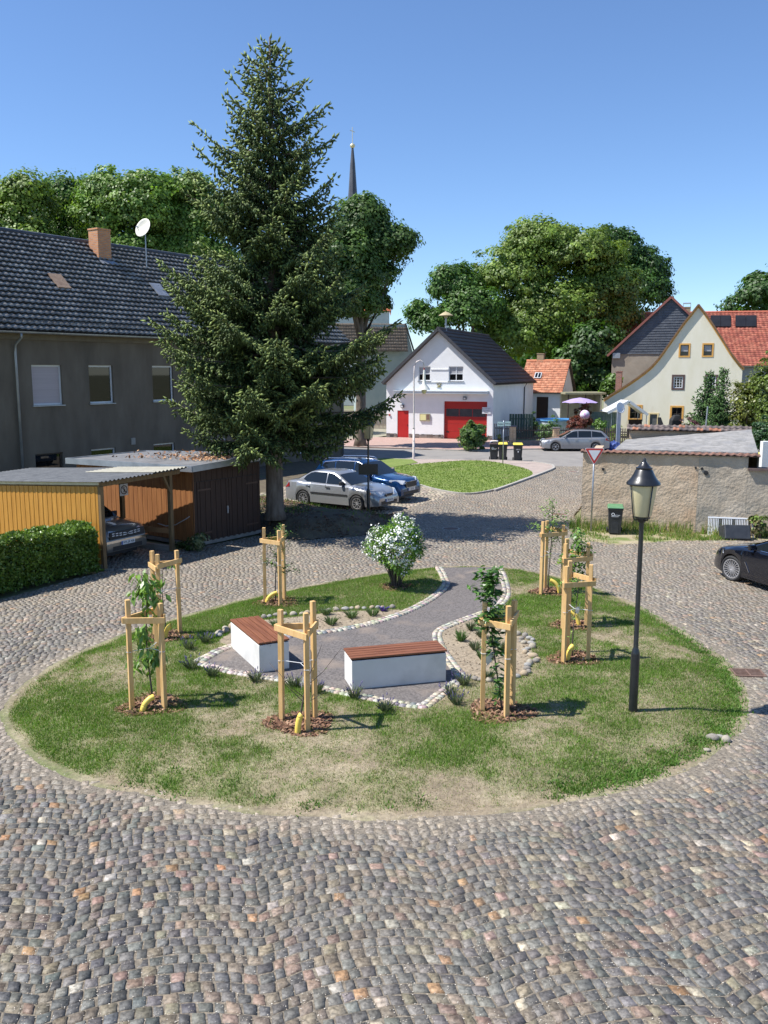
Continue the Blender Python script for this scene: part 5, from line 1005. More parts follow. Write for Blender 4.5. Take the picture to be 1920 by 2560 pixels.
# ------------------------------------------------------------------ small house with orange roof
def box_house(name, lab, cat, org, A, prof_w, dp, ev, az, wallm, roofm, cols, tile=(.25, .33), ov=.3, apex=None, holes=(), ridge_along='depth', wave=.03):
    """gable end faces the viewer (ridge along depth)"""
    ro = thing(name, lab, cat, (org[0], org[1], 0), R(A)); ua = apex or prof_w / 2; wallbody('wall', [(0, 0), (prof_w, 0), (prof_w, ev), (ua, az - .1), (0, ev)], dp, wallm, ro, holes); sl = (az - ev) / ua; zl = ev - sl * .25
    tileroof('roof', (prof_w + .25, -ov, zl), (prof_w + .25, dp + .2, zl), (ua, dp + .2, az), (ua, -ov, az), *tile, roofm, ro, cols=cols, wave=wave, step=.03, sub=3); tileroof('roof', (-.25, dp + .2, zl), (-.25, -ov, zl), (ua, -ov, az), (ua, dp + .2, az), *tile, roofm, ro, cols=cols, wave=wave, step=.03, sub=3); return ro
def small_house():
    # eaves face the viewer: ridge runs left-right; gable on the right
    o = V(1300, 1060, 86); A = -24; ro = thing('small_house', 'small white house with an orange tiled roof beside the fire station', 'house', (o.x, o.y, 0), R(A)); pl = Plane3((o.x, o.y), A)
    L = pl.uz(1399, 1060)[0]; ev = pl.uz(1360, 975)[1]; dpt = 5.4; rz = EYE + (930 - 903) * (84 + dpt / 2) / F
    dr = pl.rect(1341.5, 992, 1369.5, 1045); dr = (dr[0], .0, dr[2], dr[3])
    wallbody('wall', [(0, 0), (L, 0), (L, ev), (0, ev)], dpt, m_whitew, ro, [dr]); m = M()
    for x in (0.0, L): m.add([(x, 0, ev), (x, dpt, ev), (x, dpt / 2, rz - .1)], [(0, 1, 2)])
    m.build('gable', m_whitew, ro, solid=.02); m = M(); m.box((dr[0], .08, 0), (dr[2], .13, dr[3])); m.build('door', m_brown, ro)
    tileroof('roof', (-.2, -.5, ev - .25), (L + .25, -.5, ev - .25), (L + .25, dpt / 2, rz), (-.2, dpt / 2, rz), .24, .30, m_torange, ro, cols=OR_, wave=.03, step=.03, sub=3); tileroof('roof', (L + .25, dpt + .5, ev - .25), (-.2, dpt + .5, ev - .25), (-.2, dpt / 2, rz), (L + .25, dpt / 2, rz), .5, .30, m_torange, ro, cols=OR_, wave=.02, step=.03, sub=2)
    ridge((-.2, dpt / 2, rz + .03), (L + .25, dpt / 2, rz + .03), m_torange2, ro, .12)
    u_, z_ = pl.uz(1346, 927, -1.2); q = M(); q.box((u_ - .32, .95, z_ - .55), (u_ + .42, 1.9, z_ - .25)); 
    tv = Vector((0, dpt / 2 + .5, rz - ev + .25)).normalized(); nv = Vector((0, -tv.z, tv.y)); c = Vector((u_, -.5, ev - .25)) + tv * ((dpt / 2 + .5) / tv.y * .52); q = M(); vs = []
    for h in (.02, .12):
        for a, b in ((-.34, -.38), (.34, -.38), (.34, .38), (-.34, .38)): vs.append(c + Vector((a, 0, 0)) + tv * b + nv * h)
    q.add(vs, [(0, 1, 2, 3), (4, 5, 6, 7), (0, 1, 5, 4), (1, 2, 6, 5), (2, 3, 7, 6), (3, 0, 4, 7)]); f = q.build('roof_window', m_zinc, ro); g_ = M()
    for a in (-.26, .04): vs = [c + Vector((a + x, 0, 0)) + tv * y + nv * .125 for x, y in ((0, -.3), (.22, -.3), (.22, .3), (0, .3))]; g_.add(vs, [(0, 1, 2, 3)])
    g_.build('pane', m_glass, f)
    cz = EYE + (930 - 884) * (84 + 3) / F; cu = pl.uz(1353, 900, -3)[0]; chimney(ro, cu - .33, dpt / 2 - .1, rz - .5, cu + .33, dpt / 2 + .5, cz, m_bricky)
m_torange2 = PM('orange ridge', (.60, .22, .11), (.68, .27, .14), rough=.8, scale=3); m_tred2 = PM('red ridge', (.50, .14, .08), (.56, .17, .10), rough=.8, scale=3)
small_house()
# ------------------------------------------------------------------ cream house with the long sweeping roof
Y_C = 78.0
CA = -19.0
def cream():
    o = V(1510, 1060, Y_C); ro = thing('gabled_house', 'cream gabled house with orange trim and a long curved roof on its left', 'house', (o.x, o.y, 0), R(CA)); pl = Plane3((o.x, o.y), CA)
    z5 = lambda x, y: pl.uz(1400 + x / 3.19, 700 + y / 3.19)
    left = [z5(350, 955), z5(410, 915), z5(480, 872), z5(550, 828), z5(620, 780), z5(680, 735), z5(735, 688), z5(790, 625), z5(850, 540), z5(910, 455), z5(980, 355), z5(1040, 280), z5(1105, 198)]
    right = [z5(1105, 198), z5(1150, 255), z5(1200, 328), z5(1250, 405), z5(1300, 482), z5(1350, 565), z5(1400, 632), z5(1435, 675), z5(1468, 706)]
    l0 = left[0]; r1 = right[-1]; prof = [(l0[0], 0)] + [(r1[0] - .12, 0)] + [(r1[0] - .12, r1[1])] + list(reversed(right))[1:] + list(reversed(left))[1:]
    W_ = lambda a, b, c, d: pl.rect(1400 + a / 3.19, 700 + b / 3.19, 1400 + c / 3.19, 700 + d / 3.19)
    ws = [W_(962, 518, 1024, 604), W_(1148, 516, 1210, 602)]; wm = [W_(908, 770, 976, 862), W_(1172, 770, 1240, 862)]; wl = [W_(893, 1016, 968, 1120), W_(560, 1008, 640, 1105)]; dr = W_(718, 1070, 772, 1145)
    dr = (dr[0], .6, dr[2], dr[3]); wallbody('wall', prof, 10.5, m_cream, ro, ws + wm + wl + [dr])
    otr = PM('orange trim', (.62, .32, .07), (.70, .38, .10), rough=.8, scale=4)
    brn = PM('dark brown frame', (.09, .055, .05), (.12, .075, .065), rough=.7, scale=4)
    for r_ in ws: window(ro, r_, m_rafter, d=.12, cols=1, fr=.05, surround=(otr, .13), curtain=.55)
    for r_ in wm: window(ro, r_, m_white, d=.10, cols=3, rows=4, fr=.08, bars=.02, surround=(brn, .16))
    for r_ in wl: window(ro, r_, m_rafter, d=.12, cols=2, rows=2, fr=.06, bars=.02, surround=(otr, .15))
    m = M(); m.box((dr[0], .08, dr[1]), (dr[2], .14, dr[3])); o_ = m.build('door', PM('dark door', (.08, .09, .09), (.12, .12, .12), rough=.5, scale=3), ro); m = M(); m.box((dr[0] - .15, -.03, dr[3]), (dr[2] + .15, .05, dr[3] + .12)); m.box((dr[2], -.03, dr[1]), (dr[2] + .12, .05, dr[3])); m.box((dr[0] - .12, -.03, dr[1]), (dr[0], .05, dr[3])); m.build('surround', PM('pale yellow trim', (.70, .55, .28), (.75, .6, .33), scale=4), o_)
    m = M()
    for P in (left, right):
        for a, b in zip(P[:-1], P[1:]): m.beam((a[0], -.03, a[1] - .10), (b[0], -.03, b[1] - .10), .05, .16)
    m.build('verge_trim', otr, ro)
    for P, n_ in ((left, 'roof'), (right, 'roof')):
        vs = []; m = M()
        for u_, z_ in P: vs.append((u_, z_))
        m.grid(lambda i, j: (vs[i][0] - (.0 if P is right else .0), (-.22, 10.7)[j], vs[i][1] + .03), len(vs), 2); m.build(n_, PM('brown roof covering', (.16, .085, .04), (.24, .14, .07), rough=.8, scale=4), ro, solid=.12)
    # small brick chimney above the low left roof
    a = z5(435, 735); b = z5(483, 735); zb = z5(450, 900)[1]; chimney(ro, a[0], 1.6, zb - .5, b[0], 2.3, a[1] + .1, m_brickr)
    # rain stains
    q = pl.uz(1743, 806); m = M(); m.box((r1[0] - 3.9, -.02, .9), (r1[0] - .3, -.002, 1.0)); 
    return ro, pl
cream()
def slate_house():
    Yb = 90.0; o = V(1522, 1060, Yb); ro = thing('slate_gable_house', 'grey house with a dark slate-hung gable behind the cream house', 'house', (o.x, o.y, 0), R(CA)); pl = Plane3((o.x, o.y), CA); z5 = lambda x, y: pl.uz(1400 + x / 3.19, 700 + y / 3.19)
    L0 = z5(395, 592); ap = z5(888, 138); rt = z5(1150, 385); uR = z5(1165, 0)[0]; m_wallg = rendered('old grey render', (.30, .255, .20), (.38, .33, .26), c3=(.24, .20, .16), bump=.01, bscale=5)
    u0 = z5(415, 600)[0]; dp = 9
    wallbody('wall', [(u0, 0), (uR, 0), (uR, L0[1]), (u0, L0[1])], dp, m_wallg, ro)
    m_sl = PM('slate', (.06, .07, .085), (.10, .11, .125), rough=.5, scale=1.5)
    # slate cladding: overlapping courses clipped to the gable
    H = ap[1] - L0[1]; nr = 22; g_ = np.random.default_rng(2); m = M(); ra = (ap[1] - rt[1]) / (rt[0] - ap[0])
    for r in range(nr):
        z0 = L0[1] + H * r / nr; z1 = L0[1] + H * (r + 1.15) / nr; a = L0[0] + (ap[0] - L0[0]) * r / nr; b = min(uR, ap[0] + (ap[1] - z0) / ra)
        n_ = max(1, int((b - a) / .42)); 
        for i in range(n_): x0 = a + (b - a) * i / n_; x1 = a + (b - a) * (i + 1) / n_; j = g_.uniform(0, .012); m.add([(x0 + .006, -.06 - j, z0), (x1 - .006, -.06 - j, z0), (min(x1 - .006, max(x0 + .02, b - (z1 - z0) / ra)), -.02, min(z1, ap[1])), (x0 + .006 + (max(0, (ap[0] - L0[0]) * 1.15 / nr - (x0 - a)) if i == 0 else 0), -.02, min(z1, ap[1]))], [(0, 1, 2, 3)])
    m.build('slate_cladding', m_sl, ro, solid=.01)
    m = M(); m.add([(L0[0], 0, L0[1]), (uR, 0, L0[1]), (uR, 0, max(L0[1], ap[1] - (uR - ap[0]) * ra)), (ap[0], 0, ap[1] - .05)], [(0, 1, 2, 3)]); m.build('gable', m_wallg, ro)
    sp = []
    tileroof('roof', (L0[0] - .2, dp, L0[1] - .15), (L0[0] - .2, -.3, L0[1] - .15), (ap[0], -.3, ap[1] + .05), (ap[0], dp, ap[1] + .05), .28, .34, m_torange, ro, cols=RD_, sub=3); tileroof('roof', (uR, -.3, ap[1] - (uR - ap[0]) * ra), (uR, dp, ap[1] - (uR - ap[0]) * ra), (ap[0], dp, ap[1] + .05), (ap[0], -.3, ap[1] + .05), .28, .34, m_torange, ro, cols=RD_, sub=3)
    m = M(); m.beam((L0[0] - .2, -.32, L0[1] - .18), (ap[0], -.32, ap[1] + .02), .05, .2); m.beam((ap[0], -.32, ap[1] + .02), (uR, -.32, ap[1] - (uR - ap[0]) * ra), .05, .2); m.build('verge_board', PM('red-brown verge', (.22, .08, .06), (.28, .10, .08), scale=4), ro)
    a = z5(978, 300); b = z5(1042, 210); chimney(ro, a[0], .5, a[1] - 2.0, b[0], 1.5, b[1], m_bricky); 
    t = z5(978, 180)[1]; m = M()
    for x in (a[0], b[0]):
        for y in (.5, 1.5): m.tube([(x, y, b[1] - .3), (x, y, t)], .022, 5)
    for z in (t, b[1] + .35): m.tube([(a[0], .5, z), (b[0], .5, z)], .02, 5); m.tube([(a[0], 1.5, z), (b[0], 1.5, z)], .02, 5); m.tube([(a[0], .5, z), (a[0], 1.5, z)], .02, 5); m.tube([(b[0], .5, z), (b[0], 1.5, z)], .02, 5)
    m.build('chimney_guard', m_steel, ro)
    u_, z_ = z5(452, 602); m = M(); m.box((u_ - .35, -.25, z_ - .28), (u_ + .35, -.002, z_ + .25)); m.build('wall_box', m_zinc, ro)
slate_house()
def red_roof_house():
    Ye, Yr = 95.0, 102.0; o = V(1545, 1060, Ye); ro = thing('long_house', 'long house with a red tiled roof and solar panels behind the cream house', 'house', (o.x, o.y, 0), R(-9)); pl = Plane3((o.x, o.y), -9); L = pl.uz(2150, 900)[0]; ev = pl.uz(1800, 913)[1]; d = Yr - Ye; rz = pl.uz(1800, 782, -d)[1]
    wallbody('wall', [(0, 0), (L, 0), (L, ev), (0, ev)], 2 * d, rendered('grey wall', (.34, .34, .34), (.40, .40, .40)), ro)
    m = M()
    for x in (0.0, L): m.add([(x, 0, ev), (x, 2 * d, ev), (x, d, rz - .1)], [(0, 1, 2)])
    m.build('gable', m_whitew, ro)
    tileroof('roof', (-.3, -.4, ev - .1), (L + .3, -.4, ev - .1), (L + .3, d, rz), (-.3, d, rz), .42, .36, m_torange, ro, cols=RD_, wave=.06, step=.03, sub=4); tileroof('roof', (L + .3, 2 * d + .4, ev - .1), (-.3, 2 * d + .4, ev - .1), (-.3, d, rz), (L + .3, d, rz), .8, .5, m_torange, ro, cols=RD_, sub=2)
    ridge((-.3, d, rz + .05), (L + .3, d, rz + .05), m_tred2, ro, .14); gutter((-.3, -.48, ev - .1), (L + .3, -.48, ev - .1), m_zinc, ro, .1)
    tv = Vector((0, d + .4, rz - ev + .1)).normalized(); nv = Vector((0, -tv.z, tv.y))
    def rp(x, y):
        Ri = Matrix.Rotation(R(9), 3, 'Z'); rr = Ri @ ray(x, y); oo = Ri @ (Vector((0, 0, EYE)) - Vector((o.x, o.y, 0))); P0 = Vector((0, -.4, ev - .1)); t = (P0 - oo).dot(nv) / rr.dot(nv); return oo + rr * t
    for x0, x1 in ((1776, 1826), (1838, 1890)):
        xm = (x0 + x1) / 2
        for a, b in ((x0, xm - .4), (xm + .4, x1)):
            c = [rp(a, 819), rp(b, 819), rp(b, 791), rp(a, 791)]; m = M(); m.add([p + nv * .10 for p in c] + [p + nv * .17 for p in c], [(0, 1, 2, 3), (4, 5, 6, 7), (0, 1, 5, 4), (1, 2, 6, 5), (2, 3, 7, 6), (3, 0, 4, 7)]); m.build('solar_panel', PM('solar black', (.012, .013, .017), (.02, .021, .026), rough=.5, scale=1, spec=.2), ro)
red_roof_house()
# house behind the fire station's left shoulder and the church
def left_back():
    o = V(905, 1060, 92); ro = thing('grey_roofed_house', 'old house with a weathered brown roof half hidden behind the spruce', 'house', (o.x, o.y, 0), R(8)); pl = Plane3((o.x, o.y), 8); z4 = lambda x, y: pl.uz(900 + x / 3.19, 720 + y / 3.19)
    a = z4(360, 285); e = z4(435, 480); W_ = z4(438, 600)[0]; ev = e[1] - 1.2
    wallbody('wall', [(0, 0), (W_, 0), (W_, ev), (a[0], a[1] - .1), (0, a[1] - .1)], 8, rendered('grey green render', (.30, .36, .34), (.36, .41, .38)), ro); m_or = PM('weathered brown tiles', (.16, .12, .085), (.24, .19, .14), rough=.95, scale=3)
    # roof slope faces the viewer's left side: ridge from the gable apex running left
    tileroof('roof', (-6, -1.2, a[1] - 2.8), (a[0] + .1, -1.2, a[1] - 2.8), (a[0] + .1, .2, a[1]), (-6, .2, a[1]), .26, .32, m_or, ro, sub=3)
    m = M(); m.beam((a[0], -.1, a[1] + .03), (W_ + .3, -.1, ev - .4), .2, .14); m.build('verge_board', m_rafter, ro)
    # outbuilding wall in shade
left_back()
def church():
    Y = 150.0; c = V(882, 500, Y); ro = thing('church', 'village church with a slender dark spire topped by a gold ball and cross', 'church', (c.x, Y, 0)); s_ = Y / F
    hz = lambda y: EYE + (930 - y) * s_ * 1.0 ; zz = lambda y: V(882, y, Y).z
    zb = zz(365); r0 = 2.5 * s_; tw = 46 * s_
    m = M(); m.lathe([(0.0, zz(700)), (19 * s_, zz(700)), (13.4 * s_, zz(520)), (9.6 * s_, zz(470)), (6.0 * s_, zz(410)), (2.0 * s_, zb), (0, zb)], 8); m.build('spire', PM('slate spire', (.055, .055, .065), (.10, .10, .11), rough=.45, scale=.6, detail=8), ro)
    m = M(); zc = zz(364.5); m.lathe([(0, -.38), (.26, -.30), (.42, -.05), (.42, .05), (.3, .28), (0, .36)], 16, (0, 0, zc)); m.build('ball', PM('gilt ball', (.75, .66, .40), (.80, .72, .48), rough=.3, scale=2, metal=.4), ro, smooth=True)
    m = M(); zt = zz(318); m.tube([(0, 0, zc), (0, 0, zt)], .07, 6); zx = zz(328); m.beam((-.40, -.02, zx + .14), (.42, .02, zx - .14), .10, .10); m.build('cross', PM('pale gilt', (.55, .55, .50), (.62, .62, .55), rough=.3, scale=2), ro)
    m = M(); m.box((-tw / 2, -tw / 2, 0), (tw / 2, tw / 2, zz(700))); m.build('tower', rendered('church plaster', (.50, .47, .40), (.58, .55, .47)), ro)
    # nave with red roof, to the right and in front
    rA = V(925, 778, Y - 6); rB = V(978, 778, Y - 6); tA = V(925, 742, Y); tB = V(957, 742, Y)
    wl = Vector((-c.x, -Y, 0)); q = M(); q.box((-14, -6, 0), (rB.x - c.x - .3, 6, rA.z)); q.build('nave', rendered('nave plaster', (.50, .54, .52), (.58, .6, .58)), ro)
    tileroof('nave_roof', (-14, -6.3, rA.z), (rB.x - c.x, -6.3, rA.z), (tB.x - c.x, 0, tA.z + 1.0), (-14, 0, tA.z + 1.0), .6, .5, m_torange, ro, cols=[(.50, .14, .06), (.56, .17, .08)], wave=.04, sub=3)
    m = M(); m.add([Vector((rB.x - c.x, -6.3, rA.z)), Vector((rB.x - c.x, 6.3, rA.z)), Vector((tB.x - c.x, 0, tA.z + 1.0))], [(0, 1, 2)]); m.build('nave_roof', m_tred2, ro)
church()
# ================================================================== OLD WALL AND OUTBUILDING
m_tan = PM('tan roughcast', (.47, .355, .24), (.58, .46, .33), rough=1, scale=1.3, detail=9, bump=.03, bscale=11, c3=(.48, .34, .22), s3=.9, w3=(.5, .7))
m_tang = PM('greyer roughcast', (.40, .33, .245), (.50, .43, .335), rough=1, scale=1.3, detail=9, bump=.03, bscale=10, c3=(.30, .27, .22), s3=.8, w3=(.5, .7))
m_felt2 = PM('pale weathered felt', (.19, .185, .175), (.34, .325, .305), rough=1, scale=3, detail=9, bump=.03, bscale=9, c3=(.20, .20, .205), s3=1.5, w3=(.55, .75))
def outbuilding():
    A = -17.0; o = Vector((6.86, 30.25, 0)); ro = thing('outbuilding', 'old tan roughcast outbuilding wall with tile coping and pale felt roof on the right', 'outbuilding', o, R(A)); pl = Plane3((o.x, o.y), A)
    uc = pl.uz(1742, 1250)[0]; ue = pl.uz(1868, 1200)[0]; H = 2.66; L = ue + 6
    def rough(name, u0, u1, z1, mat, th=.35, sd=1):
        nx = max(2, int((u1 - u0) / .09)); nz = int(z1 / .09); g_ = np.random.default_rng(sd); us = np.linspace(u0, u1, nx); zs = np.linspace(0, z1, nz); U, Z_ = np.meshgrid(us, zs); d = (fbm(U, Z_ * 1.2, .17, sd) - .5) * .035 + (fbm(U, Z_, .8, sd + 3) - .5) * .04
        edge = (U == u0) | (U == u1); d = np.where(edge, 0, d); v = np.stack([U.ravel(), d.ravel(), Z_.ravel()], 1); idx = np.arange(nx * nz).reshape(nz, nx); f = np.stack([idx[:-1, :-1], idx[:-1, 1:], idx[1:, 1:], idx[1:, :-1]], -1).reshape(-1, 4)
        q = npmesh(name, v, f, mat, None, ro, smooth=True); m = M(); m.box((u0, .03, 0), (u1, th, z1 - .002)); k = m.build('wall_core', mat, None); k.parent = q; return q
    a_ = rough('wall', 0, uc, H, m_tan, sd=4); b_ = rough('wall', uc + .004, ue, H - .02, m_tang, sd=9); b_['label'] = 'greyer rendered part of the wall right of the crack'; c_ = rough('wall', ue + .004, L, 2.18, m_tang, sd=12)
    m = M(); m.box((0, .352, 0), (.32, 7.2, H - .35)); m.build('side_wall', m_tan, ro)
    m = M(); m.box((ue + .004, -.12, 2.185), (L, .50, 2.26)); m.build('low_coping', PM('dark coping', (.09, .06, .05), (.14, .10, .085), rough=.8, scale=4), ro)
    # tile coping on top of the front wall
    tileroof('coping_tiles', (-.08, -.11, H), (ue + .35, -.11, H), (ue + .35, .12, H + .05), (-.08, .12, H + .05), .21, .24, m_torange, ro, cols=[(.24, .13, .095), (.28, .15, .11), (.20, .115, .09)], wave=.04, step=.02, thick=.03, sub=5)
    # felt roof
    P = [(pl.uz(1537, 1128, -.2)), (pl.uz(1893, 1126, -.2))]
    def loc(v): d = v - o; return Vector((d.dot(pl.u), -d.dot(pl.n), v.z))
    A0 = Vector((P[0][0] + .0, .12, H + .07)); B0 = Vector((ue + .3, .12, H + .07)); C0 = loc(V(1878, 1076, 33.2)); D0 = loc(V(1566, 1100, 34.6)); m = M(); n = 40
    bil = lambda i, j: (A0.lerp(B0, i / n).lerp(D0.lerp(C0, i / n), j / 12)) + Vector((0, 0, .03 * (float(vn(i * .4, j * .4, 1, 7)) - .5)))
    m.grid(bil, n + 1, 13); m.build('roof', m_felt2, ro, solid=.06); m = M(); m.add([A0 - Vector((0, 0, .04)), B0 - Vector((0, 0, .04)), C0 - Vector((0, 0, .04)), D0 - Vector((0, 0, .04)), (A0.x, A0.y, 1), (B0.x, B0.y, 1), (C0.x, C0.y, 1), (D0.x, D0.y, 1)], [(1, 2, 6, 5), (2, 3, 7, 6), (3, 0, 4, 7)]); m.build('side_wall', m_tang, ro)
    # rear wall with old tile coping
    E = loc(V(1574, 1068, 34.9)); G = loc(V(1872, 1076, 33.4)); E.z, G.z = 3.16, 3.18
    m = M(); d = (G - E); m.add([(E.x, E.y, 0), (G.x, G.y, 0), (G.x, G.y + .3, 0), (E.x, E.y + .3, 0), (E.x, E.y, E.z), (G.x, G.y, G.z), (G.x, G.y + .3, G.z), (E.x, E.y + .3, E.z)], [(3, 2, 1, 0), (4, 5, 6, 7), (0, 1, 5, 4), (1, 2, 6, 5), (2, 3, 7, 6), (3, 0, 4, 7)]); m.build('rear_wall', m_tan, ro)
    tileroof('coping_tiles', E + Vector((-.1, -.16, -.04)), G + Vector((.1, -.16, -.04)), G + Vector((.1, .2, .14)), E + Vector((-.1, .2, .14)), .21, .38, m_torange, ro, cols=[(.13, .10, .095), (.16, .125, .115), (.11, .09, .085), (.14, .11, .10), (.15, .115, .105), (.12, .10, .095), (.34, .15, .09), (.15, .12, .11)], wave=.045, step=.02, thick=.04, sub=5, seed=5)
    m = M()
    for x_, z_, r_ in ((pl.uz(1756, 1153)[0], 2.2, .05), (pl.uz(1766, 1162)[0], 2.06, .08), (pl.uz(1508, 1165)[0], 2.08, .05), (pl.uz(1740, 1154)[0], 2.22, .04)): m.lathe([(0, -.03), (r_, -.025), (r_ * .8, .02), (0, .02)], 7, (x_, 0, z_), 'Y')
    m.build('hole', m_dark, ro)
    return ro, pl, o
OB, OBpl, OBo = outbuilding()
# pole-mounted and loose things on the right
def wheelie(x, y, rz, lid, lab, H=1.0, mark=None, paper=False, z=0, sc_=1.0, body=None):
    ro = thing('wheelie_bin', lab, 'waste bin', (x, y, z), rz); ro.scale = (sc_, sc_, sc_)
    m = M(); m.add([(-.19, -.21, .04), (.19, -.21, .04), (.19, .20, .04), (-.19, .20, .04), (-.235, -.26, .86), (.235, -.26, .86), (.235, .25, .86), (-.235, .25, .86)], [(3, 2, 1, 0), (4, 5, 6, 7), (0, 1, 5, 4), (1, 2, 6, 5), (2, 3, 7, 6), (3, 0, 4, 7)]); m.box((-.25, -.29, .84), (.25, .27, .90)); m.box((-.12, -.235, .05), (.12, -.20, .62)); m.build('body', body or m_binp, ro, bevel=.015)
    lm = M(); lm.add([(-.27, -.31, .905), (.27, -.31, .905), (.27, .28, .905), (-.27, .28, .905), (-.24, -.27, .955), (.24, -.27, .955), (.24, .20, 1.0), (-.24, .20, 1.0)], [(3, 2, 1, 0), (4, 5, 6, 7), (0, 1, 5, 4), (1, 2, 6, 5), (2, 3, 7, 6), (3, 0, 4, 7)]); l_ = lm.build('lid', lid, ro, bevel=.02)
    q = M(); q.tube([(-.2, .30, .93), (-.2, .36, .95), (.2, .36, .95), (.2, .30, .93)], .018, 6); q.build('handle', m_binp, ro)
    for s_ in (-1, 1): q = M(); q.lathe([(.0, -.025), (.09, -.025), (.10, 0), (.09, .025), (0, .025)], 16, (s_ * .235, .22, .10), 'X'); q.build('wheel', m_rub, ro)
    if mark == 'logo':
        q = M(); q.lathe([(.035, 0), (.055, 0), (.055, -.005), (.035, -.005)], 20, (-.08, -.262, .70), 'Y'); q.box((-.13, -.262, .62), (.10, -.255, .632)); o_ = q.build('logo', m_white, ro); o_.rotation_euler = (0, 0, 0)
        text('Gärtner', .062, m_white, ro, (.045, -.262, .675), (R(90), 0, 0), 'lettering')
    if mark == 'label': text('ABFALL', .075, m_white, ro, (0, -.27, .66), (R(90), 0, 0), 'lettering'); q = M(); q.box((-.03, -.262, .50), (.03, -.255, .58)); q.build('sticker', m_white, ro)
    return ro
m_glid = PM('green lid', (.09, .22, .10), (.13, .28, .14), rough=.5, scale=5); m_ylid = PM('yellow lid', (.75, .62, .07), (.80, .68, .12), rough=.45, scale=4); m_klid = PM('dark brown lid', (.05, .03, .03), (.08, .05, .045), rough=.5, scale=4)
q = W(1535, 1334); wheelie(q.x, q.y - .05, R(-12), m_glid, 'black wheelie bin with green lid against the old wall', mark='logo')
q = W(1115, 1151); 
q = W(1234.5, 1151); wheelie(q.x, q.y, R(-6), m_klid, 'black wheelie bin with a dark lid and papers on top', mark='logo', z=0, sc_=1.12)
pp = thing('paper_stack', 'crumpled blue and white papers lying on the dark-lidded bin', 'papers', (q.x, q.y, 1.10)); m = M(); gg = np.random.default_rng(4)
for k in range(9): a = gg.uniform(-.2, .2, 3); m.add([(-.16 + a[0] * .6, -.13 + a[1] * .4, .02 + k * .008), (.15 + a[0] * .5, -.12 + a[1] * .3, .03 + k * .01), (.14 + a[0] * .5, .14 + a[2] * .3, .03 + k * .012), (-.15 + a[0] * .4, .12 + a[2] * .4, .05 + k * .008)], [(0, 1, 2, 3)], col=[(.7, .7, .72), (.35, .42, .65), (.75, .65, .55)][k % 3])
m.build('sheets', m_paint, pp, solid=.008)
q = W(1257, 1152); wheelie(q.x - .0, q.y + .1, R(-6), m_ylid, 'yellow-lidded wheelie bin half behind the street name post', sc_=1.12)
q = W(1294, 1153); wheelie(q.x, q.y, R(-4), m_ylid, 'yellow-lidded wheelie bin standing alone at the kerb', mark='label', sc_=1.12)
q = V(1893, 1140, 37.0); wheelie(q.x, q.y, R(20), m_ylid, 'yellow-lidded bin behind the right end of the outbuilding', sc_=1.12, z=.9)
q = V(1912, 1140, 38.2); wheelie(q.x + .15, q.y, R(20), m_binp, 'black bin at the right picture edge behind the yellow-lidded one', sc_=1.12, z=.85)
m = M(); a_, b_ = V(1880, 1140, 36), V(1990, 1140, 36); m.box((a_.x, 35.2, -.05), (b_.x, 40, .86)); tag(m.build('raised_ground', m_plinth), kind='structure')
# yield sign
def yield_sign():
    q = W(1477, 1329); ro = thing('yield_sign', 'red-bordered white yield sign on a grey pole before the old wall', 'road sign', (q.x, q.y, 0), R(-6)); m = M(); m.tube([(0, 0, 0), (0.02, 0, 2.84)], .03, 10); m.build('pole', m_steel, ro, smooth=True)
    def tri(r_, y, th, rd):
        m = M(); pts = []
        for k in range(3):
            a = R(-90 + 120 * k); cx, cz = math.cos(a) * (r_ - rd * 2), math.sin(a) * (r_ - rd * 2)
            for t in range(-2, 3): b = a + R(t * 30); pts.append((cx + math.cos(b) * rd, cz + math.sin(b) * rd))
        n = len(pts); m.add([(x, y, z) for x, z in pts] + [(x, y - th, z) for x, z in pts], [tuple(range(n)), tuple(reversed(range(n, 2 * n)))] + [(i, (i + 1) % n, n + (i + 1) % n, n + i) for i in range(n)]); return m
    z0 = 2.66; o_ = tri(.36, -.035, .006, .03).build('sign_face', PM('sign red', (.46, .035, .03), (.50, .05, .04), rough=.5, scale=3), ro, loc=(.02, 0, z0)); tri(.385, -.030, .004, .03).build('rim', m_white, ro, loc=(.02, 0, z0)); tri(.235, -.0415, .003, .01).build('white_field', m_white, ro, loc=(.02, 0, z0))
yield_sign()
# white slatted bed rail and mortar tub
def bedrail():
    q = V(1761, 1327, 28.95); ro = thing('slatted_rail', 'white slatted railing panel leaning against the old wall', 'railing', (W(1764, 1333).x - .05, W(1764, 1333).y - .36, 0), R(-15)); Wd = 1.36; H = .58; tl = R(-14); rt = Matrix.Rotation(tl, 4, 'X'); m = M(); m.box((-.02, -.02, H), (Wd + .02, .02, H + .045), mat=rt); m.build('top_rail', m_white, ro); 
    for a, b in ((0, .30), (.45, .72), (.86, 1.22)):
        n = int((b - a) / .047); m = M()
        for k in range(n + 1): x = a + (b - a) * k / n; m.box((x - .011, -.008, -.02), (x + .011, .008, H), mat=rt)
        m.box((a, -.006, .02), (b, .006, .05), mat=rt); m.build('slats', m_white, ro)
    m = M(); m.tube([(Wd - .02, -.02, H * .97), (Wd + .0, -.12, .30), (Wd + .02, -.16, .0)], .022, 6); m.build('leg', m_white, ro)
bedrail()
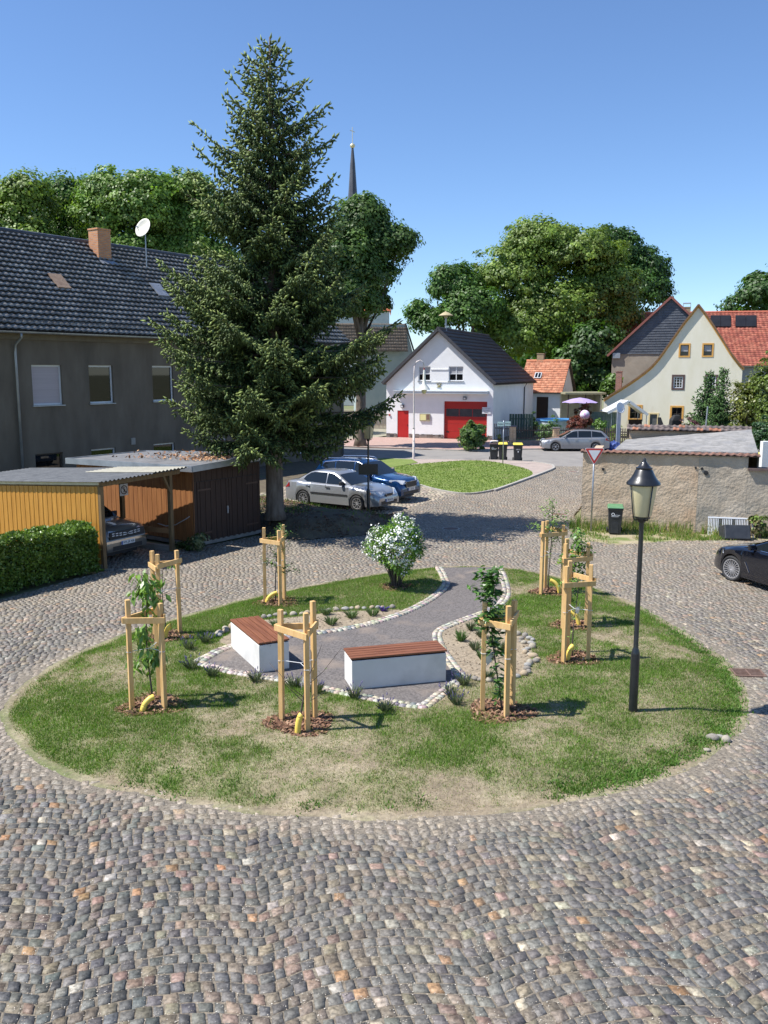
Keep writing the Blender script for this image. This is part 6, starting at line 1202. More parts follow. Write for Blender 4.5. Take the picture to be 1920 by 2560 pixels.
def tub():
    q = W(1832, 1342); ro = thing('mortar_tub', 'black plastic mortar tub tipped on its side against the white railing', 'tub', (q.x - .12, q.y - .72, .02), R(-8)); rt = Matrix.Rotation(R(52), 4, 'X'); m = M(); a, b = .48, .30; c, d = .39, .23; h = .36
    o_ = [(-a, -b, h), (a, -b, h), (a, b, h), (-a, b, h)]; i_ = [(-c, -d, 0), (c, -d, 0), (c, d, 0), (-c, d, 0)]; rt = Matrix.Translation((0, .10, .26)) @ Matrix.Rotation(R(-118), 4, 'X'); m.add([rt @ Vector(p) for p in o_ + i_], [(0, 1, 5, 4), (1, 2, 6, 5), (2, 3, 7, 6), (3, 0, 4, 7), (4, 5, 6, 7)]); m.build('shell', PM('tub black', (.025, .028, .033), (.04, .044, .05), rough=.4, scale=5), ro, bevel=.02, solid=.014)
    m = M(); m.tube([rt @ Vector(p) for p in o_ + [o_[0]]], .018, 6); m.build('rim', m_binp, ro)
tub()
# ------------------------------------------------------------------ street furniture at the main road
def curved_lamp():
    q = W(1034, 1150); ro = thing('curved_lamp', 'slim pale street lamp with a hooked arm and bell shade before the fire station', 'street lamp', (q.x, q.y, 0)); H = 6.05; pm = PM('flaking pale paint', (.55, .48, .46), (.66, .60, .57), rough=.6, scale=4, c3=(.22, .12, .10), s3=3, w3=(.58, .66)); m = M(); m.tube([(0, 0, 0), (0, 0, .1), (0, 0, 1.9)], [.10, .08, .075], 10); m.tube([(0, 0, 1.9), (0, 0, 2.0), (0, 0, 5.2), (.02, 0, 5.7), (.15, 0, 6.0), (.38, 0, 6.08), (.56, 0, 5.95), (.62, 0, 5.72)], [.075, .05, .042, .038, .034, .032, .03, .028], 8); m.build('pole', pm, ro, smooth=True)
    m = M(); m.lathe([(.04, 5.74), (.07, 5.60), (.09, 5.15), (.12, 4.85), (.30, 4.62), (.36, 4.50), (.34, 4.50), (.10, 4.80), (0, 4.84)], 18, (.62, 0, -.2)); m.build('shade', PM('cream enamel', (.74, .72, .62), (.78, .76, .68), rough=.35, scale=3), ro, smooth='auto'); m = M(); m.lathe([(0, 4.25), (.10, 4.28), (.16, 4.42), (.16, 4.5), (0, 4.5)], 14, (.62, 0, -.2)); m.build('bulb_glass', m_opal, ro, smooth=True); m = M(); m.tube([(.62, 0, 5.62), (.62, 0, 5.35)], .05, 8); m.build('socket', PM('brick red socket', (.3, .08, .08), (.35, .1, .1), scale=4), ro)
curved_lamp()
def street_name():
    q = W(1257, 1163); ro = thing('street_name_sign', 'grey post carrying two pale street name plates in front of the bins', 'street sign', (q.x, q.y, .07), R(-4)); m = M(); m.tube([(0, 0, 0), (0, 0, 2.52)], .03, 8); m.build('post', m_steel, ro, smooth=True); pm = PM('pale blue plate', (.42, .55, .58), (.50, .62, .64), rough=.4, scale=3)
    m = M(); m.box((-.36, -.05, 2.20), (-.0, -.035, 2.46)); o_ = m.build('name_plate', pm, ro); 
    m = M(); m.box((.06, -.05, 2.22), (.40, -.035, 2.48)); m.build('name_plate', pm, ro); text('Dorfplatz', .075, m_ink, ro, (-.18, -.052, 2.33), (R(90), 0, 0)); text('Kirchweg', .075, m_ink, ro, (.23, -.052, 2.35), (R(90), 0, 0))
street_name()
# ------------------------------------------------------------------ garden beyond the road
m_wood = PM('weathered pickets', (.20, .16, .125), (.34, .28, .23), rough=.9, scale=4, stretch=(4, 4, .5), detail=8); m_dkf = PM('dark fence paint', (.045, .038, .032), (.09, .075, .06), rough=.7, scale=6)
def pickets(name, lab, p, q, h, pitch, wd, mat, z0=0, base=None, wave=0, top='flat', dep=.03):
    p, q = Vector(p), Vector(q); d = q - p; L = d.length; ro = thing(name, lab, 'fence', (p.x, p.y, 0), math.atan2(d.y, d.x)); m = M(); n = int(L / pitch)
    for i in range(n + 1):
        x = i * L / n; hh = h + (wave * math.cos((x % 3.2 - 1.6) / 1.6 * 1.5) if wave else 0); m.box((x - wd / 2, -dep / 2, z0 + .06), (x + wd / 2, dep / 2, z0 + hh))
        if top == 'point': m.add([(x - wd / 2, -dep / 2, z0 + hh), (x + wd / 2, -dep / 2, z0 + hh), (x + wd / 2, dep / 2, z0 + hh), (x - wd / 2, dep / 2, z0 + hh), (x, 0, z0 + hh + .07)], [(0, 1, 4), (1, 2, 4), (2, 3, 4), (3, 0, 4)])
    m.build('pickets', mat, ro); m = M()
    for k in (.22, .80): m.box((0, dep / 2, z0 + h * k - .04), (L, dep / 2 + .04, z0 + h * k + .04))
    m.build('rails', mat, ro)
    if base: m = M(); m.box((-.1, -.12, 0), (L + .1, .14, z0 + .04)); m.build('plinth', base, ro)
    return ro
m_sand = PM('sandstone', (.50, .38, .22), (.64, .52, .34), rough=.9, scale=4, detail=8)
def pillar(x, y, h, lab):
    ro = thing('gate_pillar', lab, 'pillar', (x, y, 0), 0, 'sandstone pillars of the garden fence'); gg = np.random.default_rng(int(x * 10)); m = M(); z = 0
    while z < h - .1:
        k = gg.uniform(.10, .19); e = gg.uniform(-.02, .02); xs = gg.uniform(-.06, .06); m.box((-.22 + e, -.2 + e, z), (xs - .008, .2, z + k - .015)); m.box((xs + .008, -.2 - e, z), (.22 - e, .2, z + k - .015)); z += k
    m.build('masonry', m_sand, ro); m = M(); m.box((-.19, -.17, 0), (.19, .17, z)); m.build('mortar_core', m_plinth, ro); m = M(); m.box((-.28, -.26, z), (.28, .26, z + .08)); m.build('cap', PM('slate cap', (.12, .11, .12), (.2, .18, .19), scale=4), ro)
a = V(1236, 1100, 66.5); b = V(1273, 1100, 65.5); pickets('picket_fence', 'weathered wooden picket fence between the fire station and the first pillar', (a.x, a.y, 0), (b.x, b.y, 0), 1.5, .145, .07, m_wood, top='point')
c = V(1281, 1100, 65); pillar(c.x, c.y, 1.35, 'sandstone pillar behind the lone yellow-lidded bin'); d = V(1389.5, 1100, 65); pillar(d.x, d.y, 1.3, 'sandstone pillar behind the bonnet of the silver estate car')
pickets('garden_fence', 'black garden fence with arched top on a low wall between the pillars', (c.x + .3, c.y, 0), (d.x - .3, d.y, 0), .98, .125, .03, m_dkf, z0=.34, base=m_plinth, wave=.14)
e = V(1500, 1100, 65.2); f_ = V(1600, 1100, 64.5); pickets('garden_fence', 'dark garden fence behind the roof of the silver estate car', (d.x + .3, d.y, 0), (e.x, e.y, 0), .98, .125, .03, m_dkf, z0=.34, base=m_plinth); pickets('picket_fence', 'dark picket fence right behind the tail of the silver estate car', (e.x + .05, e.y, 0), (f_.x, f_.y, 0), 1.25, .15, .08, m_dkf, top='point')
a = V(915, 1060, 86); b = V(966, 1060, 84); pickets('picket_fence', 'brown picket fence to the left of the fire station', (a.x - 4, a.y + .4, 0), (b.x, b.y, 0), 1.7, .14, .09, m_wood)
def gpool():
    c = V(1390, 1050, 77.5); ro = thing('garden_pool', 'round above-ground pool with a blue rim behind the garden fence', 'pool', (c.x, c.y, 0)); m = M(); m.lathe([(1.75, 0), (1.78, 1.22)], 40); m.build('wall', PM('printed pool wall', (.35, .45, .50), (.62, .66, .66), rough=.5, scale=1.6), ro, smooth=True); m = M(); m.lathe([(1.70, 1.18), (1.86, 1.2), (1.86, 1.30), (1.70, 1.30), (1.70, 1.18)], 40); m.build('rim', PM('pool blue', (.10, .32, .62), (.14, .38, .68), rough=.4, scale=3), ro); m = M(); m.lathe([(0, 1.1), (1.7, 1.1)], 40); m.build('water', PM('pool cover', (.10, .25, .40), (.14, .32, .48), rough=.3, scale=2), ro)
gpool()
def parasol():
    c = V(1448.5, 1050, 75.5); ro = thing('parasol', 'lilac garden parasol behind the silver estate car', 'parasol', (c.x, c.y, 0)); m = M(); n = 8; r_ = 1.55; z0 = 2.78; apex = (0, 0, 3.22); vs = [apex]
    for k in range(n * 2): a = math.pi * k / n; rr = r_ * (1 if k % 2 == 0 else .96); vs.append((rr * math.cos(a), rr * math.sin(a), z0 + (.0 if k % 2 == 0 else .05)))
    for k in range(n * 2): a = math.pi * k / n; vs.append((r_ * .45 * math.cos(a), r_ * .45 * math.sin(a), 3.10))
    N = n * 2; m.add(vs, [(0, 1 + N + k, 1 + N + (k + 1) % N) for k in range(N)] + [(1 + N + k, 1 + k, 1 + (k + 1) % N, 1 + N + (k + 1) % N) for k in range(N)]); m.build('canopy', PM('lilac cloth', (.36, .27, .50), (.42, .33, .56), rough=.9, scale=2), ro, solid=.01); m = M(); m.tube([(0, 0, 0), (0, 0, 3.2)], .03, 8); m.build('pole', m_steel, ro)
parasol()
def gazebo():
    a = V(1519, 1031, 73); b = V(1573, 1002, 73); c = V(1620, 1036, 73); ro = thing('gazebo', 'white framed pitched garden gazebo in front of the cream house', 'gazebo', (a.x, 73, 0)); X = c.x - a.x; xb = b.x - a.x; dp = 2.6; m = M()
    for (x0, z0, x1, z1) in ((0, a.z, xb, b.z), (xb, b.z, X, c.z)): m.add([(x0, 0, z0), (x1, 0, z1), (x1, dp, z1), (x0, dp, z0)], [(0, 1, 2, 3)])
    m.build('roof', m_white, ro, solid=.05); m = M()
    for (x0, z0, x1, z1) in ((0, a.z, xb, b.z), (xb, b.z, X, c.z)): m.beam((x0, -.03, z0 - .05), (x1, -.03, z1 - .05), .05, .22)
    m.build('roof_edge', m_white, ro)
    for x, z in ((.35, a.z + .2), (X - .1, c.z)):
        for y in (0.05, dp - .05): m = M(); m.tube([(x, y, 0), (x, y, z)], .035, 6); m.build('post', m_steel, ro)
    f = thing('garden_table', 'brown rattan seat and table under the white gazebo', 'garden furniture', (a.x + 2.3, 74, 0)); m = M(); m.box((0, 0, .35), (1.1, .9, .5)); m.box((0, .8, .5), (1.1, .95, 1.4)); m.build('seat', m_brown, f); m = M(); m.box((-.1, -.05, 0), (0, .95, .95)); m.box((1.1, -.05, 0), (1.2, .95, .95)); m.build('armrest', m_brown, f)
gazebo()
def misc():
    q = V(1688, 1060, 70); ro = thing('covered_grill', 'garden grill under a black cover before the cream house', 'grill', (q.x, 70, 0), R(8)); m = M(); z1 = V(1688, 1037, 70).z
    m.add([(-.5, -.35, .3), (.42, -.35, .3), (.42, .3, .3), (-.5, .3, .3), (-.42, -.3, z1 - .45), (.40, -.3, z1 - .4), (.38, .25, z1 - .35), (-.4, .25, z1 - .35), (-.15, -.18, z1 - .05), (.30, -.2, z1), (.28, .15, z1), (-.15, .15, z1)], [(0, 1, 5, 4), (1, 2, 6, 5), (2, 3, 7, 6), (3, 0, 4, 7), (4, 5, 9, 8), (5, 6, 10, 9), (6, 7, 11, 10), (7, 4, 8, 11), (8, 9, 10, 11)]); m.build('cover', m_rub, ro, bevel=.04); m = M(); m.box((-.4, -.3, 0), (.35, .25, .3)); m.build('stand', m_dark, ro)
    q = V(1655, 1060, 71); ro = thing('garden_chair', 'black high-backed garden chair left of the covered grill', 'chair', (q.x, 71, 0)); z1 = V(1655, 1044, 71).z; m = M(); m.box((-.25, -.25, .9), (.25, .25, .98)); m.build('seat', m_rub, ro); m = M(); m.add([(-.27, .2, .95), (.27, .2, .95), (.0, .38, z1), (-.25, .38, z1)], [(0, 1, 2, 3)]); m.build('backrest', m_rub, ro, solid=.05)
    for x in (-.22, .22): m = M(); m.box((x - .02, -.22, 0), (x + .02, .22, .9)); m.build('leg', m_rub, ro)
    q = V(1762, 1062, 60); m = M(); z1 = V(1766, 1016, 60).z; m.tube([(q.x, 60, 0), (q.x + .12, 60, z1)], .045, 6); tag(m.build('thin_pole', m_steel), 'thin grey pole rising behind the outbuilding roof', 'pole')
    q = V(1548, 1050, 62); z1 = V(1548, 1020, 62).z; d_ = dish((q.x, 62, z1), .36, R(25), R(-15), 'pale satellite dish on a blue-grey post beside the white gazebo', .25, m_dishg); m = M(); m.box((q.x - .13, 62.05, 0), (q.x + .13, 62.2, z1 - .05)); tag(m.build('dish_post', PM('blue-grey post', (.22, .26, .32), (.28, .32, .38), scale=3)), 'blue-grey post under the pale satellite dish', 'post')
    # board fence, open shed, low walls of the garden
    a, b = V(1480, 1050, 76), V(1546, 1050, 75); p_ = pickets('board_fence', 'blue-green board fence between parasol and cream house', (a.x, a.y, 0), (b.x, b.y, 0), 2.0, .16, .15, PM('blue-green boards', (.12, .20, .20), (.18, .27, .26), rough=.8, scale=2))
    a = V(1418, 1050, 82); b = V(1503, 1050, 82); zt = V(1460, 981, 82).z; ro = thing('open_shed', 'low open shed with a flat mossy roof beside the small orange-roofed house', 'shed', (a.x, 82, 0)); L = b.x - a.x; m = M(); m.box((-.3, -.3, zt - .18), (L + .3, 3.2, zt)); m.build('roof', PM('mossy roof', (.28, .26, .17), (.36, .34, .22), rough=.9, scale=3), ro); m = M(); m.box((L - .15, 0, 0), (L, 3, zt - .18)); m.box((0, 2.9, 0), (L - .15, 3, zt - .18)); m.build('wall', PM('pale shed wall', (.40, .37, .30), (.48, .44, .36), scale=2), ro)
    for x in (0, L * .5): m = M(); m.box((x, 0, 0), (x + .12, .12, zt - .18)); m.build('post', m_rafter, ro)
    q = V(1543, 1112, 60); ro = thing('tarpaulin', 'crumpled blue tarpaulin heap behind the tail of the silver estate car', 'tarpaulin', (q.x, 61, 0)); bm = bmesh.new(); bmesh.ops.create_icosphere(bm, subdivisions=3, radius=1)
    for v in bm.verts: v.co = Vector((v.co.x * .62, v.co.y * .5, max(0, v.co.z) * .62)) * (1 + .18 * math.sin(v.co.x * 7 + 1) * math.cos(v.co.y * 6 + v.co.z * 5))
    me = bpy.data.meshes.new('sheet'); bm.to_mesh(me); bm.free(); fin(me, 'sheet', PM('blue tarp', (.04, .07, .22), (.08, .12, .32), rough=.5, scale=4), ro)
    c = V(1462, 1037, 73); ro = thing('garden_ball', 'pink and white garden ball between the red shrubs', 'ball', (c.x, 73, 0)); m = M(); R_ = .40; m.lathe([(R_ * math.sin(t) + .001, c.z - R_ * math.cos(t)) for t in np.linspace(0, math.pi, 12)], 20); m.build('globe', PM('pink and white', (.72, .30, .62), (.74, .70, .78), rough=.5, scale=2.4, lo=.48, hi=.52), ro, smooth=True); m = M(); m.tube([(0, 0, 0), (0, 0, c.z - R_)], .03, 6); m.build('post', m_steel, ro)
    a = V(1905, 1150, 34); m = M(); m.box((0, 0, 0), (1.6, .25, V(1905, 1104, 34).z)); o_ = m.build('white_wall', m_whitew, loc=(a.x, 34, 0)); tag(o_, 'short white wall at the right picture edge behind the outbuilding', 'wall')
    # dark green fence and bins at the fire station corner
    a, b = V(1276, 1060, 72), V(1330, 1050, 72); p_ = pickets('screen_fence', 'dark green privacy screen beside the fire station', (a.x, 72, 0), (b.x, 72, 0), 2.0, .2, .19, PM('dark green screen', (.03, .06, .05), (.05, .085, .07), scale=2))
misc()
# ================================================================== VEHICLES
def pw(x, P):                                   # piecewise linear
    for (a, b), (c, d) in zip(P[:-1], P[1:]):
        if x <= c: return b + (d - b) * max(0, (x - a)) / (c - a) if c > a else d
    return P[-1][1]
def sm(x, P):                                   # smoothed profile
    return (pw(x - .05, P) + pw(x, P) * 2 + pw(x + .05, P)) / 4
def carpaint(name, c, metal=.5, rough=.28, c2=None):
    m = PM(name, c, c2 or tuple(v * .93 for v in c), rough=rough, scale=1.2, metal=metal, coat=1.0); m.node_tree.nodes['Principled BSDF'].inputs['Coat Roughness'].default_value = .04; return m
m_cglass = glassm('car glass', (.012, .016, .02), .03); m_chrome = PM('chrome', (.62, .63, .65), (.70, .71, .72), rough=.15, scale=3, metal=1); m_alloy = PM('alloy', (.50, .50, .51), (.58, .58, .6), rough=.3, scale=6, metal=.7); m_tail = PM('tail lamp red', (.30, .015, .015), (.36, .03, .03), rough=.2, scale=3, coat=.5); m_hl = PM('headlamp', (.55, .58, .62), (.70, .72, .75), rough=.1, scale=6, coat=1); m_plate = PM('number plate', (.74, .74, .72), (.78, .78, .76), rough=.4, scale=3); m_blueb = PM('plate blue', (.02, .06, .35), (.03, .07, .4), scale=3); m_trim = PM('black trim', (.02, .02, .022), (.03, .03, .032), rough=.5, scale=6); m_amber = PM('amber lens', (.60, .22, .04), (.66, .26, .06), rough=.2, scale=4)
def car(name, lab, loc, rz, S, group=None):
    """S: dict of sizes; local x forward, y left"""
    ro = thing(name, lab, 'car', loc, rz, group); L, Wd = S['L'], S['W']; hw = Wd / 2; r = S['r']; ra = r + .05; xw = S['wheels']; top = S['top']; roof = S['roof']; belt = S['belt']; pm = S['paint']; zs = S.get('sill', .22)
    def hwid(x): e = max(0, abs(x) - L * .33) / (L * .17); return hw * (1 - S.get('nose', .16) * e ** 2.4)
    def bot(x): e = max(0, abs(x) - L * .40) / (L * .10); return zs + .05 * e
    xs = sorted(set([round(v, 4) for v in np.linspace(-L / 2, L / 2, 60)] + [round(c + ra * math.cos(a), 4) for c in xw for a in np.linspace(0, math.pi, 15)] + [-L / 2 + .015, L / 2 - .015]))
    m = M(); rings = []
    for x in xs:
        w_ = hwid(x); zt = sm(x, top); zb = bot(x); za = zb
        for c in xw:
            if abs(x - c) < ra: za = max(za, r + math.sqrt(max(0, ra * ra - (x - c) ** 2)))
        za = min(za, zt - .10); e = 0
        if x < -L / 2 + .01 or x > L / 2 - .01: w_ *= .95; zb += .03; za = max(za, zb)
        sh = min(.07, (zt - za) * .3); hh = zt - za
        half = [(0, zb), (w_ - .27, zb), (w_ - .27, za), (w_ * .975, za), (w_ * 1.0, za + hh * .30), (w_ * .995, za + hh * .62), (w_ * .965, zt - sh), (w_ * .90, zt - sh * .25), (w_ * .60, zt + .012), (0, zt + .022)]
        rings.append([(x, -y, z) for y, z in half] + [(x, y, z) for y, z in reversed(half[1:-1])])
    n = len(rings[0]); vs = [p for rg in rings for p in rg]; fs = []
    for i in range(len(rings) - 1):
        for k in range(n): fs.append((i * n + k, i * n + (k + 1) % n, (i + 1) * n + (k + 1) % n, (i + 1) * n + k))
    fs += [tuple(range(n)), tuple(reversed(range((len(rings) - 1) * n, len(rings) * n)))]; m.add(vs, fs); body = m.build('body', pm, ro, smooth='auto')
    # greenhouse
    x0, x1 = roof[0][0], roof[-1][0]; zmax = max(z for _, z in roof); wb = hw * S.get('wb', .90); wr = hw * S.get('wr', .70)
    zbl = lambda x: pw(x, belt)
    def yside(z, x): t = (z - zbl(x)) / (zmax - zbl(x)); e = max(0, (abs(x - (x0 + x1) / 2) - (x1 - x0) * .32) / ((x1 - x0) * .18)); return (wb + (wr - wb) * t) * (1 - .05 * min(1, e) ** 2)
    gx = sorted(set([round(v, 4) for v in np.linspace(x0, x1, 44)])); rings = []
    for x in gx:
        zr = max(sm(x, roof), zbl(x) + .004); zb = zbl(x) - .05; k = min(.05, (zr - zbl(x)) * .3); ys = yside(zr - k, x); half = [(yside(zbl(x), x) * 1.0, zb), (yside(zbl(x), x), zbl(x)), (ys, zr - k), (ys - .05, zr - k * .25), (ys * .55, zr + .015), (0, zr + .022)]
        rings.append([(x, -y, z) for y, z in half] + [(x, y, z) for y, z in reversed(half[:-1])])
    m = M(); n = len(rings[0]); vs = [p for rg in rings for p in rg]; fs = []
    for i in range(len(rings) - 1):
        for k in range(n - 1): fs.append((i * n + k, i * n + k + 1, (i + 1) * n + k + 1, (i + 1) * n + k))
    m.add(vs, fs); m.build('roof', pm, ro, smooth='auto')
    def prof(x): return max(sm(x, roof), zbl(x))
    for s_ in (-1, 1):                           # side windows
        for poly in S['wins']:
            m = M(); pts = [Vector((x, s_ * (yside(z, x) + .006), z)) for x, z in poly]; m.add(pts, [tuple(range(len(pts)))]); m.build('side_window', m_cglass, ro, solid=.006)
        if S.get('chrome'):
            m = M(); c0 = S['wins'][0][0]; line = S['chrome']; m.tube([(x, s_ * (yside(z, x) + .010), z) for x, z in line], .011, 5); m.build('window_trim', m_chrome, ro)
    for nm, (a, b), ins in (('windscreen', S['ws'], .09), ('rear_window', S['rw'], .11)):
        P = []; N = 7
        for i in range(N):
            x = a + (b - a) * i / (N - 1); z = prof(x); h = (prof(x + .02) - prof(x - .02)) / .04; nn = Vector((-h, 0, 1)).normalized() * .009; yy = yside(z - .04, x) - ins + .03; P.append([Vector((x, yy * t, z + .017 * (1 - abs(t)) + .004)) + nn for t in (-1, -.55, 0, .55, 1)])
        m = M(); m.grid(lambda i, j: P[j][i], 5, N); m.build(nm, m_cglass, ro, smooth=True)
    # wheels
    for c in xw:
        for s_ in (-1, 1):
            steer = S.get('steer', 0) if c > 0 else 0; wh = bpy.data.objects.new('wheel', None); C.objects.link(wh); wh.parent = ro; wh.location = (c, s_ * (hw - .115), r); wh.rotation_euler = (0, 0, (0 if s_ < 0 else math.pi) + steer); rr = S.get('rim', r * .68)
            m = M(); m.lathe([(rr, .07), (rr + .01, .09), (r - .04, .105), (r - .008, .085), (r, .06), (r, -.06), (r - .008, -.085), (r - .04, -.105), (rr + .01, -.095), (rr, -.08)], 36, (0, 0, 0), 'Y'); m.build('tyre', m_rub, wh, smooth='auto')
            m = M(); m.lathe([(rr, .06), (rr, -.088), (rr - .022, -.088), (rr - .03, -.05), (rr - .03, .05), (rr, .06)], 32, (0, 0, 0), 'Y'); m.lathe([(0, -.075), (.055, -.07), (.065, -.04), (0, -.04)], 16, (0, 0, 0), 'Y')
            ns = S.get('spokes', 8); sw = S.get('spw', .028)
            for k in range(ns):
                a = 2 * math.pi * k / ns; offs = (-.16, .16) if S.get('twin') else (0,)
                for of in offs: m.beam((math.cos(a + of * .6) * .04, -.066, math.sin(a + of * .6) * .04), (math.cos(a + of) * (rr - .015), -.076, math.sin(a + of) * (rr - .015)), .018, sw, up=(0, 1, 0))
            m.build('rim', S.get('rimm', m_alloy), wh); m = M(); m.lathe([(0, -.02), (rr - .03, -.02), (rr - .03, .0), (0, 0)], 24, (0, 0, 0), 'Y'); m.build('brake_disc', m_trim, wh)
    # mirrors, handles, trims
    for s_ in (-1, 1):
        x, z = S['mirror']; y = s_ * (yside(z, x) + .10); m = M(); m.box((x - .05, min(y - .09, y + .09), z - .01), (x + .05, max(y - .09, y + .09), z + .13)); m.box((x - .02, min(s_ * yside(z, x) * .97, y), z), (x + .03, max(s_ * yside(z, x) * .97, y), z + .04)); m.build('mirror', S.get('mirm', m_trim), ro, bevel=.03)
        for x in S.get('handles', ()): m = M(); y = s_ * (hw * .99); zz = S.get('hz', .80); m.box((x - .09, min(y, y + s_ * .025), zz - .015), (x + .09, max(y, y + s_ * .025), zz + .015)); m.build('door_handle', S.get('handm', m_trim), ro)
        if S.get('strip'): a, b, z = S['strip']; m = M(); y = s_ * hw; m.box((a, min(y - .01, y + s_ * .014), z - .035), (b, max(y - .01, y + s_ * .014), z + .035)); m.build('side_moulding', S.get('stripm', m_trim), ro)
        for x in S.get('seams', ()):
            m = M(); y = s_ * (hw * .999); z0 = zs + .08; z1 = zbl(x) - .03; m.beam((x, y * .992, z0 + .08), (x, y * .972, z1), .006, .010, up=(1, 0, 0)); m.build('door_seam', m_trim, ro)
        # lamps
        fx = L / 2; hz = S['hlz']; hx = S.get('hll', .42); m = M(); w1 = hwid(fx - .02) * .97
        m.add([(fx - .02 + .012, s_ * w1 * .50, hz - .07), (fx - .02, s_ * (w1 * .86), hz - .08), (fx - hx, s_ * (hwid(fx - hx) + .004), hz + .03), (fx - hx * .95, s_ * (hwid(fx - hx) - .025), hz + .10), (fx - hx * .45, s_ * (hwid(fx - .2) - .12), hz + .10), (fx - .05, s_ * w1 * .52, hz + .05)], [(0, 1, 2, 3, 4, 5)]); m.build('headlight', m_hl, ro, solid=.03)
        if S.get('amber'): m = M(); m.add([(fx - hx * .72, s_ * (hwid(fx - hx * .7) + .004), hz - .03), (fx - hx * .98, s_ * (hwid(fx - hx) + .008), hz + .02), (fx - hx * .96, s_ * (hwid(fx - hx) + .0), hz + .09), (fx - hx * .7, s_ * (hwid(fx - hx * .7) - .02), hz + .07)], [(0, 1, 2, 3)]); m.build('indicator', m_amber, ro, solid=.012)
        tz = S['tlz']; m = M(); m.add([(-fx + .0, s_ * w1 * .62, tz - .1), (-fx + .0, s_ * w1 * .99, tz - .1), (-fx + .30, s_ * (hwid(-fx + .3) + .006), tz - .02), (-fx + .28, s_ * (hwid(-fx + .3) - .01), tz + .13), (-fx + .06, s_ * w1 * .95, tz + .14), (-fx + .01, s_ * w1 * .64, tz + .1)], [(0, 1, 2, 3, 4, 5)]); m.build('tail_light', m_tail, ro, solid=.03)
    fx = L / 2; gz, gh, gw = S['grille']; m = M(); m.box((fx - .03, -gw, gz), (fx + .012, gw, gz + gh)); g_ = m.build('grille', m_trim, ro, bevel=.01)
    if S.get('gchrome'): m = M(); m.tube([(fx + .014, -gw, gz + gh), (fx + .016, 0, gz + gh * (1.0)), (fx + .014, gw, gz + gh), (fx + .014, gw * .8, gz), (fx + .014, -gw * .8, gz), (fx + .014, -gw, gz + gh)], .014, 5); m.build('grille_frame', m_chrome, g_)
    m = M(); m.box((fx - .04, -hw * .62, zs + .08), (fx + .008, hw * .62, zs + .20)); m.build('air_intake', m_trim, ro); pz = S['plz']
    for sgn, nm in ((1, S.get('plate', '')), (-1, S.get('plate', ''))):
        m = M(); xa = sgn * (fx + .016); m.box((min(xa, xa + sgn * .012), -.26, pz), (max(xa, xa + sgn * .012), .26, pz + .11)); p_ = m.build('number_plate', m_plate, ro); xb = sgn * (fx + .029); m = M(); yb = (-.26, -.215) if sgn > 0 else (.215, .26); yb = (.215, .26) if sgn < 0 else (-.26, -.215)
        if sgn > 0: text(nm, .085, m_ink, p_, (xb, .02, pz + .055), (R(90), 0, R(90)))
        else: text(nm, .085, m_ink, p_, (xb, .02, pz + .055), (R(90), 0, R(-90)))
        m = M(); m.box((min(xb, xb - sgn * .002), -.258 if sgn > 0 else .215, pz + .002), (max(xb, xb - sgn * .002), -.215 if sgn > 0 else .258, pz + .108)); m.build('country_band', m_blueb, p_)
    m = M(); m.box((-L / 2 + .25, -hw + .3, .16), (L / 2 - .25, hw - .3, zs + .03)); m.build('underbody', m_trim, ro)
    return ro
silver = carpaint('silver paint', (.36, .37, .385), .45, .28); blue = carpaint('blue paint', (.005, .045, .15), .45, .22); silver2 = carpaint('grey silver paint', (.30, .30, .31), .4, .3); navy = carpaint('black blue paint', (.008, .010, .018), .4, .2); grey = carpaint('warm grey paint', (.20, .19, .17), .4, .3)
sedan = dict(L=4.34, W=1.69, r=.30, wheels=(-1.20, 1.28), paint=silver, nose=.20, top=[(-2.17, .72), (-2.14, .86), (-2.0, .95), (-1.45, .985), (-1.2, .96), (1.0, .93), (1.35, .90), (1.8, .80), (2.05, .69), (2.14, .58), (2.17, .48)], belt=[(-1.6, .95), (.9, .90)], roof=[(-1.62, .95), (-1.42, 1.08), (-.95, 1.335), (-.6, 1.385), (-.1, 1.39), (.15, 1.365), (.35, 1.28), (1.0, .90)],
    wins=[[(-.12, 1.325), (.16, 1.29), (.30, 1.22), (.74, .97), (.70, .93), (-.12, .935)], [(-1.12, 1.17), (-.92, 1.29), (-.75, 1.325), (-.17, 1.33), (-.17, .94), (-1.05, .965), (-1.22, 1.04)]], ws=(.36, .96), rw=(-1.54, -1.02), mirror=(.62, .93), mirm=m_trim, handles=(-.95, -.02), hz=.80, strip=(-.82, .88, .56), seams=(-.14, .86, -.98), hlz=.66, amber=True, tlz=.74, grille=(.56, .11, .22), gchrome=True, plz=.36, plate='WB AS 95', spokes=9, spw=.035, rim=.205, sill=.20)
h = Vector((math.cos(R(-33)), math.sin(R(-33)), 0)); lf = Vector((-h.y, h.x, 0))
mid = (W(755, 1264) + W(905, 1281)) / 2; c = mid + lf * .74 - h * .04; car('parked_car', 'silver saloon car parked under the spruce beside the lantern post', (c.x, c.y, .02), R(-33), sedan).scale = (1.06,) * 3
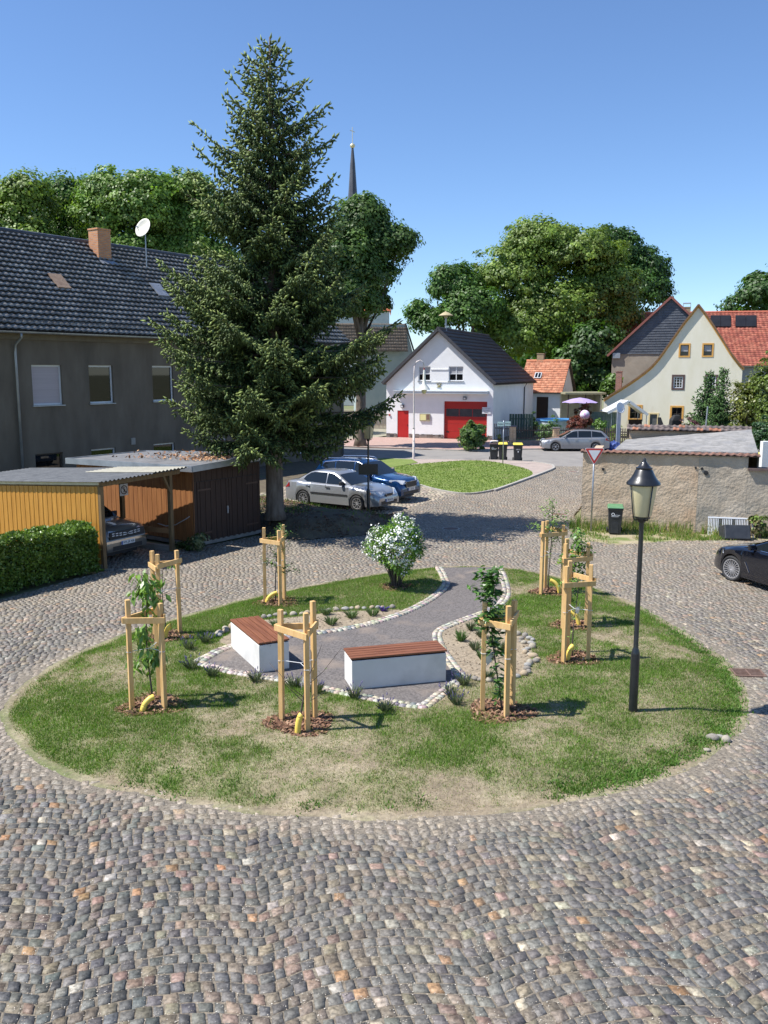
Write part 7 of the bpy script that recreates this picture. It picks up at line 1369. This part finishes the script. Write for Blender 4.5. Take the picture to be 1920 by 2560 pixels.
suv = dict(L=4.38, W=1.84, r=.345, wheels=(-1.33, 1.31), paint=blue, nose=.17, top=[(-2.19, .62), (-2.17, .95), (-2.05, 1.05), (-1.5, 1.06), (1.0, 1.04), (1.5, .99), (1.95, .90), (2.12, .80), (2.17, .62), (2.19, .5)], belt=[(-2.1, 1.04), (1.0, 1.0)], roof=[(-2.12, 1.04), (-2.02, 1.28), (-1.80, 1.50), (-1.3, 1.585), (-.4, 1.61), (.05, 1.585), (.3, 1.50), (1.08, 1.0)],
    wins=[[(-.08, 1.53), (.18, 1.50), (.34, 1.40), (.82, 1.08), (.78, 1.03), (-.08, 1.04)], [(-1.05, 1.51), (-.13, 1.535), (-.13, 1.04), (-1.05, 1.06)], [(-1.62, 1.43), (-1.1, 1.505), (-1.1, 1.07), (-1.48, 1.12), (-1.74, 1.30)]], chrome=[(.86, 1.03), (-1.5, 1.08), (-1.80, 1.30), (-1.62, 1.46), (-.9, 1.545), (.0, 1.56), (.3, 1.46), (.86, 1.06)], ws=(.30, 1.02), rw=(-2.09, -1.82), mirror=(.72, 1.04), mirm=blue, handles=(-1.0, -.05), hz=.88, handm=blue, seams=(-.10, .95, -1.12), hlz=.82, hll=.5, tlz=.92, grille=(.60, .24, .42), gchrome=True, plz=.46, plate='L JR 27', spokes=5, spw=.07, rim=.235, sill=.24)
F1 = W(1047, 1248); c = F1 - h * 2.15 - lf * .80; s_ = car('parked_car', 'blue compact SUV with roof rails parked behind the silver saloon', (c.x, c.y, .02), R(-33), suv); s_.scale = (1.03,) * 3
for y in (-.60, .60): m = M(); m.tube([(-1.75, y, 1.53), (-1.6, y, 1.62), (-.4, y, 1.67), (.0, y, 1.65), (.12, y, 1.58)], .018, 6); m.build('roof_rail', m_chrome, s_)
wagon = dict(L=4.60, W=1.73, r=.315, wheels=(-1.34, 1.38), paint=silver2, nose=.18, top=[(-2.30, .60), (-2.28, .85), (-2.15, .96), (1.0, .93), (1.45, .88), (2.0, .76), (2.22, .66), (2.28, .55), (2.30, .45)], belt=[(-2.1, .95), (.95, .89)], roof=[(-2.20, .95), (-2.05, 1.15), (-1.80, 1.36), (-1.3, 1.43), (-.4, 1.46), (.0, 1.44), (.28, 1.36), (1.12, .89)],
    wins=[[(-.10, 1.385), (.16, 1.36), (.36, 1.28), (.84, .97), (.80, .925), (-.10, .93)], [(-1.02, 1.385), (-.15, 1.39), (-.15, .935), (-1.02, .955)], [(-1.70, 1.29), (-1.07, 1.38), (-1.07, .96), (-1.96, 1.0)]], chrome=[(.80, .915), (-1.9, .985)], ws=(.34, 1.06), rw=(-2.16, -1.84), mirror=(.74, .93), mirm=silver2, handles=(-.92, .0), hz=.80, handm=m_chrome, strip=(-.85, 1.0, .50), stripm=silver2, seams=(-.12, .92, -1.04), hlz=.66, tlz=.78, grille=(.50, .14, .32), gchrome=True, plz=.34, plate='WB LK 16', spokes=6, spw=.07, rim=.215, sill=.19)
a, b = W(1375, 1129), W(1487, 1128.5); cx = (a + b) / 2 + Vector((.28, 0, 0)); ang = R(180 - 3); cc_ = Vector((cx.x, cx.y + .86, 0)); s_ = car('parked_car', 'silver estate car parked across the main road by the garden fence', (cc_.x, cc_.y, 0), ang, wagon)
for y in (-.56, .56): m = M(); m.tube([(-1.75, y, 1.38), (-1.6, y, 1.45), (-.4, y, 1.51), (.0, y, 1.49), (.10, y, 1.43)], .016, 6); m.build('roof_rail', m_trim, s_)
coupe = dict(L=4.78, W=1.85, r=.335, wheels=(-1.32, 1.55), paint=navy, nose=.20, top=[(-2.39, .60), (-2.36, .92), (-2.2, 1.02), (-1.4, 1.04), (1.0, .97), (1.5, .93), (2.1, .82), (2.30, .70), (2.37, .55), (2.39, .45)], belt=[(-1.9, 1.02), (1.1, .94)], roof=[(-1.95, 1.02), (-1.4, 1.24), (-.8, 1.37), (-.2, 1.39), (.2, 1.36), (.45, 1.27), (1.25, .94)],
    wins=[[(-.2, 1.32), (.25, 1.29), (.45, 1.21), (.98, .99), (.92, .965), (-.2, .99)], [(-1.4, 1.18), (-1.0, 1.27), (-.25, 1.32), (-.25, .995), (-1.5, 1.04)]], chrome=[(.98, .965), (-.2, .985), (-1.5, 1.03)], ws=(.46, 1.18), rw=(-1.85, -1.1), mirror=(.82, .97), mirm=navy, handles=(-1.1, -.15), hz=.82, handm=m_chrome, seams=(-.24, 1.0, -1.2), hlz=.66, hll=.55, tlz=.82, grille=(.48, .20, .40), gchrome=True, plz=.36, plate='DE KM 50', spokes=10, spw=.020, twin=True, rim=.255, sill=.19, steer=R(10))
q = W(1832, 1452); HB = 109.0; h2 = Vector((math.cos(R(HB)), math.sin(R(HB)), 0)); l2 = Vector((-h2.y, h2.x, 0)); c = q - l2 * (.925 - .115) - h2 * 1.55; s_ = car('parked_car', 'dark blue-black coupe cut off by the right picture edge', (c.x, c.y, 0), R(HB), coupe)
for sg in (-1, 1): m = M(); m.beam((1.02, sg * .925, .62), (.86, sg * .925, .38), .012, .035, up=(0, 1, 0)); m.build('fender_trim', m_chrome, s_)
# small SUV inside the carport
yard = dict(L=4.34, W=1.80, r=.33, wheels=(-1.30, 1.34), paint=grey, nose=.15, top=[(-2.17, .62), (-2.15, .95), (-2.0, 1.06), (1.0, 1.06), (1.5, 1.03), (1.95, .97), (2.10, .86), (2.15, .62), (2.17, .5)], belt=[(-2.1, 1.06), (1.0, 1.03)], roof=[(-2.1, 1.06), (-2.0, 1.3), (-1.8, 1.52), (-.4, 1.62), (.05, 1.6), (.35, 1.5), (1.1, 1.03)],
    wins=[[(-.08, 1.54), (.2, 1.5), (.8, 1.1), (.76, 1.06), (-.08, 1.07)], [(-1.05, 1.52), (-.13, 1.54), (-.13, 1.07), (-1.05, 1.08)]], ws=(.34, 1.02), rw=(-2.06, -1.84), mirror=(.72, 1.06), mirm=m_trim, handles=(-1., -.05), hlz=.82, hll=.5, tlz=.9, grille=(.66, .22, .66), plz=.47, plate='MTL JX 408', spokes=6, rim=.22, sill=.26)
ch = Vector((math.cos(R(-29.5)), math.sin(R(-29.5)), 0)); cl = Vector((-ch.y, ch.x, 0)); pn = W(293, 1380, .0); c = Vector((-7.35, 24.98, 0)) - ch * 2.25; s_ = car('parked_car', 'grey SUV parked nose out inside the honey coloured carport', (c.x, c.y, 0), R(-29.5), yard)
m = M()
for y in np.arange(-.55, .56, .14):
    if abs(y) < .12: continue
    for dz in (0, .06): m.box((2.184, y - .045, .73 + dz + abs(y) * .06), (2.194, y + .045, .755 + dz + abs(y) * .06))
m.tube([(2.19, -.13, .80), (2.19, -.05, .80), (2.19, -.02, .775), (2.19, -.05, .75), (2.19, -.13, .75)], .009, 5); m.tube([(2.19, .13, .80), (2.19, .05, .80), (2.19, .02, .775), (2.19, .05, .75), (2.19, .13, .75)], .009, 5); m.build('grille_lights', m_white, s_); m = M(); m.box((2.12, -.8, .56), (2.185, .8, .63)); m.build('skid_trim', m_chrome, s_)
# ================================================================== TREES AND SHRUBS
def crown(P0, ells, n, leaf, cols, gg, clump=1.0, nclump=None, inner=.12, drop=.15, gaps=0, lowcut=-.4):
    """ells: (x,y,z,rx,ry,rz) lobes; leaves sit on clumps spread over the lobes"""
    ells = np.array(ells, float); area = (ells[:, 3] * ells[:, 5] + ells[:, 4] * ells[:, 5] + ells[:, 3] * ells[:, 4]); pr = area / area.sum(); nc = nclump or int(n / 70); k = gg.choice(len(ells), nc, p=pr); d = gg.normal(0, 1, (nc, 3)); d[:, 2] = np.where(d[:, 2] < lowcut, -d[:, 2] * .5, d[:, 2]); d /= np.linalg.norm(d, axis=1, keepdims=True)
    rad = gg.uniform(.74, 1.04, (nc, 1)); rad[gg.random(nc) < inner] *= .6; out_ = gg.random(nc) < .16; rad[out_] = gg.uniform(1.05, 1.22, (out_.sum(), 1)); cc = ells[k, :3] + d * ells[k, 3:] * rad; cr = clump * gg.uniform(.6, 1.35, nc) * np.where(out_, .55, 1); cb = gg.uniform(.72, 1.28, nc)
    if gaps: cb = cb
    j = gg.integers(0, nc, n); dd = gg.normal(0, 1, (n, 3)); dd /= np.linalg.norm(dd, axis=1, keepdims=True); rr = gg.random(n) ** .45; P = cc[j] + dd * (cr[j] * rr)[:, None] * np.array([1, 1, .62]); out = d[j] * .7 + dd * .6 + np.array([0, 0, .35]); out /= np.linalg.norm(out, axis=1, keepdims=True)
    D = np.cross(out, gg.normal(0, 1, (n, 3))); D /= np.linalg.norm(D, axis=1, keepdims=True); D[:, 2] -= drop; D /= np.linalg.norm(D, axis=1, keepdims=True); L = leaf * gg.uniform(.65, 1.3, n); v, f = leafquads(P, D, L, L * .75, gg, up=out)
    ci = gg.integers(0, len(cols), nc)[j]; mixi = gg.random(n) < .3; ci = np.where(mixi, gg.integers(0, len(cols), n), ci); c = np.array(cols)[ci] * (cb[j] * gg.uniform(.8, 1.2, n))[:, None]; return v, f, c
def btree(name, lab, px, Y, top, base_w, ells_px, n, leaf, cols, seed, clump=1.0, group='broadleaved trees beyond the houses', trunk_r=.4, inner=.12, hsc=1.0):
    """ells_px: (x px, y px, half width px, half height px) lobes seen at distance Y"""
    gg = np.random.default_rng(seed); b = V(px, 930, Y); ro = thing(name, lab, 'tree', (b.x, Y, 0), 0, group); s = Y / F; ells = []
    for i, (ex, ey, ew, eh) in enumerate(ells_px):
        c = V(ex, ey, Y); dy = gg.uniform(-.35, .35) * ew * s; ells.append((c.x - b.x, dy, c.z, ew * s, ew * s * .85, eh * s))
    v, f, c = crown(None, ells, n, leaf, cols, gg, clump, inner=inner); npmesh('crown', v, f, m_leaf, c, ro)
    m = M(); zt = max(e[2] for e in ells); m.tube([(0, 0, -.1), (0, 0, .6), (.1, 0, zt * .35), (.0, .1, zt * .75)], [trunk_r * 1.4, trunk_r, trunk_r * .8, trunk_r * .3], 9)
    for e in ells: m.tube([(0.05, 0, max(.8, zt * .45)), ((e[0]) * .45, e[1] * .4, max(1.2, zt * .6)), (e[0], e[1], e[2] + e[5] * .35)], [trunk_r * .5, trunk_r * .32, trunk_r * .08], 6)
    m.build('trunk', m_bark, ro, smooth=True); return ro
LIME = [(.17, .26, .04), (.22, .31, .055), (.12, .20, .03)]; MID = [(.11, .22, .03), (.15, .27, .045), (.08, .16, .025)]; OAK = [(.085, .175, .032), (.115, .215, .042), (.06, .125, .022)]; DK = [(.055, .125, .022), (.075, .155, .03), (.04, .09, .017)]
def dpx(L): return [(a * 1.1573, b * 1.1573, c * 1.1573, d * 1.1573) for a, b, c, d in L]
btree('linden_tree', 'yellow-green linden at the far left behind the left house', 60, 72, 0, 0, dpx([(38, 440, 62, 60), (60, 418, 42, 38), (-30, 460, 60, 60), (20, 500, 80, 55), (50, 540, 90, 50)]), 32000, .26, LIME, 101, 1.0)
btree('linden_tree', 'darker linden second from the left behind the left house', 190, 78, 0, 0, dpx([(150, 440, 50, 52), (135, 480, 60, 50), (170, 470, 40, 60), (150, 540, 80, 50)]), 27000, .26, [LIME[2], MID[2], MID[0]], 102, 1.0)
btree('maple_tree', 'bright green rounded tree behind the chimney of the left house', 300, 74, 0, 0, dpx([(250, 430, 60, 54), (225, 480, 60, 50), (300, 470, 75, 60), (320, 416, 58, 42), (270, 550, 110, 55)]), 45000, .25, [(.16, .27, .045), (.21, .32, .06), (.11, .20, .035)], 103, 1.0)
btree('maple_tree', 'bright green tree between satellite dish and spruce', 470, 76, 0, 0, dpx([(395, 440, 60, 60), (440, 500, 80, 70), (370, 500, 60, 50), (420, 412, 40, 30), (400, 570, 110, 60)]), 45000, .25, [(.15, .255, .045), (.195, .30, .055), (.105, .185, .03)], 104, 1.0)
btree('oak_tree', 'dark green oak showing to the right of the spruce', 900, 64, 0, 0, dpx([(778, 490, 50, 62), (825, 535, 58, 58), (750, 560, 60, 70), (790, 600, 62, 48), (868, 525, 28, 30), (740, 650, 70, 60), (790, 455, 24, 26), (790, 655, 46, 34)]), 52000, .24, [(.085, .155, .035), (.11, .19, .042), (.06, .115, .024)], 105, .85)
btree('oak_tree', 'loose oak behind the siren of the fire station', 1180, 96, 0, 0, dpx([(985, 620, 48, 48), (1020, 680, 55, 60), (965, 600, 22, 22), (930, 700, 34, 30), (905, 680, 20, 26)]), 26000, .32, OAK, 106, 1.1, inner=.05)
btree('linden_tree', 'huge yellow-green linden above the fire station roof', 1385, 100, 0, 0, dpx([(1170, 545, 78, 66), (1110, 610, 80, 74), (1255, 560, 85, 58), (1300, 640, 75, 85), (1190, 690, 110, 90), (1120, 740, 90, 85), (1270, 780, 85, 85), (1190, 520, 40, 34), (1335, 700, 40, 60)]), 140000, .31, [(.17, .255, .040), (.22, .30, .055), (.115, .185, .032)], 107, 1.25)
btree('oak_tree', 'dark green oak to the right behind the huge linden', 1560, 112, 0, 0, dpx([(1335, 560, 60, 62), (1385, 600, 55, 55), (1350, 640, 80, 50), (1310, 530, 36, 34), (1410, 640, 30, 26)]), 42000, .33, DK, 108, 1.2)
btree('chestnut_tree', 'dark tree at the right picture edge above the red roof', 1930, 118, 0, 0, dpx([(1660, 640, 60, 48), (1620, 665, 48, 32), (1720, 620, 70, 60)]), 16000, .45, DK, 109, 1.2)
btree('hedge_tree', 'shaded tree thicket between the orange roof and the slate gable', 1470, 93, 0, 0, dpx([(1255, 800, 50, 60), (1290, 760, 50, 60), (1220, 820, 50, 50), (1310, 830, 40, 50)]), 22000, .40, DK, 110, 1.1)
btree('garden_tree', 'green leafy vine beside the small red chimney', 1530, 84, 0, 0, [(1522, 975, 14, 26), (1535, 950, 12, 14)], 1500, .3, MID, 111, .5, group=None, trunk_r=.1)
# background woods far behind the village
gg = np.random.default_rng(55); n = 60000; X = gg.uniform(-260, 330, n); Y = gg.uniform(230, 300, n); Zt = gg.uniform(0, 1, n) ** .6 * (9 + 4 * fbm(X, Y, 30, 3)); P = np.stack([X, Y, Zt], 1); D = gg.normal(0, 1, (n, 3)); D /= np.linalg.norm(D, axis=1, keepdims=True); L = gg.uniform(1.2, 2.6, n); v, f = leafquads(P, D, L, L * .8, gg); tag(npmesh('far_woodland', v, f, m_leaf, np.array(DK)[gg.integers(0, 3, n)]), 'far belt of dark trees on the horizon', 'woodland', kind='stuff')
# --- the big spruce
def spindles(P, D, L, Wd, gg):
    n = len(P); u = gg.normal(0, 1, (n, 3)); A = np.cross(D, u); A /= np.linalg.norm(A, axis=1, keepdims=True) + 1e-9; B = np.cross(D, A); v = np.empty((n, 5, 3)); v[:, 0] = P
    for k in range(3): a = 2 * math.pi * k / 3; v[:, 1 + k] = P + D * (L * .38)[:, None] + (A * math.cos(a) + B * math.sin(a)) * (Wd / 2)[:, None]
    v[:, 4] = P + D * L[:, None]; b = np.arange(n)[:, None, None] * 5; fs = np.array([(0, 2, 1), (0, 3, 2), (0, 1, 3), (4, 1, 2), (4, 2, 3), (4, 3, 1)]); return v.reshape(-1, 3), (b + fs).reshape(-1, 3)
def spruce(x, y, H, prof, lab, nb, seed, z_low=2.5, tw=.052, cols=None, cat='tree', sd=.17, name='spruce_tree', group=None, dense=1.0, trunk_r=.27, twl=.17, z0=0):
    gg = np.random.default_rng(seed); ro = thing(name, lab, cat, (x, y, z0), 0, group); m = M(); lean = .12
    m.tube([(0, 0, -.05), (0, 0, .25), (.0, 0, 2.5), (lean * .5, 0, H * .5), (lean, 0, H * .85), (lean, 0, H - .05)], [trunk_r * 1.35, trunk_r, trunk_r * .86, trunk_r * .55, trunk_r * .2, .02], 12)
    zs = np.array([p[0] for p in prof])[::-1]; Ls = np.array([p[1] for p in prof])[::-1]; Rs = np.array([p[2] for p in prof])[::-1]; PP = []; DD = []; LL = []; TT = []
    i = 0; z = z_low; az = 0
    for i in range(nb):
        t = (i + gg.uniform(-.3, .3)) / nb; z = z_low + (H - .25 - z_low) * (1 - (1 - max(0, t)) ** 1.12); az = (i * 137.5 + gg.uniform(-25, 25)) % 360; a = R(az); l = np.interp(z, zs, Ls); r_ = np.interp(z, zs, Rs); c = math.cos(a); reach = (r_ if c > 0 else l); fb = (l + r_) / 2 * .92; R_ = math.sqrt((reach * c) ** 2 + (fb * math.sin(a)) ** 2) * gg.choice([1.0, .86, .66, 1.08, .45], p=[.32, .22, .18, .12, .16]); R_ = max(.2, R_); tf = min(1, max(0, z / H - .55) / .35)
        d = np.array([c, math.sin(a), 0]); tt = z / H; rise = (-.20 + .55 * max(0, tt - .25)) ; up = .10 + .14 * gg.random(); tx = lean * min(1, z / H)
        f = lambda s: np.array([tx, 0, z]) + d * R_ * s + np.array([0, 0, R_ * (rise * s + up * s ** 2.6) - .10 * R_ * math.sin(math.pi * s)])
        m.tube([Vector(f(s)) for s in (0, .35, .7, 1)], [.045 * (R_ / 4 + .3), .03 * (R_ / 4 + .3), .018, .006], 5, cap=False)
        side = np.array([-d[1], d[0], 0]); ns = max(2, int(R_ / sd)); 
        for s in np.linspace(.16 if R_ > 1.5 else .08, 1, ns):
            p = f(s); tg = f(min(1, s + .03)) - f(s - .03); tg /= np.linalg.norm(tg); rem = R_ * (1 - s); sl = min(.24 + .42 * rem, .95) * gg.uniform(.6, 1.1) * (1 - .35 * tf)
            for sg in (-1, 1):
                if gg.random() > dense - .42 * tf: continue
                dr = tg * gg.uniform(.45, .8) + side * sg * gg.uniform(.7, 1) + np.array([0, 0, gg.uniform(-.30, .05)]); dr /= np.linalg.norm(dr); nt_ = max(2, int(sl / .085)); u = np.linspace(.05, 1, nt_)
                pts = p + dr * (sl * u)[:, None] + np.array([0, 0, -1.0]) * (sl * .22 * u ** 2)[:, None]; PP.append(pts); k = gg.normal(0, .42, (nt_, 3)); k[:, 2] -= .25; dd = dr * .75 + k; DD.append(dd); LL.append(gg.uniform(.75, 1.2, nt_)); TT.append(np.full(nt_, s) * .5 + .5 * u)
                # hanging twiglets
                if sl > .35:
                    q = pts[::2]; PP.append(q); hd = np.tile([0, 0, -1.0], (len(q), 1)) + gg.normal(0, .3, (len(q), 3)); DD.append(hd); LL.append(gg.uniform(.8, 1.4, len(q))); TT.append(np.zeros(len(q)))
            PP.append(p[None]); DD.append((tg + np.array([0, 0, .35]) + gg.normal(0, .25, 3))[None]); LL.append(np.array([1.15])); TT.append(np.array([1.0]))
    P = np.concatenate(PP); D = np.concatenate(DD); D /= np.linalg.norm(D, axis=1, keepdims=True); L_ = np.concatenate(LL) * twl; T = np.concatenate(TT); n = len(P); v, f_ = spindles(P, D, L_, tw * gg.uniform(.75, 1.25, n), gg)
    old, new = (cols or [(.06, .10, .032), (.26, .325, .085)]); w_ = np.clip((T - .40) * 1.6, 0, 1)[:, None] * gg.uniform(.5, 1, (n, 1)); c = np.array(old) * (1 - w_) + np.array(new) * w_; c *= gg.uniform(.7, 1.3, (n, 1)); npmesh('crown', v, f_, m_needle, np.repeat(c, 6, 0), ro); m.build('trunk', m_bark, ro, smooth=True); return n
pr = [(17.0, .05, .05), (16.4, .45, .45), (15.9, .95, .75), (14.9, 1.75, 1.25), (13.9, 1.9, 1.9), (13.4, 2.3, 2.5), (12.6, 2.9, 1.9), (11.6, 2.7, 2.3), (10.6, 2.9, 2.7), (9.6, 3.2, 2.9), (8.4, 3.7, 3.6), (7.3, 3.9, 4.0), (6.6, 4.05, 4.9), (5.7, 4.0, 4.6), (4.9, 3.9, 4.9), (4.2, 3.8, 4.6), (3.5, 3.7, 3.5), (2.4, 3.5, 2.4)]
b = W(688, 1291, .50); pr = [(z * .907, l * .907, r_ * .907) for z, l, r_ in pr]; print('spruce twigs', spruce(b.x, b.y, 15.36, pr, 'tall dark green spruce standing between the shed and the parked cars', 215, 5, trunk_r=.31, z_low=2.8, sd=.125, tw=.080, twl=.205, z0=.46))
# smaller conifers and shrubs in the garden on the right
c = V(1785, 1060, 66); H1 = V(1803, 915, 66).z; print('fir', spruce(c.x + .4, 66, H1, [(H1, .05, .05), (H1 * .86, .22, .22), (H1 * .70, .5, .5), (H1 * .52, 1.0, .9), (H1 * .34, 1.9, 1.4), (H1 * .15, 2.7, 2.0), (.3, 2.8, 2.2)], 'young dark fir in front of the cream house', 110, 9, z_low=.3, tw=.10, twl=.20, sd=.17, cols=[(.05, .11, .035), (.13, .25, .06)], name='fir_tree', trunk_r=.12))
c = V(1755, 1060, 68); H2 = V(1782, 925, 68).z; spruce(c.x + .6, 69, H2, [(H2, .05, .05), (H2 * .6, .9, .9), (.3, 1.8, 1.6)], 'second slimmer fir left of the young fir', 80, 10, z_low=.3, tw=.12, twl=.28, sd=.2, cols=[(.04, .09, .03), (.10, .20, .05)], name='fir_tree', trunk_r=.1)
def shrub(name, lab, x0, y0, x1, y1, Y, n, leaf, cols, seed, clump=.35, cat='shrub', lobes=5, group=None, ground=True):
    gg = np.random.default_rng(seed); a, b = V(x0, y1, Y), V(x1, y0, Y); cx = (a.x + b.x) / 2; w_ = (b.x - a.x) / 2; z1 = b.z; z0 = 0 if ground else a.z; ro = thing(name, lab, cat, (cx, Y, 0), 0, group); ells = []
    for i in range(lobes): rx = w_ * gg.uniform(.45, .7); rz = (z1 - z0) * gg.uniform(.28, .42); ells.append((gg.uniform(-1, 1) * (w_ - rx), gg.uniform(-.5, .5) * w_, z0 + gg.uniform(rz * .8, (z1 - z0) - rz), rx, rx * .9, rz))
    ells.append((0, 0, z0 + (z1 - z0) * .30, w_ * .80, w_ * .7, (z1 - z0) * .30)); v, f, c = crown(None, ells, n, leaf, cols, gg, clump, inner=.1, lowcut=-1); k = v[:, 2] < .02; v[k, 2] = .02; npmesh('foliage', v, f, m_leafs, c, ro); m = M()
    for e in ells: m.tube([(e[0] * .2, e[1] * .2, 0), (e[0] * .7, e[1] * .7, e[2] * .7), (e[0], e[1], e[2] + e[5] * .5)], [.05, .035, .01], 5)
    m.build('stems', m_twig, ro); return ro
shrub('garden_shrub', 'golden-green shrub right of the fir', 1828, 925, 1905, 1070, 64, 9000, .17, [(.13, .155, .025), (.17, .19, .035), (.09, .12, .02)], 21, .5, lobes=8)
shrub('garden_shrub', 'tall light green shrub at the right picture edge', 1880, 880, 1985, 1050, 62, 9000, .17, [(.13, .19, .03), (.16, .22, .04), (.08, .13, .02)], 22, .5, lobes=8)
shrub('garden_shrub', 'blue-green bush at the right edge above the bins', 1868, 1030, 1990, 1130, 48, 9000, .12, [(.045, .10, .035), (.06, .13, .045)], 23, .35, lobes=8)
shrub('barberry', 'low dark purple shrub between grill and fir', 1700, 1040, 1782, 1075, 68, 3500, .12, [(.09, .035, .045), (.12, .05, .06)], 24, .3)
shrub('garden_shrub', 'round green bush under the right end of the parasol', 1478, 1034, 1517, 1090, 72, 3500, .13, MID, 25, .3); shrub('red_maple', 'dark red shrub under the lilac parasol', 1434, 1008, 1482, 1060, 74.5, 3500, .14, [(.16, .05, .03), (.20, .07, .045), (.12, .05, .03)], 26, .3); shrub('red_maple', 'wide low red-leaved shrub behind the estate car roof', 1416, 1040, 1482, 1080, 71, 4000, .14, [(.19, .05, .035), (.24, .08, .05), (.14, .05, .03)], 27, .3)
shrub('garden_shrub', 'long-leaved green bush in front of the blue pool rim', 1334, 1042, 1402, 1078, 70, 4500, .13, [(.08, .16, .04), (.12, .21, .06)], 28, .3); shrub('garden_shrub', 'small bright bush by the blue-grey dish post', 1520, 1052, 1552, 1092, 66, 2500, .12, LIME, 29, .25); shrub('garden_shrub', 'dark bush by the screen fence beside the pool', 1322, 1030, 1345, 1070, 74, 1800, .13, DK, 30, .25)
shrub('laurel_bush', 'rounded dense green bush in front of the red gate', 1140, 1050, 1224, 1128, 60.8, 11000, .15, [(.085, .16, .03), (.12, .20, .045), (.05, .10, .02)], 31, .28, lobes=9)
shrub('flower_pot', 'small yellow-flowering plant at the foot of the picket fence', 1238, 1082, 1262, 1100, 64.6, 500, .10, [(.45, .40, .06), (.12, .18, .04)], 32, .15, cat='plant')
shrub('verge_bush', 'scrubby weeds growing at the corner post of the carport', 446, 1335, 520, 1385, 26.3, 1500, .10, [(.09, .13, .04), (.15, .17, .07), (.05, .09, .02)], 33, .18, cat='weeds')
shrub('wall_vine', 'climbing weed at the foot of the wall beside the white railing', 1872, 1285, 1925, 1345, 28.3, 900, .10, [(.12, .18, .04), (.20, .17, .08)], 34, .15, cat='plant')
# clipped hedge on the left
def hedge():
    gg = np.random.default_rng(41); a = Vector((-7.72, 23.30, 0)); b = Vector((-11.6, 17.1, 0)); d = (b - a).normalized(); nn = Vector((-d.y, d.x, 0)); nn = nn if nn.x < 0 else -nn; L = (b - a).length; ro = thing('hedge', 'clipped green hedge in front of the honey coloured carport wall', 'hedge', a, 0); n = 46000
    t = gg.uniform(0, L, n); s = gg.uniform(0, 1.15, n); z = gg.uniform(.05, 1.28, n); f = gg.integers(0, 5, n); s = np.where(f < 2, np.abs(gg.normal(0, .08, n)), s); z = np.where((f == 2) | (f == 3), 1.26 - np.abs(gg.normal(0, .10, n)), z); t = np.where(f == 4, np.abs(gg.normal(0, .1, n)), t); bul = .34 * (fbm(t, z, .45, 3) - .5) + .20 * (fbm(t + s, z, 1.3, 7) - .5); topb = .50 * (fbm(t, s, .9, 5) - .5)
    X = a.x * 0 + d.x * t + nn.x * (s + np.where(f < 2, bul, 0)); Y = d.y * t + nn.y * (s + np.where(f < 2, bul, 0)); Z = z + topb * (z / 1.2); P = np.stack([X, Y, Z], 1); D = gg.normal(0, 1, (n, 3)) + np.array([0, 0, .5]); D /= np.linalg.norm(D, axis=1, keepdims=True); Lf = gg.uniform(.045, .10, n); v, fa = leafquads(P, D, Lf, Lf * .7, gg); cl_ = np.array([(.12, .20, .03), (.17, .26, .045), (.08, .14, .022)])[gg.integers(0, 3, n)] * (.7 + .6 * fbm(t, z, .4, 9))[:, None]; npmesh('foliage', v, fa, m_leafs, cl_, ro)
    m = M(); q = lambda t, s, z: Vector((d.x * t + nn.x * s, d.y * t + nn.y * s, z))
    for i in range(26): t_ = .15 + i * L / 26; m.tube([q(t_, .55, 0), q(t_ + gg.uniform(-.1, .1), .55 + gg.uniform(-.2, .2), .9)], [.02, .008], 5)
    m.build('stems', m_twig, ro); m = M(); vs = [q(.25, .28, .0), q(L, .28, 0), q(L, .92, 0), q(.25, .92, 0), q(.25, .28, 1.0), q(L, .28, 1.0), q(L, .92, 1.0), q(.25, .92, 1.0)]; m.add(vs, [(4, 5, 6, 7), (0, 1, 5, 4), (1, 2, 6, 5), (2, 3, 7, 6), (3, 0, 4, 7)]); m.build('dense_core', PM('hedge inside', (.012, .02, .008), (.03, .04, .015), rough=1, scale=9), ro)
hedge()
# fallen needles and dead leaves in the verge under the spruce
gg = np.random.default_rng(51); n = 9000; X = gg.uniform(-6, 1, n); Y = gg.uniform(28.6, 35, n); k = inside(VERGE, X, Y) & (gg.random(n) < np.clip((fbm(X, Y, .9, 8) - .3) * 3, 0, 1)); X, Y = X[k], Y[k]; n = len(X); th = gg.uniform(0, 6, n); L_ = gg.uniform(.03, .07, n); c = np.stack([X, Y, zver(X, Y) + gg.uniform(.005, .03, n)], 1); ex = np.stack([np.cos(th) * L_, np.sin(th) * L_, gg.normal(0, .01, n)], 1); ey = np.stack([-np.sin(th) * L_ * .5, np.cos(th) * L_ * .5, gg.normal(0, .01, n)], 1)
tag(npmesh('cone_litter', np.stack([c - ex, c - ey, c + ex, c + ey], 1).reshape(-1, 3), np.arange(4 * n).reshape(-1, 4), m_mulch, np.array([(.14, .075, .045), (.22, .12, .07), (.08, .05, .03)])[gg.integers(0, 3, n)]), 'brown cones, bark and dead leaves scattered under the spruce', 'litter', kind='stuff')
